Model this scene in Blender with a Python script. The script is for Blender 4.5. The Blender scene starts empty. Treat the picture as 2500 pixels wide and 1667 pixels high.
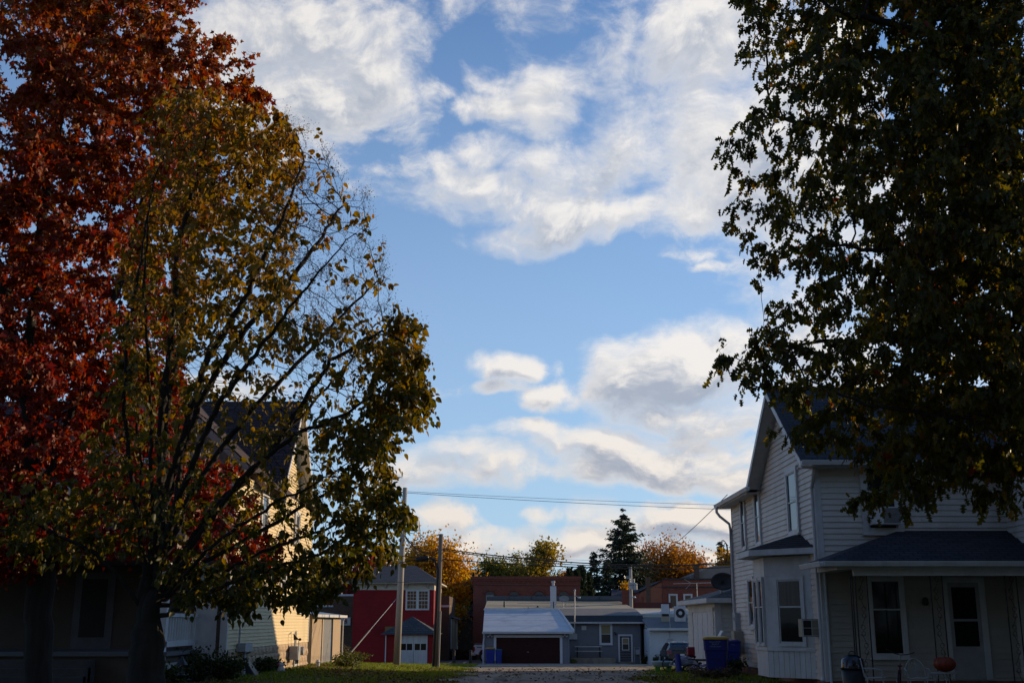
import bpy, math, random
import numpy as np
from mathutils import Vector, Matrix
R = math.radians
C = bpy.context.scene.collection
SC = bpy.context.scene
random.seed(7)
RNG = np.random.default_rng(11)

# ------------------------------------------------------------------ camera
EYE = 1.65
PITCH = math.atan(683.5 / 2778.0)
cam_d = bpy.data.cameras.new("camera")
cam = bpy.data.objects.new("camera", cam_d)
C.objects.link(cam)
cam.location = (0, 0, EYE)
cam.rotation_euler = (math.pi / 2 + PITCH, 0, 0)
cam_d.sensor_width = 36
cam_d.lens = 40
cam_d.clip_start = 0.1
cam_d.clip_end = 4000
SC.camera = cam

# ------------------------------------------------------------------ sun and sky
SUN_FWD, SUN_EL = R(30), R(15)          # sun: to the right, 30 degrees ahead of square
SUN = Vector((math.cos(SUN_FWD) * math.cos(SUN_EL), math.sin(SUN_FWD) * math.cos(SUN_EL), math.sin(SUN_EL)))
sd = bpy.data.lights.new("sun", 'SUN')
sun = bpy.data.objects.new("sun", sd)
C.objects.link(sun)
sun.rotation_euler = SUN.to_track_quat('Z', 'Y').to_euler()
sd.energy = 5.0
sd.angle = R(0.55)
sd.color = (1.0, 0.76, 0.46)
SKY_STRENGTH = 0.11
SC.view_settings.view_transform = 'Standard'
SC.view_settings.look = 'None'
SC.view_settings.gamma = 1.0
SC.view_settings.exposure = 0.0
SC.view_settings.use_curve_mapping = False
SC.cycles.max_bounces = 6
SC.cycles.diffuse_bounces = 3
SC.cycles.glossy_bounces = 3
SC.cycles.transparent_max_bounces = 12
SC.cycles.sample_clamp_indirect = 4.0

def ray(px, py):
    """photo pixel (2500 wide) -> X/Y and Z/Y slopes"""
    u, v = (px - 1250) / 2778.0, (833.5 - py) / 2778.0
    yc = math.cos(PITCH) - v * math.sin(PITCH)
    zc = math.sin(PITCH) + v * math.cos(PITCH)
    return u / yc, zc / yc

def W(px, py, Y):
    a, b = ray(px, py)
    return Vector((a * Y, Y, EYE + b * Y))

def WX(px, py, X):
    a, b = ray(px, py)
    return Vector((X, X / a, EYE + b * X / a))

K = 2500 / 2352.0
def W2(px, py, Y):
    return W(px * K, py * K, Y)

# ---- world: clear sky with broken cloud
wd = bpy.data.worlds.new("World")
SC.world = wd
wd.use_nodes = True
wd.cycles.sampling_method = 'MANUAL'
wd.cycles.sample_map_resolution = 256
nt = wd.node_tree
nt.nodes.clear()
N, L = nt.nodes, nt.links

class G:
    """small node-writing helper"""
    def __init__(s, tree):
        s.t = tree
    def n(s, typ, **kw):
        o = s.t.nodes.new(typ)
        for k, v in kw.items():
            setattr(o, k, v)
        return o
    def put(s, sock, v):
        if isinstance(v, bpy.types.NodeSocket):
            s.t.links.new(v, sock)
        elif v is not None:
            sock.default_value = v
    def m(s, op, a, b=None, c=None, clamp=False):
        o = s.n('ShaderNodeMath', operation=op, use_clamp=clamp)
        s.put(o.inputs[0], a)
        if b is not None: s.put(o.inputs[1], b)
        if c is not None: s.put(o.inputs[2], c)
        return o.outputs[0]
    def v(s, op, a, b=None, c=None):
        o = s.n('ShaderNodeVectorMath', operation=op)
        s.put(o.inputs[0], a)
        if b is not None: s.put(o.inputs[1], b)
        if c is not None: s.put(o.inputs[2], c)
        return o.outputs['Value'] if op in ('DOT_PRODUCT', 'LENGTH', 'DISTANCE') else o.outputs[0]
    def ss(s, x, a, b, lo=0.0, hi=1.0, kind='SMOOTHSTEP'):
        o = s.n('ShaderNodeMapRange', interpolation_type=kind)
        s.put(o.inputs[0], x); s.put(o.inputs[1], a); s.put(o.inputs[2], b); s.put(o.inputs[3], lo); s.put(o.inputs[4], hi)
        return o.outputs[0]
    def noise(s, vec, scale, detail=6, rough=0.55, dist=0.0, dims='3D'):
        o = s.n('ShaderNodeTexNoise', noise_dimensions=dims)
        s.put(o.inputs['Vector'], vec); s.put(o.inputs['Scale'], scale)
        s.put(o.inputs['Detail'], detail); s.put(o.inputs['Roughness'], rough)
        s.put(o.inputs['Distortion'], dist)
        return o.outputs['Fac']
    def mix(s, f, a, b, blend='MIX'):
        o = s.n('ShaderNodeMix', data_type='RGBA', blend_type=blend)
        s.put(o.inputs[0], f); s.put(o.inputs[6], a); s.put(o.inputs[7], b)
        return o.outputs[2]
    def ramp(s, f, stops, interp='LINEAR'):
        o = s.n('ShaderNodeValToRGB')
        o.color_ramp.interpolation = interp
        e = o.color_ramp.elements
        while len(e) > 1: e.remove(e[-1])
        e[0].position = stops[0][0]; e[0].color = (*stops[0][1], 1)
        for p, c in stops[1:]:
            q = e.new(p); q.color = (*c, 1)
        s.put(o.inputs[0], f)
        return o.outputs[0]

# clouds: centre x, centre y, half width, half height, weight (in 2352-wide photo pixels, turned into azimuth / elevation)
CLOUDS = [(690, 130, 260, 220, 1.15), (810, 60, 170, 140, 1), (640, 270, 150, 110, .9), (770, 240, 100, 80, .9), (500, 60, 150, 150, .8),
 (1085, 250, 56, 30, .6), (905, 310, 75, 40, .4), (975, 70, 70, 50, .3), (1030, 215, 32, 14, .4), (960, 205, 60, 20, .3),
 (1500, 130, 230, 110, .62), (1630, 80, 200, 160, .9), (1270, 190, 170, 54, .75), (1150, 55, 150, 56, .22), (1560, 290, 210, 140, 1.15),
 (1400, 400, 200, 90, .85), (1640, 410, 150, 90, .8), (1300, 40, 190, 50, .3), (1225, 265, 110, 40, .7), (1220, 310, 70, 30, .6),
 (1290, 500, 130, 55, 1), (1180, 550, 110, 36, .9), (1430, 490, 140, 52, 1), (1570, 490, 130, 60, 1),
 (1040, 440, 190, 52, .85), (950, 390, 110, 44, .6), (1110, 360, 90, 36, .6), (1210, 390, 80, 44, .75), (1120, 470, 110, 36, .6),
 (1600, 570, 64, 22, .55), (1640, 602, 40, 14, .5),
 (1560, 860, 210, 100, 1.7), (1650, 840, 140, 90, 1.3), (1450, 820, 90, 50, .95), (1620, 940, 180, 66, 1.3), (1290, 915, 86, 38, 1),
 (1170, 845, 100, 30, .95), (1150, 886, 60, 14, .55), (1305, 840, 34, 22, .6), (1400, 880, 120, 30, .6),
 (1470, 1030, 230, 58, 1.2), (1620, 1060, 200, 66, 1.2), (1200, 998, 110, 22, .65), (1430, 1090, 150, 34, .9),
 (1060, 1085, 210, 44, 1.15), (1080, 1045, 120, 32, .95), (930, 1100, 90, 34, .7), (1000, 895, 60, 24, .6),
 (1010, 1190, 90, 34, 1), (1240, 1186, 54, 16, .6), (1360, 1260, 230, 46, 1.1), (1120, 1255, 190, 44, 1.1), (1570, 1200, 230, 52, 1.2),
 (1600, 1290, 230, 44, 1.1), (960, 1300, 200, 40, 1), (540, 905, 150, 46, .8), (1850, 330, 220, 300, .9), (1900, 820, 170, 130, .9), (2100, 500, 200, 300, .7)]

def azel(px, py):
    a, b = ray(px * K, py * K)
    return math.degrees(math.atan2(a, 1)), math.degrees(math.atan2(b, math.hypot(a, 1)))

dg = bpy.data.node_groups.new("cloud_density", 'ShaderNodeTree')
dg.interface.new_socket("P", in_out='INPUT', socket_type='NodeSocketVector')      # azimuth, elevation, 0 in degrees
dg.interface.new_socket("Q", in_out='INPUT', socket_type='NodeSocketVector')      # warped cloud-layer position
dg.interface.new_socket("D", in_out='OUTPUT', socket_type='NodeSocketFloat')
gi, go = dg.nodes.new('NodeGroupInput'), dg.nodes.new('NodeGroupOutput')
g = G(dg)
P_, Q_ = gi.outputs[0], gi.outputs[1]
acc = None
for cx, cy, rx, ry, w in CLOUDS:
    a0, e0 = azel(cx, cy)
    sx = abs(azel(cx + rx, cy)[0] - azel(cx - rx, cy)[0]) / 2
    sy = abs(azel(cx, cy + ry)[1] - azel(cx, cy - ry)[1]) / 2
    sx *= 1.22; sy *= 1.22
    q = g.v('MULTIPLY_ADD', P_, (1 / sx, 1 / sy, 0), (-a0 / sx, -e0 / sy, 0))
    r2 = g.v('DOT_PRODUCT', q, q)
    b = g.m('MULTIPLY_ADD', r2, -w, w)
    acc = b if acc is None else g.m('SMOOTH_MAX', acc, b, 0.25)
acc = g.m('MAXIMUM', acc, -0.85)
# away from the photographed part of the sky: the same kind of broken cloud everywhere
P2 = g.v('MULTIPLY', P_, (1, 0, 0))
far = g.ss(g.v('LENGTH', P2), 26.0, 34.0)
base = g.m('MULTIPLY_ADD', g.noise(Q_, 0.55, 2, 0.5), 3.2, -2.0)
accm = g.m('ADD', g.m('MULTIPLY', acc, g.m('SUBTRACT', 1.0, far)), g.m('MULTIPLY', base, far))
Pn = g.v('MULTIPLY', P_, (0.10, 0.15, 0))
f1 = g.noise(Pn, 1.0, 12, 0.60, 0.0)                # billows
f2 = g.noise(g.v('MULTIPLY', P_, (0.42, 0.62, 0)), 1.0, 8, 0.62, 0.0)
fb = g.m('MULTIPLY_ADD', f1, 3.6, -1.8)
fc = g.m('MULTIPLY_ADD', f2, 1.9, -0.95)
s = g.m('ADD', g.m('MULTIPLY_ADD', fb, 1.0, accm), fc)
dg.links.new(g.m('ADD', s, -0.25), go.inputs[0])

g = G(nt)
tc = g.n('ShaderNodeTexCoord')
D = g.v('NORMALIZE', tc.outputs['Generated'])
sp = g.n('ShaderNodeSeparateXYZ'); L.new(D, sp.inputs[0])
dx, dy, dz = sp.outputs
az = g.m('MULTIPLY', g.m('ARCTAN2', dx, dy), 57.29578)
el = g.m('MULTIPLY', g.m('ARCSINE', dz), 57.29578)
P0 = g.n('ShaderNodeCombineXYZ'); L.new(az, P0.inputs[0]); L.new(el, P0.inputs[1])
# gentle wobble of the outlines
wob = g.n('ShaderNodeTexNoise'); g.put(wob.inputs['Vector'], D); wob.inputs['Scale'].default_value = 9; wob.inputs['Detail'].default_value = 4
wv = g.v('SUBTRACT', wob.outputs['Color'], (0.5, 0.5, 0.5))
P = g.v('MULTIPLY_ADD', wv, (5.0, 3.0, 0), P0.outputs[0])
zz = g.m('ADD', g.m('MAXIMUM', dz, 0.0), 0.11)
Qc = g.n('ShaderNodeCombineXYZ')
L.new(g.m('DIVIDE', dx, zz), Qc.inputs[0]); L.new(g.m('DIVIDE', dy, zz), Qc.inputs[1])
Q = Qc.outputs[0]
def dens(p, q):
    o = g.n('ShaderNodeGroup'); o.node_tree = dg
    L.new(p, o.inputs[0]); L.new(q, o.inputs[1])
    return o.outputs[0]
d0 = dens(P, Q)
Pl = g.v('ADD', P, (0.45, 0.75, 0))
Ql = g.v('MULTIPLY_ADD', Q, (0.975, 0.975, 1), (0.028, 0, 0))
d1 = dens(Pl, Ql)
soft = g.ss(g.noise(Q, 1.7, 3, 0.5), 0.38, 0.62)       # some edges crisp, some torn and thin
cr = g.n('ShaderNodeMapRange', interpolation_type='SMOOTHSTEP')
L.new(d0, cr.inputs[0]); L.new(g.m('MULTIPLY_ADD', soft, -0.30, -0.30), cr.inputs[1]); L.new(g.m('MULTIPLY_ADD', soft, 0.55, 0.55), cr.inputs[2])
cover = cr.outputs[0]
lit = g.ss(g.m('SUBTRACT', d0, d1), -0.32, 0.60)
thick = g.ss(g.m('MULTIPLY_ADD', g.noise(D, 11.0, 5, 0.55), 1.3, g.m('ADD', d0, -0.65)), 0.1, 1.0)
lowband = g.ss(el, 2.0, 16.0)
phase = g.ss(g.v('DOT_PRODUCT', D, tuple(SUN)), -0.9, 0.65, 0.35, 1.0)      # forward scattering: clouds glow towards the sun
white = g.mix(lowband, (8.1, 7.3, 6.5, 1), (8.3, 8.0, 7.7, 1))
grey = g.mix(lowband, (3.4, 3.65, 4.35, 1), (3.7, 4.2, 5.1, 1))
shade = g.m('MULTIPLY', g.m('SUBTRACT', 1.0, lit), g.m('MULTIPLY_ADD', thick, 0.75, 0.25))
ccol = g.v('SCALE', g.mix(shade, white, grey))
ccol.node.inputs['Scale'].default_value = 1.0
L.new(phase, ccol.node.inputs['Scale'])
sky = g.n('ShaderNodeTexSky', sky_type='NISHITA')
sky.sun_disc = False
sky.sun_elevation = SUN_EL
sky.sun_rotation = R(90) - SUN_FWD
sky.air_density = 1.0
sky.dust_density = 0.25
sky.ozone_density = 1.6
sky.altitude = 200
clear = g.v('MULTIPLY', sky.outputs[0], (0.66, 1.00, 1.42))
veil = g.m('POWER', g.ss(el, 0.0, 40.0, 1.0, 0.0, 'LINEAR'), 1.35)      # pale veil of moisture towards the horizon
clear = g.mix(g.m('MULTIPLY', veil, 0.84), clear, (4.2, 5.7, 7.4, 1))
col = g.mix(g.m('MULTIPLY', cover, 0.96), clear, ccol)
bg = g.n('ShaderNodeBackground'); L.new(col, bg.inputs[0]); bg.inputs[1].default_value = SKY_STRENGTH
ow = g.n('ShaderNodeOutputWorld'); L.new(bg.outputs[0], ow.inputs[0])
# ------------------------------------------------------------------ helpers
def tag(o, label=None, cat=None, group=None, kind=None):
    if label: o['label'] = label
    if cat: o['category'] = cat
    if group: o['group'] = group
    if kind: o['kind'] = kind
    return o

def thing(name, label, cat, loc=(0, 0, 0), group=None):
    o = bpy.data.objects.new(name, None)
    o.empty_display_size = 0.2
    C.objects.link(o)
    o.location = loc
    return tag(o, label, cat, group)

def rootloc(o):
    p = Vector((0, 0, 0))
    while o is not None:
        p += o.location
        o = o.parent
    return p

class MB:
    """collects simple shapes given in world coordinates and links them as ONE mesh object"""
    def __init__(s):
        s.v, s.f = [], []
    def add(s, vs, fs):
        b = len(s.v)
        s.v += [tuple(p) for p in vs]
        s.f += [tuple(i + b for i in f) for f in fs]
        return s
    def hexa(s, p):      # 8 corners: bottom 0-3 ccw, top 4-7
        return s.add(p, [(3, 2, 1, 0), (4, 5, 6, 7), (0, 1, 5, 4), (1, 2, 6, 5), (2, 3, 7, 6), (3, 0, 4, 7)])
    def box(s, x0, x1, y0, y1, z0, z1):
        return s.hexa([(x0, y0, z0), (x1, y0, z0), (x1, y1, z0), (x0, y1, z0), (x0, y0, z1), (x1, y0, z1), (x1, y1, z1), (x0, y1, z1)])
    def poly(s, pts):
        return s.add(pts, [tuple(range(len(pts)))])
    def slab(s, pts, th):   # polygon pushed down by th
        n = len(pts)
        lo = [(p[0], p[1], p[2] - th) for p in pts]
        return s.add(list(pts) + lo, [tuple(range(n)), tuple(range(2 * n - 1, n - 1, -1))] + [(i, n + i, n + (i + 1) % n, (i + 1) % n) for i in range(n)])
    def prism(s, pts, ext):   # polygon extruded by vector
        n = len(pts)
        lo = [tuple(Vector(p) + Vector(ext)) for p in pts]
        return s.add(list(pts) + lo, [tuple(range(n)), tuple(range(2 * n - 1, n - 1, -1))] + [(i, n + i, n + (i + 1) % n, (i + 1) % n) for i in range(n)])
    def tube(s, pts, r, n=8, cap=True):
        pts = [Vector(p) for p in pts]
        if not isinstance(r, (list, tuple)): r = [r] * len(pts)
        rings, up = [], None
        for i, p in enumerate(pts):
            d = (pts[min(i + 1, len(pts) - 1)] - pts[max(i - 1, 0)])
            if d.length < 1e-9: d = Vector((0, 0, 1))
            d.normalize()
            if up is None:
                up = Vector((1, 0, 0)) if abs(d.x) < 0.8 else Vector((0, 1, 0))
            a = (up - d * up.dot(d)).normalized(); up = a
            b = d.cross(a)
            rings.append([p + (a * math.cos(6.28319 * k / n) + b * math.sin(6.28319 * k / n)) * r[i] for k in range(n)])
        vs = [q for rg in rings for q in rg]
        fs = []
        for i in range(len(pts) - 1):
            for k in range(n):
                k2 = (k + 1) % n
                fs.append((i * n + k, i * n + k2, (i + 1) * n + k2, (i + 1) * n + k))
        if cap:
            fs.append(tuple(range(n - 1, -1, -1)))
            fs.append(tuple((len(pts) - 1) * n + k for k in range(n)))
        return s.add(vs, fs)
    def lathe(s, prof, c=(0, 0, 0), n=16, axis='z', squash=1.0):
        vs, fs = [], []
        for r, h in prof:
            for k in range(n):
                a = 6.28319 * k / n
                x, y = r * math.cos(a), r * math.sin(a) * squash
                vs.append({'z': (c[0] + x, c[1] + y, c[2] + h), 'x': (c[0] + h, c[1] + x, c[2] + y), 'y': (c[0] + x, c[1] + h, c[2] + y)}[axis])
        m = len(prof)
        for i in range(m - 1):
            for k in range(n):
                k2 = (k + 1) % n
                fs.append((i * n + k, i * n + k2, (i + 1) * n + k2, (i + 1) * n + k))
        fs.append(tuple(range(n - 1, -1, -1))); fs.append(tuple((m - 1) * n + k for k in range(n)))
        return s.add(vs, fs)
    def build(s, name, mt=None, parent=None, kind=None, smooth=False, bevel=0, label=None):
        me = bpy.data.meshes.new(name)
        off = rootloc(parent) if parent is not None else Vector((0, 0, 0))
        if off.length > 0:
            me.from_pydata([(p[0] - off.x, p[1] - off.y, p[2] - off.z) for p in s.v], [], s.f)
        else:
            me.from_pydata(s.v, [], s.f)
        if mt: me.materials.append(mt)
        if smooth:
            me.polygons.foreach_set('use_smooth', [True] * len(me.polygons))
        o = bpy.data.objects.new(name, me)
        C.objects.link(o)
        if parent is not None: o.parent = parent
        if kind: o['kind'] = kind
        if label: o['label'] = label
        if bevel:
            b = o.modifiers.new('bevel', 'BEVEL'); b.width = bevel; b.segments = 2; b.limit_method = 'ANGLE'
        return o

def copy_tree(o, loc=None, rz=None, label=None):
    def cp(a, par):
        c = a.copy(); C.objects.link(c); c.parent = par
        for ch in a.children: cp(ch, c)
        return c
    c = cp(o, None)
    if loc is not None: c.location = loc
    if rz is not None: c.rotation_euler = (0, 0, rz)
    if label: c['label'] = label
    return c

class Wall:
    """a vertical wall plane: origin o, run direction d, outward normal n; points as (t, n, z)"""
    def __init__(s, o, d, n):
        s.o, s.d, s.n = Vector(o), Vector(d), Vector(n)
    def p(s, t, k, z):
        q = s.o + s.d * t + s.n * k
        return (q.x, q.y, q.z + z)
    def box(s, mb, t0, t1, z0, z1, k0, k1):
        P = s.p
        vs = [P(t0, k0, z0), P(t1, k0, z0), P(t1, k1, z0), P(t0, k1, z0), P(t0, k0, z1), P(t1, k0, z1), P(t1, k1, z1), P(t0, k1, z1)]
        if s.d.cross(s.n).z < 0:      # keep faces turned outwards
            vs = [vs[i] for i in (1, 0, 3, 2, 5, 4, 7, 6)]
        mb.hexa(vs)
        return mb

def siding(w, z0, z1, rng, step, mt, parent, joined=False, name='siding_board', th=0.030, skip=()):
    """clapboards one by one; rng(z) -> (t0, t1) of the wall at that height"""
    mb = MB()
    z = z0
    while z < z1 - 0.02:
        zt = min(z + step, z1)
        a0, b0 = rng(z); a1, b1 = rng(zt)
        if b0 - a0 > 0.05:
            if b1 - a1 < 0.02: a1 = b1 = (a1 + b1) / 2; b1 += 0.02
            P = w.p
            vs = [P(a0, -.03, z), P(b0, -.03, z), P(b0, th, z), P(a0, th, z), P(a1, -.03, zt), P(b1, -.03, zt), P(b1, .002, zt), P(a1, .002, zt)]
            if w.d.cross(w.n).z < 0:
                vs = [vs[i] for i in (1, 0, 3, 2, 5, 4, 7, 6)]
            if joined:
                mb.hexa(vs)
            else:
                # each course is laid in lengths with a butt joint between
                cuts = [0.0]; L_ = b0 - a0
                while L_ - cuts[-1] * L_ > 4.2: cuts.append(cuts[-1] + random.uniform(1.6, 3.6) / L_)
                cuts.append(1.0)
                flip = w.d.cross(w.n).z < 0
                for c0, c1 in zip(cuts, cuts[1:]):
                    e0, e1 = (.0025 / L_ if c0 > 0 else 0), (.0025 / L_ if c1 < 1 else 0)
                    t0, t1, t2, t3 = a0 + L_ * (c0 + e0), a0 + L_ * (c1 - e1), a1 + (b1 - a1) * (c0 + e0), a1 + (b1 - a1) * (c1 - e1)
                    j = random.uniform(-.003, .003); o_ = random.uniform(-.003, .003)
                    vs = [P(t0, -.03, z + j), P(t1, -.03, z - j), P(t1, th + o_, z - j), P(t0, th + o_, z + j), P(t2, -.03, zt), P(t3, -.03, zt), P(t3, .002, zt), P(t2, .002, zt)]
                    if flip: vs = [vs[i] for i in (1, 0, 3, 2, 5, 4, 7, 6)]
                    MB().hexa(vs).build(name, mt, parent)
        z = zt
    if joined:
        return mb.build('siding', mt, parent, kind='stuff')

def window(w, parent, t0, t1, z0, z1, M_f, M_g, fw=0.11, meet=None, sill=True, upper=None, name='window', base=0.048, lower=None):
    """double-hung window: outer box t0..t1 x z0..z1 (casing included). part window > sill, sash, pane, pane"""
    f = MB()
    w.box(f, t0, t0 + fw, z0, z1, -.02, base + .035)
    w.box(f, t1 - fw, t1, z0, z1, -.02, base + .035)
    w.box(f, t0 + fw, t1 - fw, z1 - fw, z1, -.02, base + .033)
    w.box(f, t0 + fw, t1 - fw, z0, z0 + fw * .7, -.02, base + .033)
    o = f.build(name, M_f, parent)
    a, b, c, d = t0 + fw, t1 - fw, z0 + fw * .7, z1 - fw
    m = meet if meet is not None else (c + d) / 2
    sw = 0.035
    s = MB()
    for q0, q1, kk in ((c, m + sw / 2, .006), (m - sw / 2, d, .016)):
        w.box(s, a, a + sw, q0, q1, -.02, base + kk)
        w.box(s, b - sw, b, q0, q1, -.02, base + kk)
        w.box(s, a + sw, b - sw, q0, q0 + sw, -.02, base + kk - .002)
        w.box(s, a + sw, b - sw, q1 - sw, q1, -.02, base + kk - .003)
    s.build('sash', M_f, o)
    w.box(MB(), a + sw, b - sw, m, d - sw, -.02, base - .006).build('pane', upper or M_g, o)
    w.box(MB(), a + sw, b - sw, c + sw, m - .01, -.02, base - .012).build('pane', lower or M_g, o)
    if sill:
        w.box(MB(), t0 - .03, t1 + .03, z0 - .05, z0, -.02, base + .075).build('sill', M_f, o)
    return o

# ------------------------------------------------------------------ materials
MATS = {}
def mat(name, c1, c2=None, scale=3.0, rough=0.8, bump=0.0, bscale=None, spec=0.3, metal=0.0, detail=5, stretch=(1, 1, 1), vary=0.0, coords='Object', dirt=None, dscale=0.7):
    """noise between two colours, optional bump, optional per-object variation and dirt patches"""
    if name in MATS: return MATS[name]
    m = bpy.data.materials.new(name); m.use_nodes = True
    t = m.node_tree; t.nodes.clear(); g = G(t)
    tc = g.n('ShaderNodeTexCoord')
    vec = g.v('MULTIPLY', tc.outputs[coords], stretch)
    c2 = c2 or tuple(x * 0.8 for x in c1)
    col = g.mix(g.ss(g.noise(vec, scale, detail, .6), .3, .7, kind='LINEAR'), (*c1, 1), (*c2, 1))
    if dirt:
        geo = g.n('ShaderNodeNewGeometry')
        f = g.ss(g.noise(g.v('MULTIPLY', geo.outputs['Position'], (1, 1, .45)), dscale, 7, .68), .46, .74)
        col = g.mix(g.m('MULTIPLY', f, dirt[3]), col, (*dirt[:3], 1))
    if vary:
        oi = g.n('ShaderNodeObjectInfo')
        hv = g.n('ShaderNodeHueSaturation')
        g.put(hv.inputs['Value'], g.m('MULTIPLY_ADD', oi.outputs['Random'], vary, 1 - vary / 2)); t.links.new(col, hv.inputs['Color'])
        col = hv.outputs[0]
    p = g.n('ShaderNodeBsdfPrincipled')
    g.put(p.inputs['Base Color'], col)
    g.put(p.inputs['Roughness'], g.m('MULTIPLY_ADD', g.noise(vec, scale * 2.3, 3), .2, rough - .1, clamp=True))
    p.inputs['Specular IOR Level'].default_value = spec
    p.inputs['Metallic'].default_value = metal
    if bump:
        b = g.n('ShaderNodeBump'); b.inputs['Strength'].default_value = bump; b.inputs['Distance'].default_value = 0.02
        t.links.new(g.noise(vec, bscale or scale * 6, 6, .65), b.inputs['Height']); t.links.new(b.outputs[0], p.inputs['Normal'])
    o = g.n('ShaderNodeOutputMaterial'); t.links.new(p.outputs[0], o.inputs[0])
    MATS[name] = m
    return m

def brickmat(name, c1, c2, mortar, bw=0.22, bh=0.075, rough=.85, axis='xz', bump=.4, msize=.012, vary_scale=.5, offset=.5, dirt=(0.05, 0.04, 0.035, .35), squash=(1, 1)):
    """rows of bricks or shingles, laid out in metres on the wall or along the slope"""
    if name in MATS: return MATS[name]
    m = bpy.data.materials.new(name); m.use_nodes = True
    t = m.node_tree; t.nodes.clear(); g = G(t)
    tc = g.n('ShaderNodeTexCoord'); sx = g.n('ShaderNodeSeparateXYZ'); t.links.new(tc.outputs['Object'], sx.inputs[0])
    cx = g.n('ShaderNodeCombineXYZ')
    pick = {'x': sx.outputs[0], 'y': sx.outputs[1], 'z': sx.outputs[2]}
    if axis == 'box':
        g.put(cx.inputs[0], g.m('ADD', pick['x'], pick['y'])); g.put(cx.inputs[1], pick['z'])
    else:
        g.put(cx.inputs[0], pick[axis[0]]); g.put(cx.inputs[1], g.m('MULTIPLY', pick[axis[1]], squash[1]))
    b = g.n('ShaderNodeTexBrick'); b.offset = offset
    t.links.new(cx.outputs[0], b.inputs['Vector'])
    g.put(b.inputs['Color1'], (*c1, 1)); g.put(b.inputs['Color2'], (*c2, 1)); g.put(b.inputs['Mortar'], (*mortar, 1))
    b.inputs['Scale'].default_value = 1; b.inputs['Mortar Size'].default_value = msize
    b.inputs['Brick Width'].default_value = bw; b.inputs['Row Height'].default_value = bh
    f = g.ss(g.noise(tc.outputs['Object'], vary_scale, 6, .65), .42, .75)
    col = g.mix(g.m('MULTIPLY', f, dirt[3]), b.outputs['Color'], (*dirt[:3], 1))
    hv = g.n('ShaderNodeHueSaturation'); g.put(hv.inputs['Value'], g.m('MULTIPLY_ADD', g.noise(tc.outputs['Object'], 6, 4), .5, .75)); t.links.new(col, hv.inputs['Color'])
    p = g.n('ShaderNodeBsdfPrincipled'); t.links.new(hv.outputs[0], p.inputs['Base Color']); p.inputs['Roughness'].default_value = rough
    p.inputs['Specular IOR Level'].default_value = .2
    bp = g.n('ShaderNodeBump'); bp.inputs['Strength'].default_value = bump; bp.inputs['Distance'].default_value = .012; bp.invert = True
    t.links.new(b.outputs['Fac'], bp.inputs['Height']); t.links.new(bp.outputs[0], p.inputs['Normal'])
    o = g.n('ShaderNodeOutputMaterial'); t.links.new(p.outputs[0], o.inputs[0])
    MATS[name] = m
    return m

def glassmat(name, tint=(.01, .012, .015), rough=.03, spec=.4):
    """window pane with an unlit room behind: near-black body and a clear mirror coat"""
    if name in MATS: return MATS[name]
    m = bpy.data.materials.new(name); m.use_nodes = True
    p = m.node_tree.nodes['Principled BSDF']
    p.inputs['Base Color'].default_value = (*tint, 1); p.inputs['Roughness'].default_value = rough
    p.inputs['Specular IOR Level'].default_value = spec; p.inputs['IOR'].default_value = 1.45
    g = G(m.node_tree); tc = g.n('ShaderNodeTexCoord')
    b = g.n('ShaderNodeBump'); b.inputs['Strength'].default_value = .04; b.inputs['Distance'].default_value = .02
    m.node_tree.links.new(g.noise(tc.outputs['Object'], 2.2, 2), b.inputs['Height']); m.node_tree.links.new(b.outputs[0], p.inputs['Normal'])
    MATS[name] = m
    return m

def clearglass():
    if 'clear_glass' in MATS: return MATS['clear_glass']
    m = bpy.data.materials.new('clear_glass'); m.use_nodes = True
    t = m.node_tree; t.nodes.clear(); g = G(t)
    tr = g.n('ShaderNodeBsdfTransparent'); tr.inputs[0].default_value = (.8, .82, .84, 1)
    gl = g.n('ShaderNodeBsdfGlossy'); gl.inputs['Roughness'].default_value = .03
    fr = g.n('ShaderNodeFresnel'); fr.inputs[0].default_value = 1.5
    mx = g.n('ShaderNodeMixShader'); t.links.new(fr.outputs[0], mx.inputs[0]); t.links.new(tr.outputs[0], mx.inputs[1]); t.links.new(gl.outputs[0], mx.inputs[2])
    o = g.n('ShaderNodeOutputMaterial'); t.links.new(mx.outputs[0], o.inputs[0])
    MATS['clear_glass'] = m
    return m

M_vinyl = mat('white_siding', (.57, .525, .475), (.49, .45, .405), 1.5, .55, .05, 30, vary=.07, dirt=(.28, .24, .19, .5), dscale=.9)
M_white = mat('white_paint', (.56, .55, .545), (.48, .47, .465), 4, .5, .08, 40, dirt=(.25, .23, .2, .45), dscale=1.4)
M_cream = mat('cream_siding', (.66, .52, .30), (.60, .47, .265), 2.0, .65, .06, 30, dirt=(.36, .26, .15, .25))
M_roofdark = brickmat('dark_shingle', (.030, .032, .040), (.046, .048, .058), (.012, .012, .015), .33, .145, axis='xy', bump=.8, msize=.014)
M_roofx = brickmat('dark_shingle_side', (.030, .032, .040), (.046, .048, .058), (.012, .012, .015), .33, .145, axis='yx', bump=.8, msize=.014)
M_roofpurple = brickmat('brown_shingle', (.050, .036, .038), (.068, .050, .052), (.02, .015, .016), .33, .13, axis='xz', bump=.8, msize=.014)
M_glass = glassmat('window_glass')
M_black = mat('black_metal', (.012, .012, .013), (.02, .02, .02), 8, .45, .05)
M_galv = mat('galvanised_metal', (.42, .43, .44), (.33, .34, .35), 6, .4, .05, metal=.6)
M_greymetal = mat('grey_painted_metal', (.36, .37, .38), (.30, .31, .32), 6, .5)
M_beige = mat('beige_box', (.33, .29, .22), (.28, .24, .18), 5, .6)
M_wood = mat('weathered_wood', (.16, .13, .10), (.09, .075, .06), 5, .85, .4, 20, stretch=(1, 1, .15))
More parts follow.
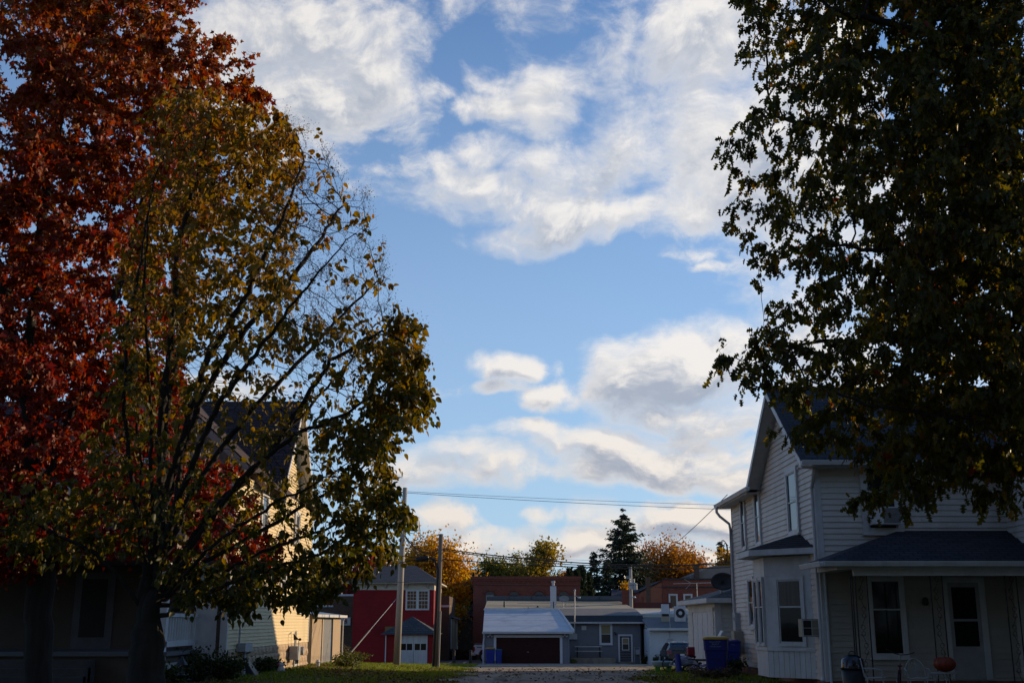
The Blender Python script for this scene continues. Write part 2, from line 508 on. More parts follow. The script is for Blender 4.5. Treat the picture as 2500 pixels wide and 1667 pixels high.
M_cable = mat('cable_rubber', (.012, .012, .012), (.02, .02, .02), 5, .6)
M_concrete = mat('concrete', (.25, .215, .175), (.18, .155, .125), 2.5, .9, .3, 25, dirt=(.07, .06, .05, .7), dscale=1.2)
# ------------------------------------------------------------------ ground
def lerp_prof(y, pts):
    if y <= pts[0][0]: return pts[0][1]
    for (a, za), (b, zb) in zip(pts, pts[1:]):
        if y <= b:
            f = (y - a) / (b - a); f = f * f * (3 - 2 * f) if False else f
            return za + (zb - za) * f
    return pts[-1][1]
PROF_C = [(0, 0), (34, 0), (40, -.08), (49, -.33), (61, -.68), (76, -1.02), (86, -1.33), (100, -1.5), (130, -1.6)]
PROF_L = [(0, 0), (40, 0), (49, -.12), (58, -.35), (70, -.8), (86, -1.33), (100, -1.5), (130, -1.6)]
def gz(x, y):
    w = min(max((x + 8.0) / 4.5, 0), 1); w = w * w * (3 - 2 * w)
    return lerp_prof(y, PROF_L) * (1 - w) + lerp_prof(y, PROF_C) * w

def sheet(name, xs, ys, off, mt, inside=None, kind='structure'):
    vs, idx, fs = [], {}, []
    for j, y in enumerate(ys):
        for i, x in enumerate(xs):
            idx[i, j] = len(vs); vs.append((x, y, gz(x, y) + off))
    for j in range(len(ys) - 1):
        for i in range(len(xs) - 1):
            if inside is None or inside((xs[i] + xs[i + 1]) / 2, (ys[j] + ys[j + 1]) / 2):
                fs.append((idx[i, j], idx[i + 1, j], idx[i + 1, j + 1], idx[i, j + 1]))
    me = bpy.data.meshes.new(name); me.from_pydata(vs, [], fs); me.materials.append(mt)
    me.polygons.foreach_set('use_smooth', [True] * len(me.polygons))
    o = bpy.data.objects.new(name, me); C.objects.link(o); o['kind'] = kind
    return o

def ground_mat():
    m = bpy.data.materials.new('lawn_soil'); m.use_nodes = True
    t = m.node_tree; t.nodes.clear(); g = G(t)
    geo = g.n('ShaderNodeNewGeometry'); p = geo.outputs['Position']
    n1 = g.noise(p, .35, 6, .6); n2 = g.noise(p, 4.0, 6, .7); n3 = g.noise(p, 22.0, 4, .7)
    grass = g.mix(n2, (.04, .06, .012, 1), (.08, .095, .022, 1))
    grass = g.mix(g.ss(n3, .45, .75), grass, (.10, .085, .035, 1))
    soil = g.mix(n3, (.09, .06, .04, 1), (.05, .035, .025, 1))
    f = g.ss(n1, .52, .66)
    col = g.mix(f, grass, soil)
    b = g.n('ShaderNodeBsdfPrincipled'); t.links.new(col, b.inputs['Base Color']); b.inputs['Roughness'].default_value = .95; b.inputs['Specular IOR Level'].default_value = .1
    bp = g.n('ShaderNodeBump'); bp.inputs['Strength'].default_value = .8; bp.inputs['Distance'].default_value = .06
    t.links.new(n3, bp.inputs['Height']); t.links.new(bp.outputs[0], b.inputs['Normal'])
    o = g.n('ShaderNodeOutputMaterial'); t.links.new(b.outputs[0], o.inputs[0])
    return m
def gravel_mat():
    m = bpy.data.materials.new('gravel_drive'); m.use_nodes = True
    t = m.node_tree; t.nodes.clear(); g = G(t)
    geo = g.n('ShaderNodeNewGeometry'); p = geo.outputs['Position']
    n1 = g.noise(p, .5, 6, .65); n2 = g.noise(g.v('MULTIPLY', p, (1, .12, 1)), 1.6, 6, .65)
    vo = g.n('ShaderNodeTexVoronoi'); g.put(vo.inputs['Vector'], p); vo.inputs['Scale'].default_value = 28
    col = g.mix(g.ss(n1, .35, .65), (.31, .255, .19, 1), (.21, .17, .125, 1))
    col = g.mix(g.m('MULTIPLY', g.ss(n2, .46, .66), .75), col, (.075, .055, .038, 1))
    hv = g.n('ShaderNodeHueSaturation'); g.put(hv.inputs['Value'], g.m('MULTIPLY_ADD', vo.outputs['Distance'], .7, .7)); t.links.new(col, hv.inputs['Color'])
    b = g.n('ShaderNodeBsdfPrincipled'); t.links.new(hv.outputs[0], b.inputs['Base Color']); b.inputs['Roughness'].default_value = .95; b.inputs['Specular IOR Level'].default_value = .15
    bp = g.n('ShaderNodeBump'); bp.inputs['Strength'].default_value = .7; bp.inputs['Distance'].default_value = .03
    t.links.new(vo.outputs['Distance'], bp.inputs['Height']); t.links.new(bp.outputs[0], b.inputs['Normal'])
    o = g.n('ShaderNodeOutputMaterial'); t.links.new(b.outputs[0], o.inputs[0])
    return m
M_ground, M_gravel = ground_mat(), gravel_mat()
M_asphalt = mat('asphalt', (.17, .17, .18), (.13, .13, .14), 1.2, .9, .3, 40, dirt=(.12, .11, .10, .4))
xs = [-900, -300, -120, -60] + [-40 + 1.6 * i for i in range(51)] + [60, 120, 300, 900]
ys = [-200, -60, -20] + [1.5 * i for i in range(0, 94)] + [160, 220, 400, 900, 2500]
sheet('ground', xs, ys, 0, M_ground)
# gravel drive coming towards the camera and widening into the yard
def in_drive(x, y):
    if y < 34: a, b = -1.6, 3.6
    else:
        f = min((y - 34) / 24, 1)
        a, b = -1.6 - .9 * f, 3.6 + 4.0 * f
    wob = .5 * math.sin(y * .9 + x) + .35 * math.sin(y * 2.3)
    return a + wob < x < b + wob * .8 and y < 66
sheet('gravel_drive', [-5 + .35 * i for i in range(45)], [-10 + .5 * i for i in range(153)], .006, M_gravel, in_drive)
# concrete apron in front of the grey garage: separate slabs with gaps
ap = MB()
yy = 66.0
while yy < 84.6:
    h = 2.3
    xx = -2.1
    while xx < 11.0:
        w_ = 3.2
        if not (yy > 75 and xx > 5.5):
            pts = [(xx, yy), (min(xx + w_ - .05, 11), yy), (min(xx + w_ - .05, 11), min(yy + h - .06, 84.7)), (xx, min(yy + h - .06, 84.7))]
            dz = random.uniform(0, .03)
            ap.slab([(a, b, gz(a, b) + .02 + dz) for a, b in pts], .1)
        xx += w_
    yy += h
ap.build('concrete_apron', M_concrete, kind='structure')
sheet('parking_lot', [-16 + .8 * i for i in range(19)], [80 + 1.5 * i for i in range(16)], .008, M_asphalt, lambda x, y: (x > -9.6) and (x < -1.7) and y > 80.8 and y < 101)
for px in (1095, 1131):
    ln = MB()
    a, b = W(px - 8, 1614, 82), W(px + 7, 1600, 93)
    for q in range(6):
        f0, f1 = q / 6, (q + 1) / 6
        p0, p1 = a.lerp(b, f0), a.lerp(b, f1)
        ln.poly([(p0.x - .09, p0.y, gz(p0.x, p0.y) + .014), (p0.x + .09, p0.y, gz(p0.x, p0.y) + .014), (p1.x + .09, p1.y, gz(p1.x, p1.y) + .014), (p1.x - .09, p1.y, gz(p1.x, p1.y) + .014)])
    ln.build('parking_line', M_white, kind='structure')
# ------------------------------------------------------------------ white house on the right
HX, HY0, HY1 = 7.88, 29.6, 41.1
wh = thing('white_house', 'white clapboard two storey house with bay window and shaded front porch', 'house', (HX, HY0, 0))
side = Wall((HX, HY0, 0), (0, 1, 0), (-1, 0, 0))
front = Wall((HX, HY0, 0), (1, 0, 0), (0, -1, 0))
EAVE, RIDGE_Y, RIDGE_Z = 5.95, 32.7, 8.15
WINGX = 12.75
# solid wall cores (boards sit on them)
core = MB()
core.box(HX + .03, 22, HY0 + .03, 36.0, .0, EAVE)
core.box(HX + .03, 18, 36.0, HY1 - .03, .0, EAVE)
core.prism([(HX + .03, HY0 + .03, EAVE), (HX + .03, 35.8, EAVE), (HX + .03, RIDGE_Y, RIDGE_Z - .12)], (14, 0, 0))
core.box(WINGX + .03, 21, 22.5, HY0 + .03, 0, EAVE)
core.build('wall', M_vinyl, wh)
M_brickfound = mat('painted_foundation', (.20, .10, .07), (.12, .07, .05), 4, .9, .4, 12)
fb = MB(); fb.box(HX + .01, 20, HY0 + .01, HY1 - .01, -.4, .22); fb.build('foundation', M_brickfound, wh)
STEP = .148
slope = (RIDGE_Z - EAVE) / (RIDGE_Y - HY0)
def side_rng(z):
    if z <= EAVE: return (.09, HY1 - HY0)
    k = (z - EAVE) / slope
    return (k, 2 * (RIDGE_Y - HY0) - k)
siding(side, .22, RIDGE_Z - .1, side_rng, STEP, M_vinyl, wh)
M_porchshade = mat('porch_shade_siding', (.40, .365, .315), (.33, .30, .26), 1.5, .6, .05, 30, vary=.07)  # tan copy of the white boards with the porch roof's shade in its colour
siding(front, .30, .30 + 18 * STEP, lambda z: (.12, WINGX - HX), STEP, M_porchshade, wh)
siding(front, .30 + 18 * STEP, EAVE - .1, lambda z: (.12, WINGX - HX), STEP, M_vinyl, wh)
wing = Wall((WINGX, 22.5, 0), (0, 1, 0), (-1, 0, 0))
siding(wing, .30, EAVE - .1, lambda z: (0, HY0 - 22.5), STEP, M_vinyl, wh)
# corner boards
cb = MB(); side.box(cb, 0, .085, .2, EAVE, -.02, .042); cb.build('corner_board', M_white, wh)
cb = MB(); front.box(cb, -.042, .12, .2, EAVE, -.02, .042); cb.build('corner_board', M_white, wh)
cb = MB(); side.box(cb, HY1 - HY0 - .1, HY1 - HY0 + .01, .2, EAVE, -.02, .03); cb.build('corner_board', M_white, wh)
# main roof: ridge along X, gable to the left with a wide boxed rake
OH = .46
def roofpt(x, y, lift=0):
    return (x, y, RIDGE_Z + .1 - abs(y - RIDGE_Y) * slope + lift)
r = MB()
r.slab([roofpt(HX - OH, HY0 - .5), roofpt(24, HY0 - .5), roofpt(24, RIDGE_Y), roofpt(HX - OH, RIDGE_Y)], .05)
r.slab([roofpt(HX - OH, RIDGE_Y), roofpt(24, RIDGE_Y), roofpt(24, 36.2), roofpt(HX - OH, 36.2)], .05)
roof = r.build('roof', M_roofdark, wh)
rf = MB(); rf.tube([roofpt(HX - OH, RIDGE_Y, .02), roofpt(24, RIDGE_Y, .02)], .06, 6); rf.build('ridge_cap', M_roofdark, roof)
sof = MB()
for a, b in ((HY0 - .45, RIDGE_Y), (RIDGE_Y, 36.1)):
    n = 7
    for i in range(n):
        y0, y1 = a + (b - a) * i / n, a + (b - a) * (i + 1) / n - .012
        P0, P1 = roofpt(0, y0), roofpt(0, y1)
        MB().slab([(HX - OH + .05, y0, P0[2] - .13), (HX + .0, y0, P0[2] - .13), (HX + .0, y1, P1[2] - .13), (HX - OH + .05, y1, P1[2] - .13)], .012).build('soffit_panel', M_white, roof)
for a, b in ((HY0 - .5, RIDGE_Y), (RIDGE_Y, 36.2)):
    P0, P1 = roofpt(HX - OH, a), roofpt(HX - OH, b)
    MB().prism([(HX - OH - .012, a, P0[2] - .052), (HX - OH - .012, b, P1[2] - .052), (HX - OH - .012, b, P1[2] - .24), (HX - OH - .012, a, P0[2] - .24)], (.03, 0, 0)).build('rake_board', M_white, roof)
# rear wing: eave along the left wall, ridge running back
r = MB()
ez = roofpt(0, 36.2)[2]
r.slab([(HX - OH, 36.2, ez), (13, 36.2, ez + 2.0), (13, HY1 + .35, ez + 2.0), (HX - OH, HY1 + .35, ez)], .05)
r.slab([(13, 36.2, ez + 2.0), (18.4, 36.2, ez), (18.4, HY1 + .35, ez), (13, HY1 + .35, ez + 2)], .05)
rear = r.build('roof', M_roofx, wh)
sf = MB(); sf.box(HX - OH + .02, HX, 36.1, HY1 + .3, ez - .16, ez - .14); sf.build('soffit_panel', M_white, rear)
def gutter(name, pts, parent, mt=M_white, wd_=.12, h=.12):
    g_ = MB()
    for a, b in zip(pts, pts[1:]):
        a, b = Vector(a), Vector(b); d = (b - a).normalized(); n = Vector((d.y, -d.x, 0)).normalized()
        prof = [(0, 0), (0, -h), (wd_ * .7, -h), (wd_, -.02), (wd_, 0), (wd_ - .015, 0), (wd_ - .02, -.03), (.015, -.03), (.015, 0)]
        g_.prism([tuple(a + n * q + Vector((0, 0, z))) for q, z in prof], tuple(b - a))
    return g_.build(name, mt, parent)
gutter('gutter', [(HX - OH - .0, HY1 + .35, ez - .02), (HX - OH - .0, 35.6, ez - .02)], rear)
fa = MB(); fa.box(HX - OH, HX - OH + .02, 36.15, HY1 + .35, ez - .17, ez - .03); fa.build('fascia', M_white, rear)
gz0 = roofpt(0, HY0 - .5)[2]
gutter('gutter', [(HX - OH, HY0 - .5, gz0 - .03), (20, HY0 - .5, gz0 - .03)], roof)
sf = MB(); sf.box(HX - OH, 20, HY0 - .48, HY0, gz0 - .18, gz0 - .16); sf.build('soffit_panel', M_white, roof)
# unseen rear block, added and sized to cast shade on the cream house
rw = MB(); rw.box(10.9, 20, HY1, 54.2, -.3, 6.3)
rw.prism([(10.9, HY1, 6.3), (20, HY1, 6.3), (15.4, HY1, 10.2)], (0, 13.1, 0)); rw.build('wall', M_vinyl, wh)  # body of the added shade-casting block
rr = MB()
rr.slab([(10.5, HY1 - .1, 6.1), (15.4, HY1 - .1, 10.35), (15.4, 54.5, 10.35), (10.5, 54.5, 6.1)], .06); rr.slab([(15.4, HY1 - .1, 10.35), (20.3, HY1 - .1, 6.1), (20.3, 54.5, 6.1), (15.4, 54.5, 10.35)], .06)
rr.build('roof', M_roofx, wh)  # top of the added shade-casting block
# front wing at the far right
r = MB(); r.slab([(WINGX - .4, 22, 5.9), (17, 22, 8.1), (17, 33, 8.1), (WINGX - .4, 33, 5.9)], .05); r.slab([(17, 22, 8.1), (21.4, 22, 5.9), (21.4, 33, 5.9), (17, 33, 8.1)], .05); r.build('roof', M_roofx, wh)

# windows on the side wall (blinds in some)
M_blind = mat('blind', (.40, .39, .38), (.36, .35, .34), 6, .6)
M_glassblind = glassmat('glass_over_blind', (.16, .16, .17), .04)
M_curtain = mat('curtain', (.12, .07, .06), (.05, .035, .035), 9, .9, 0, stretch=(1, 1, .05))
window(side, wh, 31.27 - HY0, 32.55 - HY0, 4.0, 5.83, M_white, M_glass, .13, lower=glassmat('screen_glass', (.035, .033, .034), .12))
window(side, wh, 36.15 - HY0, 37.0 - HY0, 4.0, 5.83, M_white, M_glass, .12, lower=M_glassblind)
window(side, wh, 38.5 - HY0, 39.3 - HY0, 4.0, 5.83, M_white, M_glass, .12)
window(side, wh, 37.7 - HY0, 38.65 - HY0, 1.45, 3.1, M_white, M_glass, .12)

# bay window
B = [(HX, 30.55), (6.87, 31.56), (6.87, 32.95), (HX, 33.96)]
zb0, zsill, zfr, ztop = .22, 1.02, 2.85, 3.36
bay = MB()
bay.prism([(x, y, zb0) for x, y in B[::-1]], (0, 0, ztop - zb0))
bayo = bay.build('bay', M_white, wh)
def baywall(i):
    a, b = Vector((*B[i], 0)), Vector((*B[i + 1], 0))
    d = (b - a).normalized(); n = Vector((-d.y, d.x, 0))
    if n.x > 0: n = -n
    return Wall(a, d, n), (b - a).length
for i in range(3):
    w_, ln = baywall(i)
    k = int(round(ln / .165)); s_ = ln / k
    for j in range(k):
        w_.box(MB(), j * s_ + .006, (j + 1) * s_ - .006, zb0, zsill - .12, -.01, .014).build('skirt_board', M_white, bayo)
    m_ = MB(); w_.box(m_, -.02, ln + .02, zsill - .12, zsill - .03, -.02, .05); m_.build('sill', M_white, bayo)
    m_ = MB(); w_.box(m_, -.01, ln + .01, zfr, ztop - .02, -.02, .012); m_.build('frieze', M_white, bayo)
w_, ln = baywall(0)
# big front window: recessed room with curtains behind real glass
wt0, wt1 = ln - 1.19, ln - .30
frame = MB()
for a, b, c, d in ((wt0, wt0 + .09, zsill, zfr - .02), (wt1 - .09, wt1, zsill, zfr - .02), (wt0 + .09, wt1 - .09, zfr - .11, zfr - .02), (wt0 + .09, wt1 - .09, zsill, zsill + .08)):
    w_.box(frame, a, b, c, d, -.02, .05)
fo = frame.build('window', M_white, bayo)
mz = 2.04
sm = MB()
for q0, q1, kk in ((zsill + .08, mz + .025, .018), (mz - .025, zfr - .11, .028)):
    w_.box(sm, wt0 + .09, wt0 + .125, q0, q1, -.0, kk); w_.box(sm, wt1 - .125, wt1 - .09, q0, q1, -.0, kk)
    w_.box(sm, wt0 + .125, wt1 - .125, q0, q0 + .04, -.0, kk - .002); w_.box(sm, wt0 + .125, wt1 - .125, q1 - .04, q1, -.0, kk - .003)
sm.build('sash', M_white, fo)
w_.box(MB(), wt0 + .125, wt1 - .125, zsill + .1, mz - .01, .0105, .0125).build('pane', glassmat('dim_glass', (.012, .012, .013), .04, .15), fo)
w_.box(MB(), wt0 + .125, wt1 - .125, mz + .01, zfr - .14, .0135, .0175).build('pane', mat('curtained_pane', (.075, .045, .038), (.018, .014, .014), 11, .16, spec=.25, stretch=(1.4, 1.4, .04)), fo)
# two narrow windows on the outer face
w_, ln = baywall(1)
for a in (.10, .74):
    window(w_, bayo, a, a + .56, zsill, zfr - .02, M_white, M_glass, .07, meet=2.04, sill=False)
# bay roof: overhanging hip against the wall
E = [(HX, 30.05), (6.42, 31.35), (6.42, 33.16), (HX, 34.4)]
apx = [(HX - .02, 31.5, 3.98), (HX - .02, 33.0, 3.98)]
fz = ztop + .02
br = MB()
br.add([(*E[0], fz + .16), (*E[1], fz + .16), (*E[2], fz + .16), (*E[3], fz + .16), apx[0], apx[1]], [(0, 4, 1), (1, 4, 5, 2), (2, 5, 3)])
bro = br.build('roof', mat('bay_shingle', (.035, .036, .042), (.018, .018, .022), 14, .9, .7, 20), bayo)
# shingle courses as raised strips
for lo, hi in (((E[0], E[1]), (apx[0], apx[0])), ((E[1], E[2]), (apx[0], apx[1]))):
    for q in range(7):
        f0, f1 = q / 7, (q + 1) / 7
        A0 = Vector((*lo[0], fz + .16)).lerp(Vector(hi[0]), f0); B0 = Vector((*lo[1], fz + .16)).lerp(Vector(hi[1]), f0)
        A1 = Vector((*lo[0], fz + .16)).lerp(Vector(hi[0]), f1); B1 = Vector((*lo[1], fz + .16)).lerp(Vector(hi[1]), f1)
        up = Vector((0, 0, .018))
        MB().add([A0, B0, B0 + up, A0 + up, B1 + up * .2, A1 + up * .2], [(0, 1, 2, 3), (3, 2, 4, 5)]).build('shingle_course', MATS['bay_shingle'], bro)
bf = MB(); bf.prism([(*p, fz) for p in E[::-1]], (0, 0, .155)); bf.build('fascia', M_white, bayo)

# front upstairs window with a window air conditioner
window(front, wh, 9.03 - HX, 10.07 - HX, 3.85, 6.0 - .12, M_white, M_glass, .15, meet=4.92)
ac = MB(); ax0, ax1 = 9.2, 9.93
ac.box(ax0, ax1, HY0 - .38, HY0 - .02, 4.06, 4.5)
aco = ac.build('air_conditioner', M_white, wh, label='window air conditioner under the upstairs front sash')
gr = MB()
for i in range(15): gr.box(ax0 + .28 + i * .028, ax0 + .284 + i * .028, HY0 - .396, HY0 - .38, 4.1, 4.46)
for i in range(12): gr.box(ax0 + .27, ax1 - .03, HY0 - .40, HY0 - .394, 4.1 + i * .032, 4.104 + i * .032)
gr.build('grille', M_white, aco)
bk = MB(); bk.box(ax0 + .27, ax1 - .03, HY0 - .384, HY0 - .381, 4.09, 4.47); bk.build('coil', M_black, aco)
# ground-floor window, door, back wall of the porch
window(front, wh, 9.0 - HX, 9.95 - HX, .78, 2.78, M_white, glassmat('porch_glass', (.006, .006, .007), .06, .12), .1, meet=1.95)
d = MB(); front.box(d, 10.93 - HX, 11.05 - HX, .25, 2.75, -.02, .06); front.box(d, 11.85 - HX, 12.0 - HX, .25, 2.75, -.02, .06); front.box(d, 11.05 - HX, 11.85 - HX, 2.62, 2.75, -.02, .058)
dfo = d.build('door_frame', M_white, wh)
d = MB(); front.box(d, 11.05 - HX, 11.85 - HX, .25, 2.62, -.01, .040); do_ = d.build('door', mat('storm_door', (.34, .33, .33), (.28, .27, .27), 4, .6), wh, label='pale storm door on the porch')
front.box(MB(), 11.15 - HX, 11.75 - HX, 1.72, 2.5, .0, .044).build('pane', MATS['porch_glass'], do_)
front.box(MB(), 11.15 - HX, 11.75 - HX, 1.05, 1.66, .0, .044).build('pane', MATS['porch_glass'], do_)
hd = MB(); hd.tube([front.p(11.80 - HX, .02, 1.2), front.p(11.80 - HX, .07, 1.2), front.p(11.72 - HX, .07, 1.2)], .012, 6); hd.build('handle', M_galv, do_)
wl = MB(); wl.lathe([(.05, 0), (.08, .04), (.07, .16), (.03, .2)], (10.45, HY0 - .1, 2.05), 10); wl.build('wall_lamp', M_black, wh)
# porch
PE, PX0 = 27.55, 7.42
pz_e, pz_w = 3.06, 3.93
pr = MB()
pr.add([(PX0, PE, pz_e), (14, PE, pz_e), (14, HY0, pz_w), (9.96, HY0, pz_w), (PX0, HY0 - .02, pz_e), (PX0, PE, pz_e - .05), (14, PE, pz_e - .05), (PX0, HY0 - .02, pz_e - .05), (14, HY0, pz_e - .05)],
       [(0, 1, 2, 3), (0, 3, 4), (5, 7, 8, 6)])
pro = pr.build('porch_roof', M_roofdark, wh)
gutter('gutter', [(PX0, PE, pz_e - .01), (14, PE, pz_e - .01)], pro)
gutter('gutter', [(PX0, HY0 - .1, pz_e - .01), (PX0, PE, pz_e - .01)], pro)
bm = MB(); bm.box(HX + .3, 13, PE + .22, PE + .36, pz_e - .34, pz_e - .06); bm.build('porch_beam', M_white, wh)
bm = MB(); bm.box(HX - .1, HX + .3, PE + .18, HY0 - .02, pz_e - .2, pz_e - .06); bm.build('porch_beam', M_white, wh)
pf = MB(); pf.box(HX + .1, 13, PE + .1, HY0 + .02, -.1, .14); pf.build('porch_floor', M_concrete, wh)
def scroll_post(x, y, wdt=.28):
    o = MB(); o.tube([(x - wdt / 2, y, .14), (x - wdt / 2, y, pz_e - .3)], .017, 6); o.tube([(x + wdt / 2, y, .14), (x + wdt / 2, y, pz_e - .3)], .017, 6)
    po = o.build('porch_post', M_black, wh)
    sc = MB()
    z = .2; sgn = 1
    while z < pz_e - .6:
        c = []
        for k in range(26):
            a = k / 25
            if a < .3: q = a / .3; rr = .095 * (1 - .0); ang = -math.pi / 2 - math.pi * 1.6 * (1 - q); cz = z + .07; rad = .03 + .05 * q; c.append((x + sgn * (.04 + rad * math.cos(ang)), y, cz + rad * math.sin(ang)))
            elif a > .7: q = (a - .7) / .3; ang = math.pi / 2 + math.pi * 1.6 * q; cz = z + .33; rad = .08 - .05 * q; c.append((x - sgn * (.04 + rad * math.cos(ang)) + 0, y, cz + rad * math.sin(ang)))
            else: q = (a - .3) / .4; c.append((x + sgn * .08 * (1 - 2 * q) * .9, y, z + .02 + .36 * q))
        sc.tube(c, .006, 4, cap=False)
        z += .42; sgn = -sgn
    sc.build('scroll', M_black, po)
for x_, y_ in ((8.36, 27.85), (10.16, 27.85), (11.95, 27.85)): scroll_post(x_, y_)
sp2 = MB(); sp2.tube([(8.16, 28.05, .14), (8.16, 28.05, pz_e - .3)], .017, 6); sp2.tube([(8.16, 27.9, .14), (8.16, 27.9, pz_e - .3)], .017, 6); sp2.build('porch_post', M_black, wh)
# downspouts
dn = MB(); dn.tube([(HX - .1, HY0 - .35, EAVE - .25), (HX - .09, HY0 - .3, EAVE - .5), (HX - .07, HY0 + .12, EAVE - .95), (HX - .07, HY0 + .12, .3), (HX - .12, HY0 + .05, .2)], .045, 8); dn.build('downspout', M_white, wh)
dn = MB(); dn.tube([(HX + .08, HY0 - .06, pz_e - .15), (HX + .08, HY0 - .06, .15)], .035, 8); dn.build('downspout', M_white, wh)
dn = MB(); dn.tube([(HX - OH - .06, HY1 + .1, ez - .12), (HX - OH - .06, HY1 + .1, ez - .3), (HX - .42, HY1 + .06, ez - .45), (HX - .1, HY1 + .02, ez - .72), (HX - .075, HY1 - .02, ez - .95), (HX - .075, HY1 - .02, .3)], .05, 8); dn.build('downspout', M_white, wh)
# service boxes near the far corner, cable coil
bx = MB(); bx.box(HX - .2, HX - .02, 40.3, 40.75, 1.35, 1.95); bx.lathe([(.09, 0), (.09, .1), (.06, .14)], (HX - .2, 40.5, 1.75), 12, 'x'); bx.build('electric_meter', M_greymetal, wh)
bx = MB(); bx.box(HX - .34, HX - .02, 39.85, 40.4, .62, 1.34); bx.build('service_box', M_beige, wh)
cd = MB()
for i in range(3): cd.tube([(HX - .10 - .02 * i, 40.1 + .1 * i, .62), (HX - .12 - .02 * i, 40.12 + .1 * i, .3), (HX - .1, 40.1 + .12 * i, -.05)], .03, 6)
cd.build('conduit', M_greymetal, wh)
co = MB()
for k, (rad, dz) in enumerate(((.30, 0), (.26, .03), (.16, .1))):
    co.tube([(HX - .2 - rad * (.55 + .45 * math.cos(a)), HY1 - .05 - .02 * k, 4.05 + dz + rad * 1.4 * math.sin(a)) for a in [6.28 * i / 20 for i in range(21)]], .012, 5, cap=False)
co.build('cable_coil', M_cable, wh)
# through-wall air conditioner by the near corner
a2 = MB(); a2.box(HX - .50, HX - .02, HY0 + .22, HY0 + .62, 1.28, 1.72)
a2o = a2.build('air_conditioner', M_beige, wh, label='beige wall air conditioner beside the bay')
g2 = MB()
for i in range(3): g2.box(HX - .49 + .22 * i, HX - .475 + .22 * i, HY0 + .205, HY0 + .22, 1.3, 1.7)
for i in range(3): g2.box(HX - .49, HX - .035, HY0 + .2, HY0 + .208, 1.3 + .19 * i, 1.315 + .19 * i)
g2.build('grille', M_white, a2o)
ln_ = MB(); ln_.box(HX - .48, HX - .26, HY0 + .214, HY0 + .219, 1.31, 1.69); ln_.build('coil', M_black, a2o)
# ------------------------------------------------------------------ cream house on the left
YX, YY0, YY1 = -8.56, 35.1, 49.3
yh = thing('cream_house', 'cream clapboard house behind the trees with a stone block foundation', 'house', (YX, YY0, 0))
M_pink = mat('pink_shingle_siding', (.34, .23, .19), (.28, .19, .16), 6, .8, .2, 20)
rs = Wall((YX, YY0, 0), (0, 1, 0), (1, 0, 0))
fs_ = Wall((YX, YY0, 0), (-1, 0, 0), (0, -1, 0))
core = MB()
core.box(-20, YX - .03, YY0 + .03, YY1 - .03, -.5, 6.2)
core.prism([(YX - .03, 40.6, 6.2), (YX - .03, 46.8, 6.2), (YX - .03, 43.6, 9.7)], (-11.5, 0, 0))
core.build('wall', M_cream, yh)
def rr_(z):
    if z <= 6.2: return (.09, YY1 - YY0)
    k = (z - 6.2) / 3.5 * 3.1
    return (40.5 - YY0 + k, 46.7 - YY0 - k)
siding(rs, .84, 9.6, rr_, .115, M_cream, yh, joined=True)
siding(fs_, .84, 6.2, lambda z: (.09, 11.4), .115, mat('brown_shaded_siding', (.10, .072, .055), (.08, .058, .045), 2, .7), yh, joined=True)  # brown front boards, darkened so their colour carries the porch shade
cb = MB(); rs.box(cb, 0, .1, .1, 6.2, -.02, .042); cb.build('corner_board', M_white, yh)
cb = MB(); fs_.box(cb, -.042, .16, .1, 6.2, -.02, .042); cb.build('corner_board', M_white, yh)
cb = MB(); rs.box(cb, YY1 - YY0 - .1, YY1 - YY0, .84, 6.2, -.02, .03); cb.build('corner_board', M_white, yh)
# rock-face block foundation, block by block
M_block = mat('rockface_block', (.50, .36, .235), (.36, .26, .165), 9, .95, .9, 16, stretch=(1, 1, .35), vary=.22)
bl_mesh = []
def rough_block(wd_, h):
    nx, nz = 4, 3
    vs, f = [], []
    for j in range(nz + 1):
        for i in range(nx + 1):
            edge = i in (0, nx) or j in (0, nz)
            vs.append((0.015 + (0 if edge else random.uniform(.02, .06)), wd_ * i / nx, h * j / nz))
    for j in range(nz):
        for i in range(nx):
            a = j * (nx + 1) + i
            f.append((a, a + 1, a + nx + 2, a + nx + 1))
    me = bpy.data.meshes.new('foundation_block'); me.from_pydata(vs, [], f); me.materials.append(M_block)
    return me
bl_mesh = [rough_block(.58, .255) for _ in range(6)]
fcore = MB(); fcore.box(-20, YX + .004, YY0 + .02, YY1 - .02, -.9, .835); fcore.build('foundation', mat('mortar', (.30, .26, .20), (.24, .20, .16), 6, .95, .3), yh)
for row in range(5):
    z = .575 - row * .262
    y = YY0 + (.0 if row % 2 else .3)
    while y < YY1 - .55:
        o = bpy.data.objects.new('foundation_block', random.choice(bl_mesh)); C.objects.link(o); o.parent = yh
        o.location = (.0, y - YY0, z); y += .592
# windows on the right wall
M_shade = glassmat('glass_dark_blind', (.05, .048, .045), .06)
for a, b, c, d, nm in ((36.95, 38.2, 2.0, 3.85, 0), (42.7, 43.75, 2.62, 3.7, 1), (46.55, 47.85, 2.0, 3.85, 0), (38.9, 40.0, 4.55, 6.0, 0), (45.0, 46.0, 4.6, 5.9, 0), (42.2, 43.0, 7.2, 8.4, 0)):
    window(rs, yh, a - YY0, b - YY0, c, d, M_white, M_shade, .15)
bw = MB(); rs.box(bw, 46.0 - YY0, 46.9 - YY0, -.05, .75, -.02, .09); bwo = bw.build('basement_window', M_white, yh)
bw = MB(); rs.box(bw, 46.1 - YY0, 46.8 - YY0, .05, .65, 0, .1); bw.build('pane', M_glass, bwo)
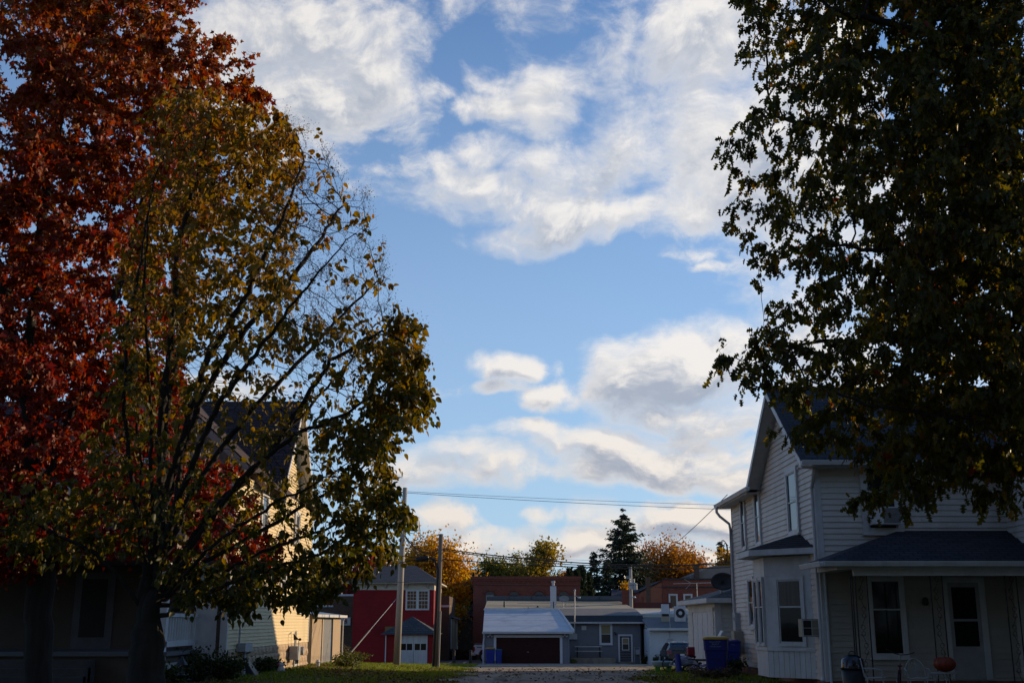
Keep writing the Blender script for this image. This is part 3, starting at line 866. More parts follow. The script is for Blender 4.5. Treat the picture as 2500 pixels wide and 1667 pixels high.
# steep cross gable to the right, wide white boxed rakes
SL = 3.2 / 2.72
def yroof(x, y): return (x, y, 9.98 - abs(y - 43.6) * SL)
rf = MB()
rf.slab([yroof(-8.08, 40.6), yroof(-20, 40.6), yroof(-20, 43.6), yroof(-8.08, 43.6)][::-1], .06)
rf.slab([yroof(-8.08, 43.6), yroof(-20, 43.6), yroof(-20, 46.6), yroof(-8.08, 46.6)][::-1], .06)
rfo = rf.build('roof', M_roofpurple, yh)
for a, b in ((40.6, 43.6), (43.6, 46.6)):
    P0, P1 = yroof(0, a), yroof(0, b)
    MB().prism([(-8.06, a, P0[2] - .065), (-8.06, b, P1[2] - .065), (-8.06, b, P1[2] - .3), (-8.06, a, P0[2] - .3)], (-.03, 0, 0)).build('rake_board', M_white, rfo)
    MB().slab([(-8.1, a, P0[2] - .2), (YX, a, P0[2] - .2), (YX, b, P1[2] - .2), (-8.1, b, P1[2] - .2)][::-1], .02).build('soffit_panel', M_white, rfo)
lw = MB(); lw.slab([(-8.2, 46.3, 6.9), (-8.2, 49.7, 6.0), (-20, 49.7, 6.0), (-20, 46.3, 6.9)], .06); lw.build('roof', M_roofpurple, yh)
# front gable with pinkish shingles
fg = MB()
fg.prism([(-8.6, 38.4, 6.2), (-17.6, 38.4, 6.2), (-12.6, 38.4, 10.0)], (0, 4, 0)); fgo = fg.build('gable', M_pink, yh)
fr = MB()
fr.slab([(-8.05, 37.9, 6.1), (-8.05, 43.4, 6.1), (-12.6, 43.4, 10.25), (-12.6, 37.9, 10.25)], .07); fr.slab([(-12.6, 37.9, 10.25), (-12.6, 43.4, 10.25), (-17.9, 43.4, 6.0), (-17.9, 37.9, 6.0)], .07)
fr.build('roof', M_roofpurple, yh)
fb_ = MB(); fb_.prism([(-8.05, 37.86, 6.02), (-12.6, 37.86, 10.17), (-12.6, 37.86, 9.85), (-8.05, 37.86, 5.75)], (0, .05, 0)); fb_.prism([(-12.6, 37.86, 10.17), (-17.9, 37.86, 5.92), (-17.9, 37.86, 5.65), (-12.6, 37.86, 9.85)], (0, .05, 0)); fb_.build('rake_board', M_pink, fgo)
pr_ = MB(); pr_.slab([(-8.2, 34.7, 6.15), (-8.2, 38.5, 6.6), (-20, 38.5, 6.6), (-20, 34.7, 6.15)], .08); pr_.build('roof', M_roofpurple, yh)
# upstairs front windows
for a, b in ((5.0, 6.2), (8.0, 9.2)):
    window(fs_, yh, a, b, 4.2, 5.8, M_white, M_glass, .14)
fgw = Wall((YX, 38.4, 0), (-1, 0, 0), (0, -1, 0))
window(fgw, yh, 3.4, 4.6, 6.9, 8.3, M_white, M_glass, .13)
# porch in front
PY = 31.9
pc = MB(); pc.box(-20, -9.45, PY, YY0 - .02, -.3, .75); pc.build('porch_base', mat('porch_skirt', (.10, .08, .06), (.08, .06, .045), 4, .8), yh)
pc = MB(); pc.box(-20.2, -9.3, PY - .15, YY0 - .02, .75, .86); pc.build('porch_floor', mat('porch_paint', (.10, .10, .105), (.08, .08, .085), 3, .7), yh)
pc = MB(); pc.box(-20.2, -9.2, PY - .2, YY0 - .02, 3.35, 3.75); pc.build('porch_beam', mat('porch_trim', (.22, .17, .14), (.18, .14, .12), 4, .7), yh)
pc = MB(); pc.slab([(-20.4, PY - .5, 3.8), (-9.0, PY - .5, 3.8), (-9.0, YY0, 4.6), (-20.4, YY0, 4.6)], .06); pc.build('porch_roof', M_roofpurple, yh)
cf = MB(); cf.box(-20.2, -9.2, PY - .05, YY0 - .02, 3.3, 3.35); cf.build('porch_ceiling', mat('porch_ceiling_paint', (.2, .17, .14), None, 3, .8), yh)
rl = MB(); rl.box(-9.52, -9.4, PY + .1, YY0 - .1, 1.78, 1.88); rl.box(-9.5, -9.42, PY + .1, YY0 - .1, .98, 1.13); ro = rl.build('railing', M_white, yh)
bal = MB(); bal.box(-9.485, -9.435, 0, .05, 1.13, 1.78)
bm0 = None
for i in range(12):
    y = PY + .25 + i * .25
    b = MB(); b.box(-9.485, -9.435, y, y + .06, 1.13, 1.78); b.build('baluster', M_white, ro)
lat = None
for i in range(22):
    y = PY + .06 + i * .14
    b = MB(); b.box(-9.46, -9.435, y, y + .075, -.1, .55); b.build('skirt_slat', M_white, yh)
po = MB(); po.box(-9.62, -9.42, PY, PY + .2, -.2, 3.4); po.build('porch_post', M_white, yh)
M_tanstone = mat('tan_stone', (.2, .16, .11), (.12, .1, .07), 5, .9, .6, 9)
for x in (-14.9, -18.5):
    po = MB(); po.box(x - .3, x + .3, PY, PY + .5, -.2, 3.4); po.build('porch_post', M_tanstone, yh)
for i in range(4):
    st = MB(); st.box(-14.4, -11.2, PY - .3 - .32 * (i + 1), PY - .15 - .32 * i + .02, -.3, .66 - .2 * i); st.build('step', mat('dark_step', (.07, .065, .06), (.05, .046, .042), 3, .9), yh)
dr = MB(); fs_.box(dr, 3.4, 4.6, .86, 3.1, -.02, .05); dro = dr.build('door', mat('door_paint', (.12, .11, .115), (.09, .085, .09), 3, .7), yh, label='pale grey front door under the porch')
dr = MB(); fs_.box(dr, 3.62, 4.38, 1.2, 2.9, 0, .06); dr.build('pane', mat('dark_curtain_pane', (.02, .018, .018), (.012, .011, .011), 4, .55), dro)
wb = MB(); fs_.box(wb, .28, .95, .55, 3.3, -.02, .06); wb.build('panel', M_white, yh)
# gas and electric meters, pipe on the foundation
gm = MB(); gm.box(YX + .12, YX + .42, 44.75, 45.35, .25, .75); gm.lathe([(.16, 0), (.16, .22)], (YX + .2, 46.1, .55), 12, 'x')
gm.tube([(YX + .25, 45.05, -.2), (YX + .25, 45.05, 1.25), (YX + .18, 45.6, 1.3), (YX + .18, 45.6, .7)], .03, 6); gm.build('gas_meter', M_greymetal, yh)
em = MB(); em.box(YX + .02, YX + .3, 36.5, 37.5, .75, 1.0); em.tube([(YX + .12, 36.4, .9), (YX + .12, 36.4, 1.5)], .03, 6); em.tube([(YX + .16, 37.0, .75), (YX + .16, 37.05, -.1)], .06, 6); em.build('vent_box', M_greymetal, yh)

# tan metal shed behind the cream house
sh = thing('metal_shed', 'low tan metal shed with a blue grey roof beyond the cream house', 'shed', (-9.2, 54, -.3))
M_tan = mat('tan_panel', (.42, .30, .19), (.38, .27, .17), 3, .6, .3, 40, stretch=(4, 4, .1))
sw_ = Wall((-9.2, 54.0, 0), (0, 1, 0), (1, 0, 0))
s0 = MB(); s0.box(-13, -9.25, 54.0, 63.0, -.6, 1.95); s0.build('wall', M_tan, sh)
for i in range(30):
    a = i * .3
    sw_.box(MB(), a + .02, a + .28, -.5, 1.93, -.06, .0 if not 3.0 < a < 6.3 else -.035).build('panel', M_tan if not 3.0 < a < 6.3 else mat('grey_shed_shadow', (.20, .20, .21), (.17, .17, .18), 3, .6), sh)  # grey middle panels: a cast shadow put into colour and a shallow recess
s0 = MB(); s0.slab([(-8.95, 53.7, 1.98), (-8.95, 63.3, 1.98), (-13.2, 63.3, 2.5), (-13.2, 53.7, 2.5)], .05); s0.build('roof', mat('blue_metal_roof', (.16, .2, .28), (.13, .17, .24), 2, .45), sh)
s0 = MB(); s0.box(-8.96, -8.9, 53.7, 63.3, 1.86, 1.985); s0.build('fascia', M_white, sh)
s0 = MB(); s0.tube([(-9.0, 63.15, 1.9), (-9.1, 63.1, 1.7), (-9.1, 63.1, -.4)], .04, 6); s0.build('downspout', M_white, sh)
# ------------------------------------------------------------------ white garage beside the white house
M_pwhite = mat('old_white_boards', (.52, .50, .46), (.44, .42, .38), 2, .7, .1, 20, dirt=(.2, .18, .15, .4), vary=.08)
wg = thing('white_garage', 'white clapboard garage with satellite dish beside the white house', 'garage', (8.0, 46, -.1))
GX, GY, GY1 = 8.0, 46.0, 53.2
gb = MB(); gb.box(GX + .03, 15, GY + .03, GY1, -.6, 2.5); gb.build('wall', M_pwhite, wg)
gf = Wall((GX, GY, 0), (1, 0, 0), (0, -1, 0)); gl = Wall((GX, GY, 0), (0, 1, 0), (-1, 0, 0))
siding(gf, -.3, 2.5, lambda z: (.22, 7), .175, M_pwhite, wg)
for z0_, z1_, a_, b_ in ((-.3, 2.05, .02, .35), (-.3, 2.05, 5.75, 7.2), (2.2, 2.5, .02, 7.2)):
    siding(gl, z0_, z1_, lambda z: (a_, b_), .175, M_pwhite, wg)
m_ = MB(); gl.box(m_, .35, .5, -.3, 2.05, -.02, .05); gl.box(m_, 5.6, 5.75, -.3, 2.05, -.02, .05); gl.box(m_, .35, 5.75, 2.05, 2.2, -.02, .055); m_.build('door_frame', M_pwhite, wg)
m_ = MB(); gl.box(m_, .5, 5.6, -.3, 2.05, -.02, .012); gdo = m_.build('door', M_white, wg, label='wide white panelled garage door')
for j in range(4):
    for i in range(4):
        gl.box(MB(), .56 + 1.27 * i, 1.74 + 1.27 * i, -.22 + j * .57, .27 + j * .57, .0, .03).build('door_panel', M_white, gdo)
m_ = MB(); gf.box(m_, -.035, .22, -.3, 2.5, -.02, .042); m_.build('corner_board', M_white, wg)
r = MB()
hip = (11.4, 49.6, 3.62)
r.add([(GX - .38, GY - .42, 2.55), (15.4, GY - .42, 2.55), (15.4, GY1 + .4, 2.55), (GX - .38, GY1 + .4, 2.55), hip, (15.4, 49.6, 3.62), (GX - .38, GY - .42, 2.48), (15.4, GY - .42, 2.48), (15.4, GY1 + .4, 2.48), (GX - .38, GY1 + .4, 2.48)],
      [(0, 1, 5, 4), (2, 3, 4, 5), (3, 0, 4), (9, 8, 7, 6)])
r.build('roof', brickmat('garage_shingle', (.10, .11, .115), (.075, .08, .085), (.03, .032, .034), .33, .14, axis='xy', bump=.8), wg)
m_ = MB(); m_.box(GX - .38, 15.4, GY - .45, GY - .42, 2.38, 2.55); m_.box(GX - .41, GX - .38, GY - .45, GY1 + .4, 2.38, 2.55); m_.box(GX - .38, 15.4, GY - .42, GY, 2.36, 2.38); m_.box(GX - .38, GX, GY, GY1 + .4, 2.36, 2.38); m_.build('fascia', M_white, wg)
# dish on the garage roof (seen from behind)
ds = thing('satellite_dish', 'dark oval satellite dish on the white garage roof', 'satellite dish', (8.35, 46.3, 2.7))
b = MB(); b.lathe([(.01, .10), (.22, .075), (.38, .03), (.475, -.03), (.48, -.045), (.38, .012), (.22, .055), (.01, .08)], (8.36, 46.1, 3.2), 24, 'y', .72); b.build('reflector', mat('dish_grey', (.05, .052, .055), (.04, .04, .045), 5, .6), ds, smooth=True)
b = MB(); b.tube([(8.35, 46.45, 2.66), (8.35, 46.35, 3.0), (8.36, 46.2, 3.14)], .035, 8); b.build('mast', M_galv, ds)
b = MB(); b.box(8.29, 8.43, 46.13, 46.25, 3.1, 3.24); b.build('bracket', M_black, ds)

# ------------------------------------------------------------------ grey building with the garage door
gbz = -1.36
gr = thing('grey_building', 'low grey clapboard building with a wide brown garage door and white porch roof', 'building', (1.2, 85, gbz))
M_grey = mat('grey_siding', (.17, .175, .205), (.145, .15, .175), 2, .7, .06, 20, dirt=(.10, .10, .10, .3))
M_trimg = mat('white_trim', (.55, .55, .57), (.48, .48, .5), 4, .6)
M_tanroof = mat('tan_roll_roof', (.34, .30, .22), (.26, .23, .17), .8, .9, .2, 10, stretch=(.6, 2.5, 1), dirt=(.12, .11, .10, .6), dscale=.5)
M_greyroof = mat('grey_roll_roof', (.14, .145, .155), (.10, .105, .115), 1.0, .85, .15, 10)
M_whiteroof = mat('white_coated_roof', (.52, .54, .57), (.43, .45, .49), 1.2, .6, .2, 6, stretch=(.35, 1, 1), dirt=(.25, .25, .27, .55), dscale=.6)
c = MB(); c.box(-1.9, 4.12, 85.03, 90, gbz - .3, 1.0); c.box(4.1, 9.7, 88.03, 104, gbz - .3, 1.62); c.box(-2.1, 9.7, 90, 104, gbz - .3, 1.7)
c.prism([(-2.1, 88.2, 1.6), (-2.1, 104, 1.6), (-2.1, 104, 3.4), (-2.1, 93, 2.55), (-2.1, 88.2, 2.0)], (11.8, 0, 0)); c.build('wall', M_grey, gr)
w1 = Wall((-1.9, 85.03, 0), (1, 0, 0), (0, -1, 0)); w2 = Wall((4.12, 88.03, 0), (1, 0, 0), (0, -1, 0))
def sd(w_, a, b, z0, z1): return siding(w_, z0, z1, lambda z: (a, b), .12, M_grey, gr, joined=True)
sd(w1, .1, .62, gbz, .95); sd(w1, 5.5, 5.95, gbz, .95); sd(w1, .62, 5.5, .72, .95); sd(w2, 0, 5.58, gbz, 1.6)
t = MB()
w1.box(t, .58, .76, gbz, .70, -.02, .06); w1.box(t, 5.36, 5.54, gbz, .70, -.02, .06); w1.box(t, .58, 5.54, .55, .72, -.02, .065); t.build('door_frame', M_trimg, gr)
M_brown = mat('brown_door', (.045, .018, .015), (.03, .012, .011), 3, .85, .1, spec=.08, stretch=(1, 1, 3))
go_ = None
dmb = MB(); w1.box(dmb, .76, 5.36, gbz, .55, -.02, .012); go_ = dmb.build('garage_door', M_brown, gr, label='wide dark brown garage door')
for i in range(4):
    z = gbz + .02 + i * .475
    for j in range(4):
        w1.box(MB(), .79 + j * 1.14, 1.88 + j * 1.14, z + .04, z + .43, .0, .03).build('door_panel', M_brown, go_)
hb = MB(); hb.tube([w1.p(3.0, .02, -.46), w1.p(3.0, .08, -.46), w1.p(3.12, .08, -.46)], .02, 6); hb.build('handle', M_galv, go_)
r = MB()
r.slab([(-2.1, 84.55, .98), (4.4, 84.55, .98), (3.5, 89.2, 2.5), (-2.1, 89.2, 2.5)], .06)
ro_ = r.build('garage_roof', M_whiteroof, gr, label='white coated low roof over the garage')
for i in range(1, 4):
    q0 = 84.55 + i * 1.16; zz_ = .98 + (q0 - 84.55) * 1.52 / 4.65
    MB().box(-2.1, 4.38 - (q0 - 84.55) * .19, q0, q0 + .05, zz_ - .01, zz_ + .009).build('roof_seam', M_whiteroof, ro_)
r = MB(); r.box(-2.12, 3.5, 89.2, 89.5, 2.46, 2.66); r.slab([(4.4, 84.5, 1.06), (4.5, 84.6, 1.1), (3.62, 89.3, 2.62), (3.5, 89.3, 2.58)], .18); r.build('parapet', M_trimg, ro_)
gutter('gutter', [(-2.15, 84.55, .96), (4.4, 84.55, .96)], ro_, M_trimg, .14, .14)
t = MB(); t.tube([(-2.02, 84.6, .82), (-2.02, 84.9, .5), (-2.06, 84.95, .2), (-2.06, 84.95, gbz)], .06, 8); t.build('downspout', M_trimg, gr)
t = MB(); w1.box(t, -.03, .1, gbz, 1.0, -.02, .04); t.build('corner_board', M_grey, gr)
t = MB(); w1.box(t, 5.92, 6.05, gbz, 1.0, -.02, .04); t.build('corner_board', M_grey, gr)
# floodlights
for a in (.32, 5.72):
    f_ = MB()
    for q in (-.13, .13): f_.lathe([(.03, -.1), (.07, 0), (.075, .02)], (-1.9 + a + q, 84.86, .62), 8, 'y')
    f_.box(-1.9 + a - .05, -1.9 + a + .05, 84.92, 85.03, .66, .78)
    f_.build('floodlight', M_trimg, gr)
# main low roof in three bands, seams proud
r = MB(); r.slab([(3.9, 87.55, 1.66), (9.85, 87.55, 1.66), (9.85, 88.3, 2.12), (3.9, 88.3, 2.12)], .06); r.build('roof_edge', mat('black_roof_edge', (.03, .032, .037), (.022, .024, .028), 3, .8), gr)
r = MB(); r.slab([(3.55, 88.3, 2.12), (9.85, 88.3, 2.12), (9.78, 93.4, 2.68), (3.55, 93.4, 2.68)], .06); r.build('roof', M_greyroof, gr)
r = MB(); r.slab([(-2.2, 89.5, 2.58), (3.55, 89.5, 2.58), (3.55, 93.4, 2.68), (-2.2, 93.4, 2.68)], .06); r.slab([(-2.2, 93.4, 2.685), (9.78, 93.4, 2.685), (9.6, 104, 3.42), (-2.2, 104, 3.5)], .06); r.build('roof', M_tanroof, gr)
r = MB()
for a, b, y in ((-2.1, 5.5, 96.6), (0.5, 9.5, 99.8), (-2.1, 9.6, 102)):
    z = 2.69 + (y - 93.4) * .072
    r.box(a, b, y, y + .14, z, z + .03)
r.build('roof_seam', M_greyroof, gr)
r = MB(); r.box(-2.25, 9.7, 104, 104.3, 3.2, 3.85); r.build('parapet', mat('slate_parapet', (.09, .10, .115), (.07, .075, .09), 2, .7), gr)
for i in range(6):
    MB().box(-2.2 + i * 2.0, -.3 + i * 2.0, 103.9, 104.0, 3.55, 3.87).build('parapet_panel', MATS['slate_parapet'], gr)
gutter('gutter', [(4.0, 87.55, 1.64), (9.85, 87.55, 1.64)], gr, M_trimg, .14, .12)
t = MB(); w2.box(t, 5.5, 5.6, gbz, 1.6, -.02, .05); t.build('downspout', M_black, gr)
M_yblind = glassmat('glass_yellow_blind', (.22, .19, .11), .15)
window(w2, gr, 2.42, 3.4, .0, 1.55, M_trimg, M_shade, .12, upper=M_yblind)
t = MB(); w2.box(t, 3.82, 3.94, gbz, .74, -.02, .06); w2.box(t, 4.78, 4.9, gbz, .74, -.02, .06); w2.box(t, 3.94, 4.78, .62, .74, -.02, .058); t.build('door_frame', M_trimg, gr)
t = MB(); w2.box(t, 3.94, 4.78, gbz + .12, .62, -.02, .02); bdo = t.build('door', M_black, gr, label='black back door with a small window')
t = MB(); w2.box(t, 4.1, 4.64, -.42, .5, .0, .03); bfo = t.build('window', M_trimg, bdo)
t = MB(); w2.box(t, 4.16, 4.58, .07, .44, .0, .034); t.build('pane', M_yblind, bdo)
t = MB(); w2.box(t, 4.16, 4.58, -.36, .03, .0, .034); t.build('pane', M_shade, bdo)
t = MB(); w2.box(t, 3.8, 4.95, gbz - .1, gbz + .1, 0, .6); t.build('step', M_concrete, gr)
t = MB(); w2.box(t, 1.1, 1.45, 1.05, 1.35, 0, .06); vo_ = t.build('vent', M_trimg, gr)
for i in range(4): w2.box(MB(), 1.13, 1.42, 1.09 + i * .065, 1.12 + i * .065, .05, .09).build('louver', M_trimg, vo_)
t = MB(); w2.box(t, 3.5, 3.62, .82, .9, 0, .25); t.lathe([(.06, -.1), (.09, .02)], (7.75, 87.75, .78), 8); t.build('wall_lamp', M_black, gr)
t = MB(); w2.box(t, -.1, .75, .38, .78, .02, .3); t.build('service_box', M_greymetal, gr)
# roof furniture (each stands on the roof)
ch = thing('chimney', 'white square flue chimney on the tan roof', 'chimney', W(1351, 1476, 95))
cz = W(1351, 1476, 95).z; cx_ = W(1351, 1476, 95).x
t = MB(); t.box(cx_ - .24, cx_ + .24, 94.8, 95.3, 2.6, W(1351, 1430, 95).z); t.build('stack', M_trimg, ch)
t = MB(); t.lathe([(.11, 0), (.11, .25), (.16, .27), (.16, .38), (.1, .42)], (cx_, 95.05, W(1351, 1430, 95).z), 10); t.build('flue_cap', M_galv, ch)
ms = thing('antenna_mast', 'thin galvanised mast with small antenna above the grey building', 'antenna', W(1403, 1545, 87.4))
a, b = W(1403, 1548, 87.4), W(1403, 1441, 87.4)
t = MB(); t.tube([a, b], .04, 6); t.build('mast', M_galv, ms)
t = MB(); t.tube([b + Vector((0, 0, -.35)), b + Vector((.3, 0, -.5))], .02, 5); t.lathe([(.1, -.05), (.1, .05)], b + Vector((.32, 0, -.5)), 8); t.lathe([(.09, -.02), (.02, .1)], b, 8); t.build('antenna', M_galv, ms)
d2 = thing('satellite_dish', 'round grey satellite dish standing on the tan roof', 'satellite dish', W(1376, 1482, 94))
p = W(1377, 1461, 94)
t = MB(); t.lathe([(.01, .08), (.25, .05), (.42, -.02), (.42, -.03), (.25, .03), (.01, .06)], p, 20, 'y', .62); t.build('reflector', mat('dish_light', (.25, .26, .27), (.2, .2, .21), 4, .6), d2, smooth=True)
t = MB(); t.tube([p + Vector((-.05, .1, -.1)), p + Vector((-.05, .15, -.75))], .035, 6); t.tube([p + Vector((-.05, .1, -.3)), p + Vector((.12, -.2, -.45)), p + Vector((-.05, -.1, -.6))], .02, 5); t.build('mast', M_galv, d2)
for px, py, h_ in ((1231, 1478, .35), (1290, 1487, .16), (1313, 1481, .12)):
    p = W(px, py, 92 if py > 1485 else 95)
    v = thing('roof_vent', 'short black vent pipe on the tan roof, %s' % {1231: 'leftmost and tallest', 1290: 'middle one', 1313: 'close left of the white chimney'}[px], 'vent pipe', p, group='vent pipes on the tan roof')
    t = MB(); t.tube([p + Vector((0, 0, -.15)), p + Vector((0, 0, h_))], .06, 8); t.build('pipe', M_black, v)
    t = MB(); t.lathe([(.13, -.02), (.10, .03)], p, 8); t.build('flashing', M_black, v)
p = W(1352, 1486, 89.6)
v = thing('roof_vent', 'slim dark vent pipe beside the parapet of the white roof', 'vent pipe', p, group='vent pipes on the tan roof')
t = MB(); t.tube([p, p + Vector((0, 0, .55))], .05, 8); t.build('pipe', M_black, v)

# platform and bench in front of the grey building
pl = MB(); pl.box(4.3, 7.6, 86.5, 87.9, -1.7, -.9); tag(pl.build('loading_platform', M_concrete), 'low concrete platform along the grey clapboard wall', 'platform')
bn = thing('picnic_bench', 'narrow weathered bench with table top on the concrete platform', 'bench', (5.6, 87.2, -.9))
for n_, (x0, x1, y0, y1, z0, z1) in dict(table_top=(4.65, 6.65, 87.0, 87.3, -.16, -.1), seat=(4.65, 6.65, 86.7, 86.95, -.47, -.42)).items():
    t = MB(); t.box(x0, x1, y0, y1, z0, z1); t.build(n_, M_galv, bn)
for x in (4.78, 6.45):
    t = MB(); t.prism([(x, 86.75, -.9), (x, 86.85, -.9), (x, 87.2, -.16), (x, 87.1, -.16)], (.08, 0, 0)); t.prism([(x + .0, 87.5, -.9), (x, 87.4, -.9), (x, 87.08, -.16), (x, 87.18, -.16)], (.06, 0, 0)); t.build('leg', M_black, bn)
gmx = thing('gas_meter', 'gas meter and pipes standing against the grey wall by the black door', 'gas meter', (9.35, 87.7, -1.36))
t = MB(); t.box(9.2, 9.5, 87.5, 87.8, -.7, -.35); t.build('meter', M_greymetal, gmx)
t = MB(); t.tube([(9.1, 87.7, -1.4), (9.1, 87.7, -.2), (9.5, 87.7, -.2), (9.55, 87.7, -1.4)], .035, 6); t.build('pipe', M_greymetal, gmx)

# ------------------------------------------------------------------ white annex beyond
an = thing('white_annex', 'low white clapboard annex with flat grey roof behind the parked car', 'building', (11, 84.5, -1.3))
c = MB(); c.box(9.93, 16, 84.53, 93, -1.7, 1.19); c.prism([(9.93, 84.5, 1.15), (9.93, 93, 1.15), (9.93, 93, 2.55)], (6, 0, 0)); c.build('wall', M_pwhite, an)
wa = Wall((9.9, 84.5, 0), (1, 0, 0), (0, -1, 0)); wb_ = Wall((9.9, 84.5, 0), (0, 1, 0), (-1, 0, 0))
M_w2 = mat('white_lap', (.55, .57, .60), (.48, .50, .53), 2, .6)
siding(wa, -1.4, 1.15, lambda z: (.1, 6), .11, M_w2, an, joined=True); siding(wb_, -1.4, 1.15, lambda z: (0, 3.5), .11, M_w2, an, joined=True)
t = MB(); wa.box(t, -.03, .12, -1.4, 1.15, -.02, .04); t.build('corner_board', M_trimg, an)
r = MB(); r.slab([(9.75, 84.1, 1.2), (16, 84.1, 1.2), (16, 88.5, 1.95), (9.75, 88.5, 1.95)], .05); r.build('roof', M_greyroof, an)
r = MB(); r.slab([(8.6, 88.5, 1.98), (16, 88.5, 1.98), (16, 96, 2.72), (8.2, 96, 2.72)], .05); r.build('roof', M_tanroof, an)
t = MB(); t.box(9.7, 16, 84.0, 84.1, 1.05, 1.22); t.build('fascia', M_trimg, an)
t = MB(); t.box(17.5, 30, 80, 95.5, -1.8, 5.2); t.prism([(17.5, 80, 5.2), (30, 80, 5.2), (23.75, 80, 7.6)], (0, 15.5, 0)); t.build('shade_block', M_pwhite, an)  # unseen tall block, added to throw shade over the apron
t = MB(); t.slab([(17.1, 79.6, 5.1), (17.1, 96, 5.1), (23.75, 96, 7.7), (23.75, 79.6, 7.7)][::-1], .06); t.slab([(23.75, 79.6, 7.7), (23.75, 96, 7.7), (30.4, 96, 5.1), (30.4, 79.6, 5.1)][::-1], .06); t.build('roof', M_greyroof, an)  # top of the added shade block
window(wa, an, 2.7, 3.6, .1, .82, M_trimg, M_shade, .08)
t = MB(); wa.box(t, 1.28, 1.62, -.05, .48, 0, .14); t.lathe([(.12, -.02), (.12, .05)], (11.35, 84.33, .25), 12, 'y'); t.tube([(11.35, 84.42, .48), (11.35, 84.42, 1.1), (11.35, 84.2, 1.2), (11.35, 84.2, 2.6)], .03, 6); t.build('electric_meter', M_greymetal, an)
t = MB(); wa.box(t, .4, .65, -.95, -.6, 0, .12); t.build('hose_box', M_greymetal, an)
# roof units
ru = thing('condenser', 'white air conditioner condenser with round fan on the annex roof', 'air conditioner', W(1661, 1517, 87))
p = W(1661, 1517, 87)
t = MB(); t.box(p.x - .42, p.x + .40, 86.85, 87.3, p.z, p.z + 1.12); t.build('casing', M_white, ru, bevel=.03)
t = MB(); t.lathe([(.30, 0), (.34, -.02), (.30, -.04), (.26, -.03)], (p.x, 86.84, p.z + .62), 24, 'y'); t.build('fan_ring', M_black, ru)
t = MB(); t.lathe([(.26, -.01), (.26, .0)], (p.x, 86.84, p.z + .62), 24, 'y'); t.build('fan_guard', M_black, ru)
t = MB(); t.lathe([(.14, -.03), (.12, -.04), (.01, -.045)], (p.x, 86.84, p.z + .62), 16, 'y'); t.build('hub', M_trimg, ru)
t = MB(); t.box(p.x - .4, p.x - .3, 86.9, 87.25, p.z - .16, p.z); t.box(p.x + .28, p.x + .38, 86.9, 87.25, p.z - .16, p.z); t.build('foot', M_black, ru)
rv = thing('roof_exhaust', 'square pale exhaust hood in stacked tiers on the annex roof', 'exhaust hood', W(1625, 1518, 87))
p = W(1625, 1518, 87)
t = MB(); t.box(p.x - .28, p.x + .32, 86.8, 87.3, p.z - .12, p.z + .42); t.build('curb', M_beige, rv)
t = MB(); t.box(p.x - .34, p.x + .34, 86.7, 87.4, p.z + .6, p.z + .78); t.build('hood', M_trimg, rv)
t = MB(); t.box(p.x - .24, p.x + .24, 86.85, 87.25, p.z + .42, p.z + .6); t.build('neck', M_black, rv)
t = MB(); t.box(p.x - .26, p.x + .26, 86.8, 87.3, p.z + .78, p.z + 1.3); t.build('cowl', M_trimg, rv)

# ------------------------------------------------------------------ red house and its little garage
M_red = mat('red_paint', (.25, .013, .016), (.19, .011, .013), 1.2, .9, .15, 14, stretch=(1, 1, 5), dirt=(.05, .012, .014, .5), dscale=.5)
M_creamtrim = mat('cream_trim', (.50, .45, .36), (.42, .38, .30), 3, .7)
rh = thing('red_house', 'two storey dark red house with slate hip roof and cream frieze', 'house', (-8.9, 88, -1.35))
c = MB(); c.box(-11.97, -5.9, 88, 97, -1.8, 4.02); c.build('wall', M_red, rh)
c = MB(); c.box(-12.0, -5.87, 87.96, 97.03, 3.98, 4.45); frz = c.build('frieze', M_creamtrim, rh)
for x in (-11.2, -9.6, -8.0, -6.4):
    c = MB(); c.prism([(x, 87.95, 4.42), (x, 87.6, 4.42), (x, 87.95, 4.1)], (.12, 0, 0)); c.build('bracket', M_creamtrim, frz)
c = MB(); c.box(-12.45, -5.45, 87.5, 97.5, 4.45, 4.55); c.build('eave', M_creamtrim, rh)
c = MB(); c.add([(-12.5, 87.45, 4.56), (-5.4, 87.45, 4.56), (-5.4, 97.5, 4.56), (-12.5, 97.5, 4.56), (-10.4, 91.6, 5.95), (-7.6, 91.6, 5.95)], [(0, 1, 5, 4), (1, 2, 5), (2, 3, 4, 5), (3, 0, 4), (3, 2, 1, 0)])
rro = c.build('roof', brickmat('slate_hip', (.045, .052, .068), (.062, .068, .085), (.02, .022, .03), .35, .15, axis='xz', bump=.6, squash=(1, 1.5)), rh)
c = MB(); p = W(922, 1404, 89.8); c.tube([p, p + Vector((0, 0, .45))], .09, 8); c.lathe([(.22, -.02), (.1, .05)], p, 8); c.build('vent_pipe', M_galv, rro)
rw_ = Wall((-11.97, 88, 0), (1, 0, 0), (0, -1, 0))
wt_ = MB(); rw_.box(wt_, 3.94, 5.74, 2.5, 3.98, -.02, .06); wto = wt_.build('window', M_white, rh, label='pair of white sash windows upstairs')
for a in (4.08, 4.95):
    rw_.box(MB(), a, a + .66, 3.24, 3.88, 0, .066).build('pane', M_glass, wto); rw_.box(MB(), a, a + .66, 2.62, 3.17, 0, .064).build('pane', M_glass, wto)
    s_ = MB()
    for q in (.22, .44): rw_.box(s_, a + q - .012, a + q + .012, 2.62, 3.88, 0, .072)
    for z in (2.9, 3.45, 3.68): rw_.box(s_, a, a + .66, z - .012, z + .012, 0, .07)
    s_.build('sash', M_white, wto)
sw2 = Wall((-5.9, 88, 0), (0, 1, 0), (1, 0, 0))
for a in (1.5, 5):
    window(sw2, rh, a, a + 1, 2.5, 3.9, M_white, M_glass, .12)
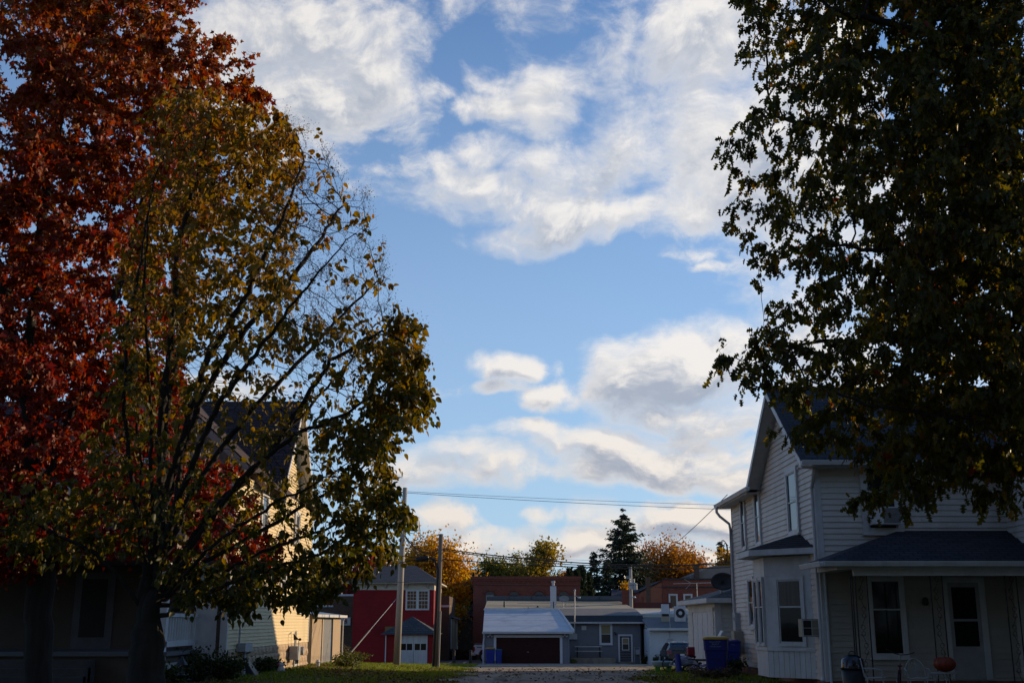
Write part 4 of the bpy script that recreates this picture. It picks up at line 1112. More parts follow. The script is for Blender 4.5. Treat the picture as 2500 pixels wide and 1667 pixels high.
c = MB(); rw_.box(c, 3.0, 3.5, -1.4, .1, -.02, .3); c.build('cellar_door', mat('grey_boards', (.2, .19, .18), (.15, .14, .13), 5, .8), rh)
c = MB(); c.box(-9.4, -8.4, 86.8, 87.98, .95, 1.3); c.build('awning', mat('ochre_panel', (.2, .12, .04), (.16, .1, .035), 4, .7), rh)
rg = thing('red_garage', 'small red one car garage with pyramid roof and white panelled doors', 'garage', (-6.6, 76, -1.02))
c = MB(); c.box(-8.17, -5.06, 76.02, 79.4, -1.4, .85); c.build('wall', M_red, rg)
c = MB(); c.add([(-8.5, 75.65, .86), (-4.72, 75.65, .86), (-4.72, 79.8, .86), (-8.5, 79.8, .86), (-6.62, 77.7, 2.0)], [(0, 1, 4), (1, 2, 4), (2, 3, 4), (3, 0, 4), (3, 2, 1, 0)]); c.build('roof', brickmat('old_shingle', (.05, .052, .058), (.075, .075, .08), (.02, .02, .02), .33, .13, axis='xz', bump=.8), rg)
gw = Wall((-8.17, 76, 0), (1, 0, 0), (0, -1, 0))
M_oldwhite = mat('peeling_white', (.50, .52, .55), (.38, .40, .42), 2, .8, .3, 12, stretch=(6, 6, .4), dirt=(.2, .2, .2, .5), dscale=2)
for a in (.93, 1.83):
    c = MB(); gw.box(c, a, a + .88, -1.05, .8, -.02, .04); dg_ = c.build('door', M_oldwhite, rg)
    for j in range(8): gw.box(MB(), a + .02 + j * .106, a + .115 + j * .106, -1.03, -.22, .03, .055).build('plank', M_oldwhite, dg_)
    for q in (.06, .46): gw.box(MB(), a + q, a + q + .34, -.12, .28, .02, .045).build('pane', M_glass, dg_)
c = MB(); c.tube([gw.p(.02, .04, .8), gw.p(.02, .04, -1.1)], .035, 6); c.build('downspout', M_trimg, rg)

# ------------------------------------------------------------------ brick shop building with the lettered sign, behind
M_brownbrick = brickmat('brown_brick', (.11, .066, .045), (.08, .048, .034), (.12, .095, .075), .22, .075, bump=.3, msize=.008)
M_redbrick = brickmat('red_brick', (.21, .048, .032), (.16, .036, .026), (.17, .10, .075), .22, .075, bump=.3, msize=.008)
bb = thing('brown_brick_building', 'long brown brick building with stepped parapet behind the red house', 'building', (-12, 98, -1.4))
c = MB(); c.box(-24, -14.98, 98, 108, -1.8, 2.85); c.box(-14.98, -5.26, 98, 108, -1.8, 3.74); c.build('wall', M_brownbrick, bb)
c = MB(); c.box(-24, -15.0, 97.93, 98.2, 2.85, 3.0); c.box(-15.05, -11, 97.93, 98.2, 3.74, 3.9); c.build('coping', M_trimg, bb)
c = MB(); c.box(-11, -5.2, 97.93, 98.2, 2.84, 3.0); c.build('coping', M_trimg, bb)
c = MB(); c.box(-17.6, -13.5, 97.86, 97.98, 1.36, 2.0); so_ = c.build('sign_board', M_white, bb, label='white sign board with dark red letters')
M_letter = mat('sign_red', (.14, .012, .014), (.12, .01, .012), 5, .6)
def letters(txt, size, loc, par, mt, name='lettering', rot=(math.pi / 2, 0, 0), ext=.01, bold=0):
    cu = bpy.data.curves.new(name, 'FONT'); cu.body = txt; cu.size = size; cu.extrude = ext; cu.offset = bold; cu.align_x = 'CENTER'; cu.align_y = 'CENTER'
    o = bpy.data.objects.new(name, cu); C.objects.link(o)
    dgp = bpy.context.evaluated_depsgraph_get(); me = bpy.data.meshes.new_from_object(o.evaluated_get(dgp))
    bpy.data.objects.remove(o); me.name = name
    me.materials.clear(); me.materials.append(mt)
    o = bpy.data.objects.new(name, me); C.objects.link(o)
    if par: o.parent = par; o.location = Vector(loc) - rootloc(par)
    else: o.location = loc
    o.rotation_euler = rot
    return o
def slab_B(x, z, h):     # a slab-serif capital B in strokes
    m = MB(); y0, y1 = 97.835, 97.862; w_ = h * .8
    m.box(x, x + w_ * .55, y0, y1, z, z + h * .1); m.box(x, x + w_ * .55, y0, y1, z + h * .9, z + h); m.box(x + w_ * .14, x + w_ * .38, y0, y1, z + h * .1, z + h * .9)
    m.box(x + w_ * .38, x + w_ * .6, y0, y1, z + h * .45, z + h * .55)
    for cz_, r_ in ((z + h * .73, h * .27), (z + h * .27, h * .27)):
        o_, i_ = [], []
        for k in range(13):
            a = -math.pi / 2 + math.pi * k / 12
            o_.append((x + w_ * .55 + r_ * 1.05 * math.cos(a), cz_ + r_ * math.sin(a))); i_.append((x + w_ * .5 + r_ * .42 * math.cos(a), cz_ + r_ * .58 * math.sin(a)))
        for k in range(12):
            m.prism([(o_[k][0], y0, o_[k][1]), (o_[k + 1][0], y0, o_[k + 1][1]), (i_[k + 1][0], y0, i_[k + 1][1]), (i_[k][0], y0, i_[k][1])], (0, .027, 0))
    return m
slab_B(-14.02, 1.5, .36).build('lettering', M_letter, so_)
m = MB()
for k in range(20):
    a0, a1 = 6.2832 * k / 20, 6.2832 * (k + 1) / 20
    q = lambda a, r, s_: (-14.74 + r * math.cos(a), 97.835, 1.68 + s_ * math.sin(a))
    m.prism([q(a0, .21, .2), q(a1, .21, .2), q(a1, .08, .12), q(a0, .08, .12)], (0, .027, 0))
m.build('lettering', M_letter, so_)

rb = thing('red_brick_building', 'wide two storey red brick building with arched windows behind the tan roof', 'building', (1.4, 108, -1.5))
c = MB(); c.box(-3.6, 6.3, 108, 122, -1.8, 5.5); c.build('wall', M_redbrick, rb)
for i, (z0, z1, k) in enumerate(((4.95, 5.1, .06), (5.35, 5.5, .1), (5.5, 5.75, .16))):
    c = MB(); c.box(-3.6 - k, 6.3 + k, 108 - k, 122, z0, z1); c.build('cornice', M_redbrick, rb)
for j in range(24):
    c = MB(); c.box(-3.5 + j * .41, -3.32 + j * .41, 107.93, 108.0, 5.14, 5.34); c.build('dentil', M_redbrick, rb)
for i, px in enumerate((1196, 1255, 1316, 1376)):
    x = W(px, 1450, 108).x
    pts = [(x - .42, 107.95, 2.6), (x + .42, 107.95, 2.6), (x + .42, 107.95, 4.1)] + [(x + .42 * math.cos(a), 107.95, 4.1 + .26 * math.sin(a)) for a in [math.pi * k / 8 for k in range(1, 8)]] + [(x - .42, 107.95, 4.1)]
    c = MB(); c.prism(pts, (0, .06, 0)); wo_ = c.build('window', mat('dim_sash', (.10, .085, .07), (.08, .07, .06), 4, .6), rb)
    c = MB(); c.box(x - .34, x + .34, 107.93, 107.96, 2.7, 4.02); c.build('pane', M_glass if i else mat('board_cover', (.36, .34, .3), None, 3, .7), wo_)
    for k in range(9):
        a = math.pi * k / 9; a2_ = math.pi * (k + 1) / 9
        q = lambda a, r, s_: (x + r * math.cos(a), 107.9, 4.12 + s_ * math.sin(a))
        MB().prism([q(a, .46, .3), q(a2_ - .03, .46, .3), q(a2_ - .03, .62, .46), q(a, .62, .46)], (0, .1, 0)).build('brick', M_redbrick, wo_)

# things in the gap between the red house and the grey building
gy = thing('timber_shed', 'weathered grey board shed with gable front at the end of the car park', 'shed', (-4.2, 112, -1.5))
c = MB(); p0, p1 = W(1118, 1570, 112), W(1160, 1570, 112)
c.box(p0.x, p1.x + 1, 112.05, 116, -1.9, 1.25); c.prism([(p0.x - .1, 112.05, 1.25), (p1.x + .15, 112.05, 1.25), ((p0.x + p1.x) / 2 - .1, 112.05, 2.05)], (0, 4, 0)); c.build('wall', M_wood, gy)
nb = 9
for i in range(nb):
    x0 = p0.x + (p1.x - p0.x) * i / nb; x1 = p0.x + (p1.x - p0.x) * (i + 1) / nb - .02
    c = MB(); c.box(x0, x1, 112 - .01 * (i % 2), 112.06, -1.6, 1.2); c.build('board', M_wood, gy)
c = MB(); c.slab([(p0.x - .25, 111.8, 1.25), (-3.65 + (p0.x + p1.x) / 2 + 3.55, 111.8, 2.16), ((p0.x + p1.x) / 2 - .1, 116.2, 2.16), (p0.x - .25, 116.2, 1.25)], .06); c.slab([((p0.x + p1.x) / 2 - .1, 111.8, 2.16), (p1.x + .3, 111.8, 1.2), (p1.x + .3, 116.2, 1.2), ((p0.x + p1.x) / 2 - .1, 116.2, 2.16)], .06); c.build('roof', M_wood, gy)
ba = thing('narrow_barn', 'narrow old barn with pale sunlit side wall beyond the car park', 'barn', (-5.2, 102, -1.5))
p0, p1 = W(1098, 1580, 101), W(1110, 1580, 101)
c = MB(); c.box(p0.x, p1.x, 101, 106, -1.9, 1.9); c.build('wall', mat('pale_boards', (.42, .36, .25), (.25, .2, .14), 3, .85, .4, stretch=(3, 3, .3)), ba)
c = MB(); c.slab([(p0.x - .3, 100.8, 2.25), (p1.x + .3, 100.8, 1.9), (p1.x + .3, 106.3, 1.9), (p0.x - .3, 106.3, 2.25)], .08); c.build('roof', M_greyroof, ba)
c = MB(); c.tube([(p0.x + .1, 100.9, 1.9), (p0.x + .1, 100.9, -1.5)], .05, 6); c.build('downspout', M_trimg, ba)
ho = thing('gabled_house', 'distant dark roofed house with white gable between maple and brick wall', 'house', (-4.6, 140, -1.6))
p = W(1140, 1530, 140)
c = MB(); c.box(p.x - 3, p.x + 3, 140, 150, -2, 5.0); c.build('wall', M_trimg, ho)
c = MB(); c.prism([(p.x - 4.5, 139.6, 4.3), (p.x - 1.0, 139.6, 4.3), (p.x + 1.2, 139.6, 7.6), (p.x - 3, 139.6, 7.9)], (0, 6, 0)); c.build('roof', M_roofdark, ho)
c = MB(); c.prism([(p.x - .6, 139.4, 4.7), (p.x + 2.6, 139.4, 4.7), (p.x + 1.0, 139.4, 7.4)], (0, .15, 0)); c.build('gable', M_trimg, ho)
c = MB(); c.box(p.x - 3, p.x + 2, 139.2, 139.9, 2.3, 3.0); c.build('porch_roof', M_roofdark, ho)

# ------------------------------------------------------------------ buildings on the right horizon
bn2 = thing('brick_store', 'orange red brick store with white framed window left of the white garage', 'building', (14.5, 112, -1.6))
a, b = W(1617, 1415, 112), W(1752, 1415, 112)
c = MB(); c.box(a.x, b.x, 112, 125, -2, a.z); c.build('wall', brickmat('orange_brick', (.21, .052, .032), (.16, .04, .026), (.17, .09, .07), .22, .075, bump=.3, msize=.008), bn2)
c = MB(); c.box(a.x - .05, b.x, 111.9, 112.2, a.z, a.z + .14); c.box(a.x - .03, b.x, 111.94, 112, a.z - .75, a.z - .62); c.build('coping', M_roofdark, bn2)
a2_ = W(1563, 1446, 112)
c = MB(); c.prism([(a2_.x, 112.1, -2), (a.x, 112.1, -2), (a.x, 112.1, a.z - .15), (a2_.x, 112.1, a2_.z)], (0, 10, 0)); c.build('side_wall', mat('salmon_paint', (.27, .10, .06), (.21, .08, .05), 1.5, .85, .1), bn2)
c = MB(); c.prism([(a2_.x - .1, 112.0, a2_.z), (a.x, 112.0, a.z - .15), (a.x, 112.0, a.z - .02), (a2_.x - .1, 112.0, a2_.z + .13)], (0, 10, 0)); c.build('coping', M_roofdark, bn2)
for px in (1570, 1598, 1608):
    x = W(px, 1460, 112).x
    c = MB(); c.box(x - .09, x + .09, 112.02, 112.12, .5, 4.0 if px == 1570 else 3.4); c.build('pilaster', MATS['red_brick'] if 'red_brick' in MATS else M_redbrick, bn2)
bw_ = Wall((a.x, 112, 0), (1, 0, 0), (0, -1, 0))
for px in (1643, 1679):
    t0 = W(px, 1460, 112).x - a.x
    window(bw_, bn2, t0 - .42, t0 + .45, 1.7, 4.25, M_trimg, M_shade, .13)
st = MB(); p = W(1584, 1470, 106); q = W(1584, 1408, 106)
st.box(p.x - .19, p.x + .19, 106, 106.4, .5, q.z); tag(st.build('brick_stack', M_brownbrick), 'tall thin dark brick stack in front of the salmon wall', 'chimney')
st = MB(); p = W(1528, 1480, 99); q = W(1528, 1439, 99)
st.box(p.x - .28, p.x + .28, 99, 99.5, 1.5, q.z); tag(st.build('brick_chimney', M_redbrick), 'short red brick chimney at the right end of the tan roof', 'chimney')
pw = MB(); p, q = W(1534, 1476, 100), W(1640, 1476, 100)
pw.box(p.x, q.x, 100, 100.4, 1, W(1534, 1470, 100).z); tag(pw.build('parapet_wall', mat('maroon_parapet', (.10, .035, .035), (.08, .03, .03), 2, .8)), 'long low maroon parapet wall beyond the annex roof', 'wall')
hr = thing('slate_roof_house', 'long house with blue slate roof seen over the tan roof', 'house', (10, 118, -1.6))
p, q = W(1492, 1466, 118), W(1572, 1466, 118); tz = W(1495, 1436, 118).z
c = MB(); c.box(p.x + .5, q.x + 1, 118.3, 126, -2, p.z); c.build('wall', M_trimg, hr)
c = MB(); c.slab([(p.x, 117.8, p.z), (q.x + 1.5, 117.8, p.z), (q.x + 1.5, 122, tz), (p.x + .4, 122, tz)], .08); c.slab([(p.x + .4, 122, tz), (q.x + 1.5, 122, tz), (q.x + 1.5, 127, p.z), (p.x, 127, p.z)], .08); c.build('roof', MATS['slate_hip'], hr)
c = MB(); c.slab([(W(1452, 1466, 116).x, 116, 3.2), (p.x + .4, 116, 3.2), (p.x + .4, 119, 4.2), (W(1452, 1466, 116).x, 119, 4.2)], .1); c.build('porch_roof', MATS['slate_hip'], hr)
gh = thing('grey_gable_building', 'grey rendered building with a shallow gable above the brick store', 'building', (21, 128, -1.6))
p, q = W(1685, 1420, 128), W(1830, 1420, 128)
c = MB(); zc0, zc1 = W(1690, 1405, 128).z, W(1740, 1381, 128).z
c.prism([(p.x, 128, -2), (q.x, 128, -2), (q.x, 128, zc1), (W(1740, 1381, 128).x, 128, zc1), (p.x, 128, zc0)], (0, 10, 0)); c.build('wall', mat('grey_render', (.2, .18, .165), (.17, .155, .14), 2, .85), gh)
c = MB(); x = W(1701, 1400, 127.5).x; c.box(x - .25, x + .25, 127.3, 127.9, 5, W(1701, 1379, 127.5).z); c.build('chimney', M_brownbrick, gh)
ta = thing('roof_antenna', 'spindly television antenna on a mast above the brick store', 'antenna', W(1705, 1440, 105))
p = W(1690, 1423, 105)
c = MB(); c.tube([p + Vector((-1.7, 0, -.05)), p + Vector((1.8, 0, .05))], .025, 5); c.build('boom', M_galv, ta)
c = MB()
for i in range(8): c.tube([p + Vector((-.1 + i * .25, -.4, 0)), p + Vector((-.1 + i * .25, .4, .02))], .012, 4)
c.tube([p + Vector((-.7, 0, .35)), p + Vector((-.1, 0, 0)), p + Vector((-.6, 0, -.5))], .018, 4); c.build('elements', M_galv, ta)
c = MB(); c.tube([p + Vector((.4, 0, -2)), p + Vector((.4, 0, 0))], .03, 6); c.build('mast', M_galv, ta)
# ------------------------------------------------------------------ poles and wires
M_pole = mat('pole_grey', (.36, .33, .29), (.28, .255, .225), 3, .85, .2, 14, stretch=(1, 1, .1))
M_polewood = mat('pole_wood', (.20, .165, .13), (.13, .105, .085), 5, .9, .4, 16, stretch=(1, 1, .08))
def can(c, r, h, par, name='transformer'):
    t = MB(); t.lathe([(r * .92, -h / 2), (r, -h / 2 + .03), (r, h / 2 - .03), (r * 1.06, h / 2 - .02), (r * 1.06, h / 2), (r * .4, h / 2 + .08)], c, 16)
    o = t.build(name, M_greymetal, par, smooth=False)
    t = MB(); t.lathe([(.04, h / 2 + .05), (.07, h / 2 + .12), (.05, h / 2 + .2), (.06, h / 2 + .28), (.02, h / 2 + .42)], (c[0] - r * .4, c[1], c[2]), 8); t.build('insulator', M_galv, o)
    return o
pa = W(968, 1628, 62); pa.z = gz(pa.x, 62); pt = W(989, 1190, 62)
pl1 = thing('utility_pole', 'tall pale utility pole with grey transformer cans left of the red garage', 'utility pole', pa)
t = MB(); t.tube([pa + Vector((0, 0, -.3)), pa.lerp(pt, .5), pt], [.19, .16, .12], 14); t.build('pole', M_pole, pl1, smooth=True)
p = W(1012, 1279, 62); can((p.x, 62, p.z), .25, .72, pl1)
t = MB(); t.tube([(p.x - .2, 62, p.z + .2), W(985, 1272, 62)], .04, 6); t.build('bracket', M_galv, pl1)
p2 = W(974, 1278, 62.4); can((p2.x, 62.5, p2.z), .25, .72, pl1)
t = MB(); t.tube([W(1023, 1270, 62), W(1025, 1295, 62), W(1027, 1313, 62), W(1022, 1325, 62), W(1005, 1330, 62)], .02, 5); t.tube([W(1018, 1292, 62), W(1010, 1302, 62), W(995, 1300, 62)], .018, 5); t.tube([W(990, 1310, 62), W(1000, 1326, 62), W(1022, 1315, 62)], .018, 5); t.build('jumper_wire', M_cable, pl1)
g0, g1 = W(972, 1456, 62), W(834, 1619, 58.5)
t = MB(); t.tube([g0, g1], .012, 5); t.build('guy_wire', M_galv, pl1)
t = MB(); t.tube([g0.lerp(g1, .52), g1], .032, 8); t.build('guy_guard', mat('guy_guard_white', (.42, .39, .34), (.34, .32, .28), 3, .6), pl1)
pb = W(1064, 1634, 60); pb.z = gz(pb.x, 60); pt2 = W(1077, 1303, 60)
pl2 = thing('utility_pole', 'shorter weathered wooden pole with conduits right of the red garage', 'utility pole', pb)
t = MB(); t.tube([pb + Vector((0, 0, -.3)), pt2], [.14, .11], 12); t.build('pole', M_polewood, pl2, smooth=True)
t = MB(); t.tube([pb + Vector((.13, -.1, 0)), pb.lerp(pt2, .42) + Vector((.12, -.1, 0))], .055, 8); t.build('conduit', M_pole, pl2)
t = MB(); t.tube([W(1057, 1634, 59.9), W(1069, 1390, 59.9), W(1062, 1368, 59.9), W(1050, 1361, 59.9)], .06, 8); t.build('conduit', M_black, pl2)
pc3 = W(1540, 1480, 99); pl3 = thing('utility_pole', 'distant concrete pole with two transformers before the spruce', 'utility pole', Vector((pc3.x, 99, gz(pc3.x, 99))))
t = MB(); t.tube([(pc3.x, 99, -1.6), W(1539, 1384, 99)], [.2, .13], 12); t.build('pole', M_pole, pl3, smooth=True)
for px, py in ((1540, 1431), (1550, 1432)):
    q = W(px, py, 98.7); can((q.x, 98.6, q.z), .2, .5, pl3)
t = MB()
for k in range(5): t.tube([W(1524 + 3 * k, 1405, 98.9), W(1526 + 3 * k, 1412, 98.9)], .03, 5)
t.tube([W(1522, 1408, 99), W(1540, 1412, 99)], .03, 5); t.build('insulator', M_galv, pl3)
t = MB(); q = W(1548, 1457, 98.6); t.tube([W(1541, 1459, 99), q], .03, 5); t.lathe([(.18, -.05), (.1, .08)], q, 10); t.build('street_light', M_galv, pl3)
for px, y0, y1, Yd, lab, cs in ((782, 1476, 1402, 125, 'far grey pole with a transformer above the brown brick roof', ((774, 1429),)), (1084, 1476, 1408, 130, 'far thin pole with a transformer in front of the golden maple', ((1091, 1436),))):
    q0, q1 = W(px, y0, Yd), W(px + (3 if px < 900 else 0), y1, Yd)
    po_ = thing('utility_pole', lab, 'utility pole', Vector((q0.x, Yd, gz(q0.x, Yd))))
    t = MB(); t.tube([(q0.x, Yd, -1.7), q1], .14, 8); t.build('pole', M_polewood, po_)
    for c_ in cs: q = W(*c_, Yd - .3); can((q.x, Yd - .3, q.z), .3, .9, po_)
fp = MB(); q = W(834, 1456, 99); fp.tube([Vector((q.x, 99, 3.5)), W(834, 1418, 99)], .06, 6); tag(fp.build('vent_mast', M_trimg), 'thin white mast rising from the brown brick parapet', 'mast')

def wire(pts, sag, r, label, name='overhead_wire', n=14, group=None):
    m = MB()
    for a, b in zip(pts, pts[1:]):
        a, b = Vector(a), Vector(b)
        m.tube([a.lerp(b, i / n) - Vector((0, 0, sag * 4 * (i / n) * (1 - i / n))) for i in range(n + 1)], r, 5, cap=False)
    return tag(m.build(name, M_cable), label, 'wire', group)
wire([W(985, 1202, 62), W(1990, 1250, 66)], .12, .013, 'uppermost thin wire from the pale pole across the open sky', group=None)
wire([W(950, 1196, 62), W(985, 1199, 62.2), W(1990, 1238, 67)], .1, .010, 'faint upper wire just above its thicker neighbour')
wire([W(987, 1304, 62), W(1075, 1338, 60), W(1930, 1365, 62)], .55, .030, 'thick twisted service line sagging low before the trees')
wire([W(987, 1306, 62.1), W(1075, 1341, 60.1), W(1930, 1352, 63)], .75, .022, 'second sagging line close under the thick twisted line')
wire([W(820, 1388, 60), W(1013, 1366, 60), W(1074, 1364, 60), W(1600, 1388, 62), W(1930, 1372, 63)], .1, .026, 'black telephone cable running level past both near poles', name='telephone_cable')
wire([W(900, 1362, 60), W(990, 1356, 60), W(1040, 1360, 60), W(1074, 1360, 60)], .06, .02, 'thin cable looping over the splice case')
wire([W(1075, 1345, 60), W(1660, 1368, 66)], .18, .007, 'thin wire fading right from near the wooden pole top')
wire([W(1072, 1422, 60), W(1560, 1427, 62), W(1800, 1440, 62)], .1, .012, 'low thin wire crossing the red brick parapet')
wire([W(800, 1419, 60), W(985, 1421, 60), W(1072, 1422, 60)], .03, .012, 'low thin wire crossing the red house frieze')
wire([W(1776, 1207, 41.1), W(1541, 1388, 98.8)], .5, .014, 'diagonal service wire from the white house down to the distant pole')
wire([W(1783, 1290, 41.0), W(1785, 1450, 41.2), W(1796, 1560, 41.0)], 0, .012, 'slack cable hanging at the back corner of the white house')
wire([W(1156, 1473, 106), W(1117, 1517, 100.8)], .2, .02, 'pale slack wire from the brick wall to the narrow barn')
sc_ = MB(); a, b = W(1015, 1366, 59.9), W(1047, 1361, 59.9); sc_.tube([a, a.lerp(b, .04), a.lerp(b, .96), b], [.06, .13, .13, .06], 10); tag(sc_.build('splice_case', M_black), 'black splice case hanging on the telephone cable beside the wooden pole', 'cable box')

# ------------------------------------------------------------------ vehicles
M_tyre = mat('tyre', (.012, .012, .012), (.02, .02, .02), 8, .8)
def wheel(name, c, r, w_, par, axis='x'):
    t = MB(); t.lathe([(r * .66, -w_ / 2), (r * .95, -w_ / 2), (r, -w_ * .35), (r, w_ * .35), (r * .95, w_ / 2), (r * .66, w_ / 2)], c, 20, axis); o = t.build(name, M_tyre, par, smooth=False)
    t = MB(); t.lathe([(r * .66, -w_ * .5), (r * .6, -w_ * .56), (r * .2, -w_ * .5), (.02, -w_ * .5)], c, 16, axis); t.build('rim', M_galv, o)
    t = MB()
    for k in range(6):
        a = k * 1.0472
        d_ = Vector((0, math.cos(a), math.sin(a))) if axis == 'x' else Vector((math.cos(a), 0, math.sin(a)))
        off = Vector((-w_ * .57, 0, 0)) if axis == 'x' else Vector((0, -w_ * .57, 0))
        t.tube([Vector(c) + off + d_ * r * .12, Vector(c) + off + d_ * r * .6], r * .07, 4)
    t.build('spoke', M_greymetal, o)
    return o
M_carpaint = mat('dark_car_paint', (.020, .024, .034), (.018, .022, .03), 2, .25, spec=.6)
M_tail = mat('tail_light', (.30, .008, .008), None, 3, .2, spec=.6)
M_truckpaint = mat('white_car_paint', (.60, .60, .62), (.57, .57, .59), 2, .3, spec=.5)
CX, CY = W(1662, 1625, 77).x, 77.0; cz = gz(CX, 79)
car = thing('parked_car', 'dark hatchback parked tail first before the white annex', 'car', (CX, CY, cz))
# body: cross sections along the length (y from tail to nose): half width, z of sill, belt, roof
secs = [(0.0, .74, .34, .80, .86, .60), (.10, .86, .26, .92, 1.18, .62), (.55, .91, .24, .96, 1.44, .58), (1.3, .92, .22, .96, 1.50, .60), (2.2, .92, .22, .94, 1.46, .58), (2.9, .91, .22, .92, 1.05, .60), (3.9, .86, .24, .82, .84, .70), (4.25, .72, .34, .66, .68, .6)]
def ring(s_):
    y, w_, z0, zb, zr, wr = s_
    return [(-w_ * .9, y, z0), (w_ * .9, y, z0), (w_, y, (z0 + zb) / 2), (w_ * .97, y, zb), (wr, y, zr - .03), (wr * .6, y, zr), (-wr * .6, y, zr), (-wr, y, zr - .03), (-w_ * .97, y, zb), (-w_, y, (z0 + zb) / 2)]
t = MB(); vs = [(CX + p_[0], CY + p_[1], cz + p_[2]) for s_ in secs for p_ in ring(s_)]; n_ = 10
fs = [(i * n_ + k, i * n_ + (k + 1) % n_, (i + 1) * n_ + (k + 1) % n_, (i + 1) * n_ + k) for i in range(len(secs) - 1) for k in range(n_)] + [tuple(range(n_ - 1, -1, -1)), tuple((len(secs) - 1) * n_ + k for k in range(n_))]
t.add(vs, fs); body = t.build('body', M_carpaint, car, smooth=False, bevel=.03)
t = MB(); t.add([(CX - .52, CY - .0, cz + .92), (CX + .52, CY - .0, cz + .92), (CX + .48, CY + .34, cz + 1.34), (CX - .48, CY + .34, cz + 1.34)], [(0, 1, 2, 3)]); t.build('rear_window', M_glass, car)
for sg in (-1, 1):
    t = MB(); t.prism([(CX + sg * .60, CY - .03, cz + .72), (CX + sg * .86, CY + .02, cz + .72), (CX + sg * .84, CY + .1, cz + .98), (CX + sg * .60, CY + .02, cz + .98)], (0, .1, 0)); t.build('tail_light', M_tail, car)
    t = MB(); t.add([(CX + sg * .905, CY + .5, cz + .98), (CX + sg * .905, CY + 2.6, cz + .97), (CX + sg * .66, CY + 2.2, cz + 1.40), (CX + sg * .66, CY + .75, cz + 1.40)], [(0, 1, 2, 3) if sg > 0 else (3, 2, 1, 0)]); t.build('side_window', M_glass, car)
    t = MB(); t.tube([(CX + sg * .55, CY + .7, cz + 1.53), (CX + sg * .55, CY + 2.0, cz + 1.53)], .02, 6); t.build('roof_rail', M_galv, car)
    for wy in (.75, 3.35): wheel('wheel', (CX + sg * .82, CY + wy, cz + .32), .32, .2, car)
t = MB(); t.box(CX - .8, CX + .8, CY - .06, CY + .1, cz + .36, cz + .56); t.build('bumper', M_carpaint, car, bevel=.03)
t = MB(); t.box(CX - .26, CX + .26, CY - .075, CY - .05, cz + .62, cz + .73); t.build('number_plate', M_trimg, car)
# white pickup in profile
TX, TY = W(1157, 1600, 92).x, 92.0; tz_ = gz(TX, 92)
tk = thing('pickup_truck', 'white pickup truck tail showing behind the grey garage corner', 'pickup truck', (TX, TY, tz_))
t = MB(); t.prism([(TX, TY, tz_ + .62), (TX + .38, TY, tz_ + .55), (TX + .40, TY, tz_ + .72), (TX + .55, TY, tz_ + .92), (TX + .85, TY, tz_ + .98), (TX + 1.12, TY, tz_ + .85), (TX + 1.25, TY, tz_ + .55), (TX + 2.6, TY, tz_ + .5), (TX + 2.6, TY, tz_ + 1.30), (TX + .05, TY, tz_ + 1.34), (TX - .02, TY, tz_ + 1.2)], (0, 1.9, 0)); t.build('bed', M_truckpaint, tk, bevel=.02)
t = MB(); t.prism([(TX + 2.62, TY, tz_ + .5), (TX + 5.4, TY, tz_ + .5), (TX + 5.4, TY, tz_ + 1.2), (TX + 4.6, TY, tz_ + 1.25), (TX + 4.0, TY, tz_ + 1.85), (TX + 2.7, TY, tz_ + 1.88)], (0, 1.9, 0)); t.build('cab', M_truckpaint, tk, bevel=.03)
t = MB(); t.box(TX - .03, TX + .08, TY - .02, TY + .15, tz_ + .85, tz_ + 1.15); t.build('tail_light', M_tail, tk)
t = MB(); t.box(TX - .12, TX + .1, TY + .05, TY + 1.85, tz_ + .5, tz_ + .68); t.build('bumper', M_galv, tk)
t = MB(); t.box(TX + .03, TX + 2.6, TY - .02, TY + 1.92, tz_ + 1.32, tz_ + 1.37); t.build('bed_rail', M_black, tk)
t = MB(); t.box(TX + .22, TX + .6, TY - .012, TY + .01, tz_ + 1.1, tz_ + 1.16); t.build('badge', M_black, tk)
for wx in (.82, 4.3):
    wheel('wheel', (TX + wx, TY + .1, tz_ + .40), .40, .26, tk, 'y'); wheel('wheel', (TX + wx, TY + 1.8, tz_ + .40), .40, .26, tk, 'y')

# ------------------------------------------------------------------ bollards, hedge
for i, px in enumerate((1108, 1149)):
    q = W(px, 1614, 81.5); z = gz(q.x, 81.5)
    b = thing('bollard', 'black bollard %s of the pair before the car park' % ('left, further from the garage,', 'right, nearer the white pickup,')[i], 'bollard', (q.x, 81.5, z), group='bollards before the car park')
    t = MB(); t.tube([(q.x, 81.5, z - .1), (q.x, 81.5, z + .86)], [.13, .09], 10); t.build('post', M_black, b)
    t = MB(); t.lathe([(.11, .84), (.11, .9), (.05, .95)], (q.x, 81.5, z), 10); t.build('cap', M_black, b)

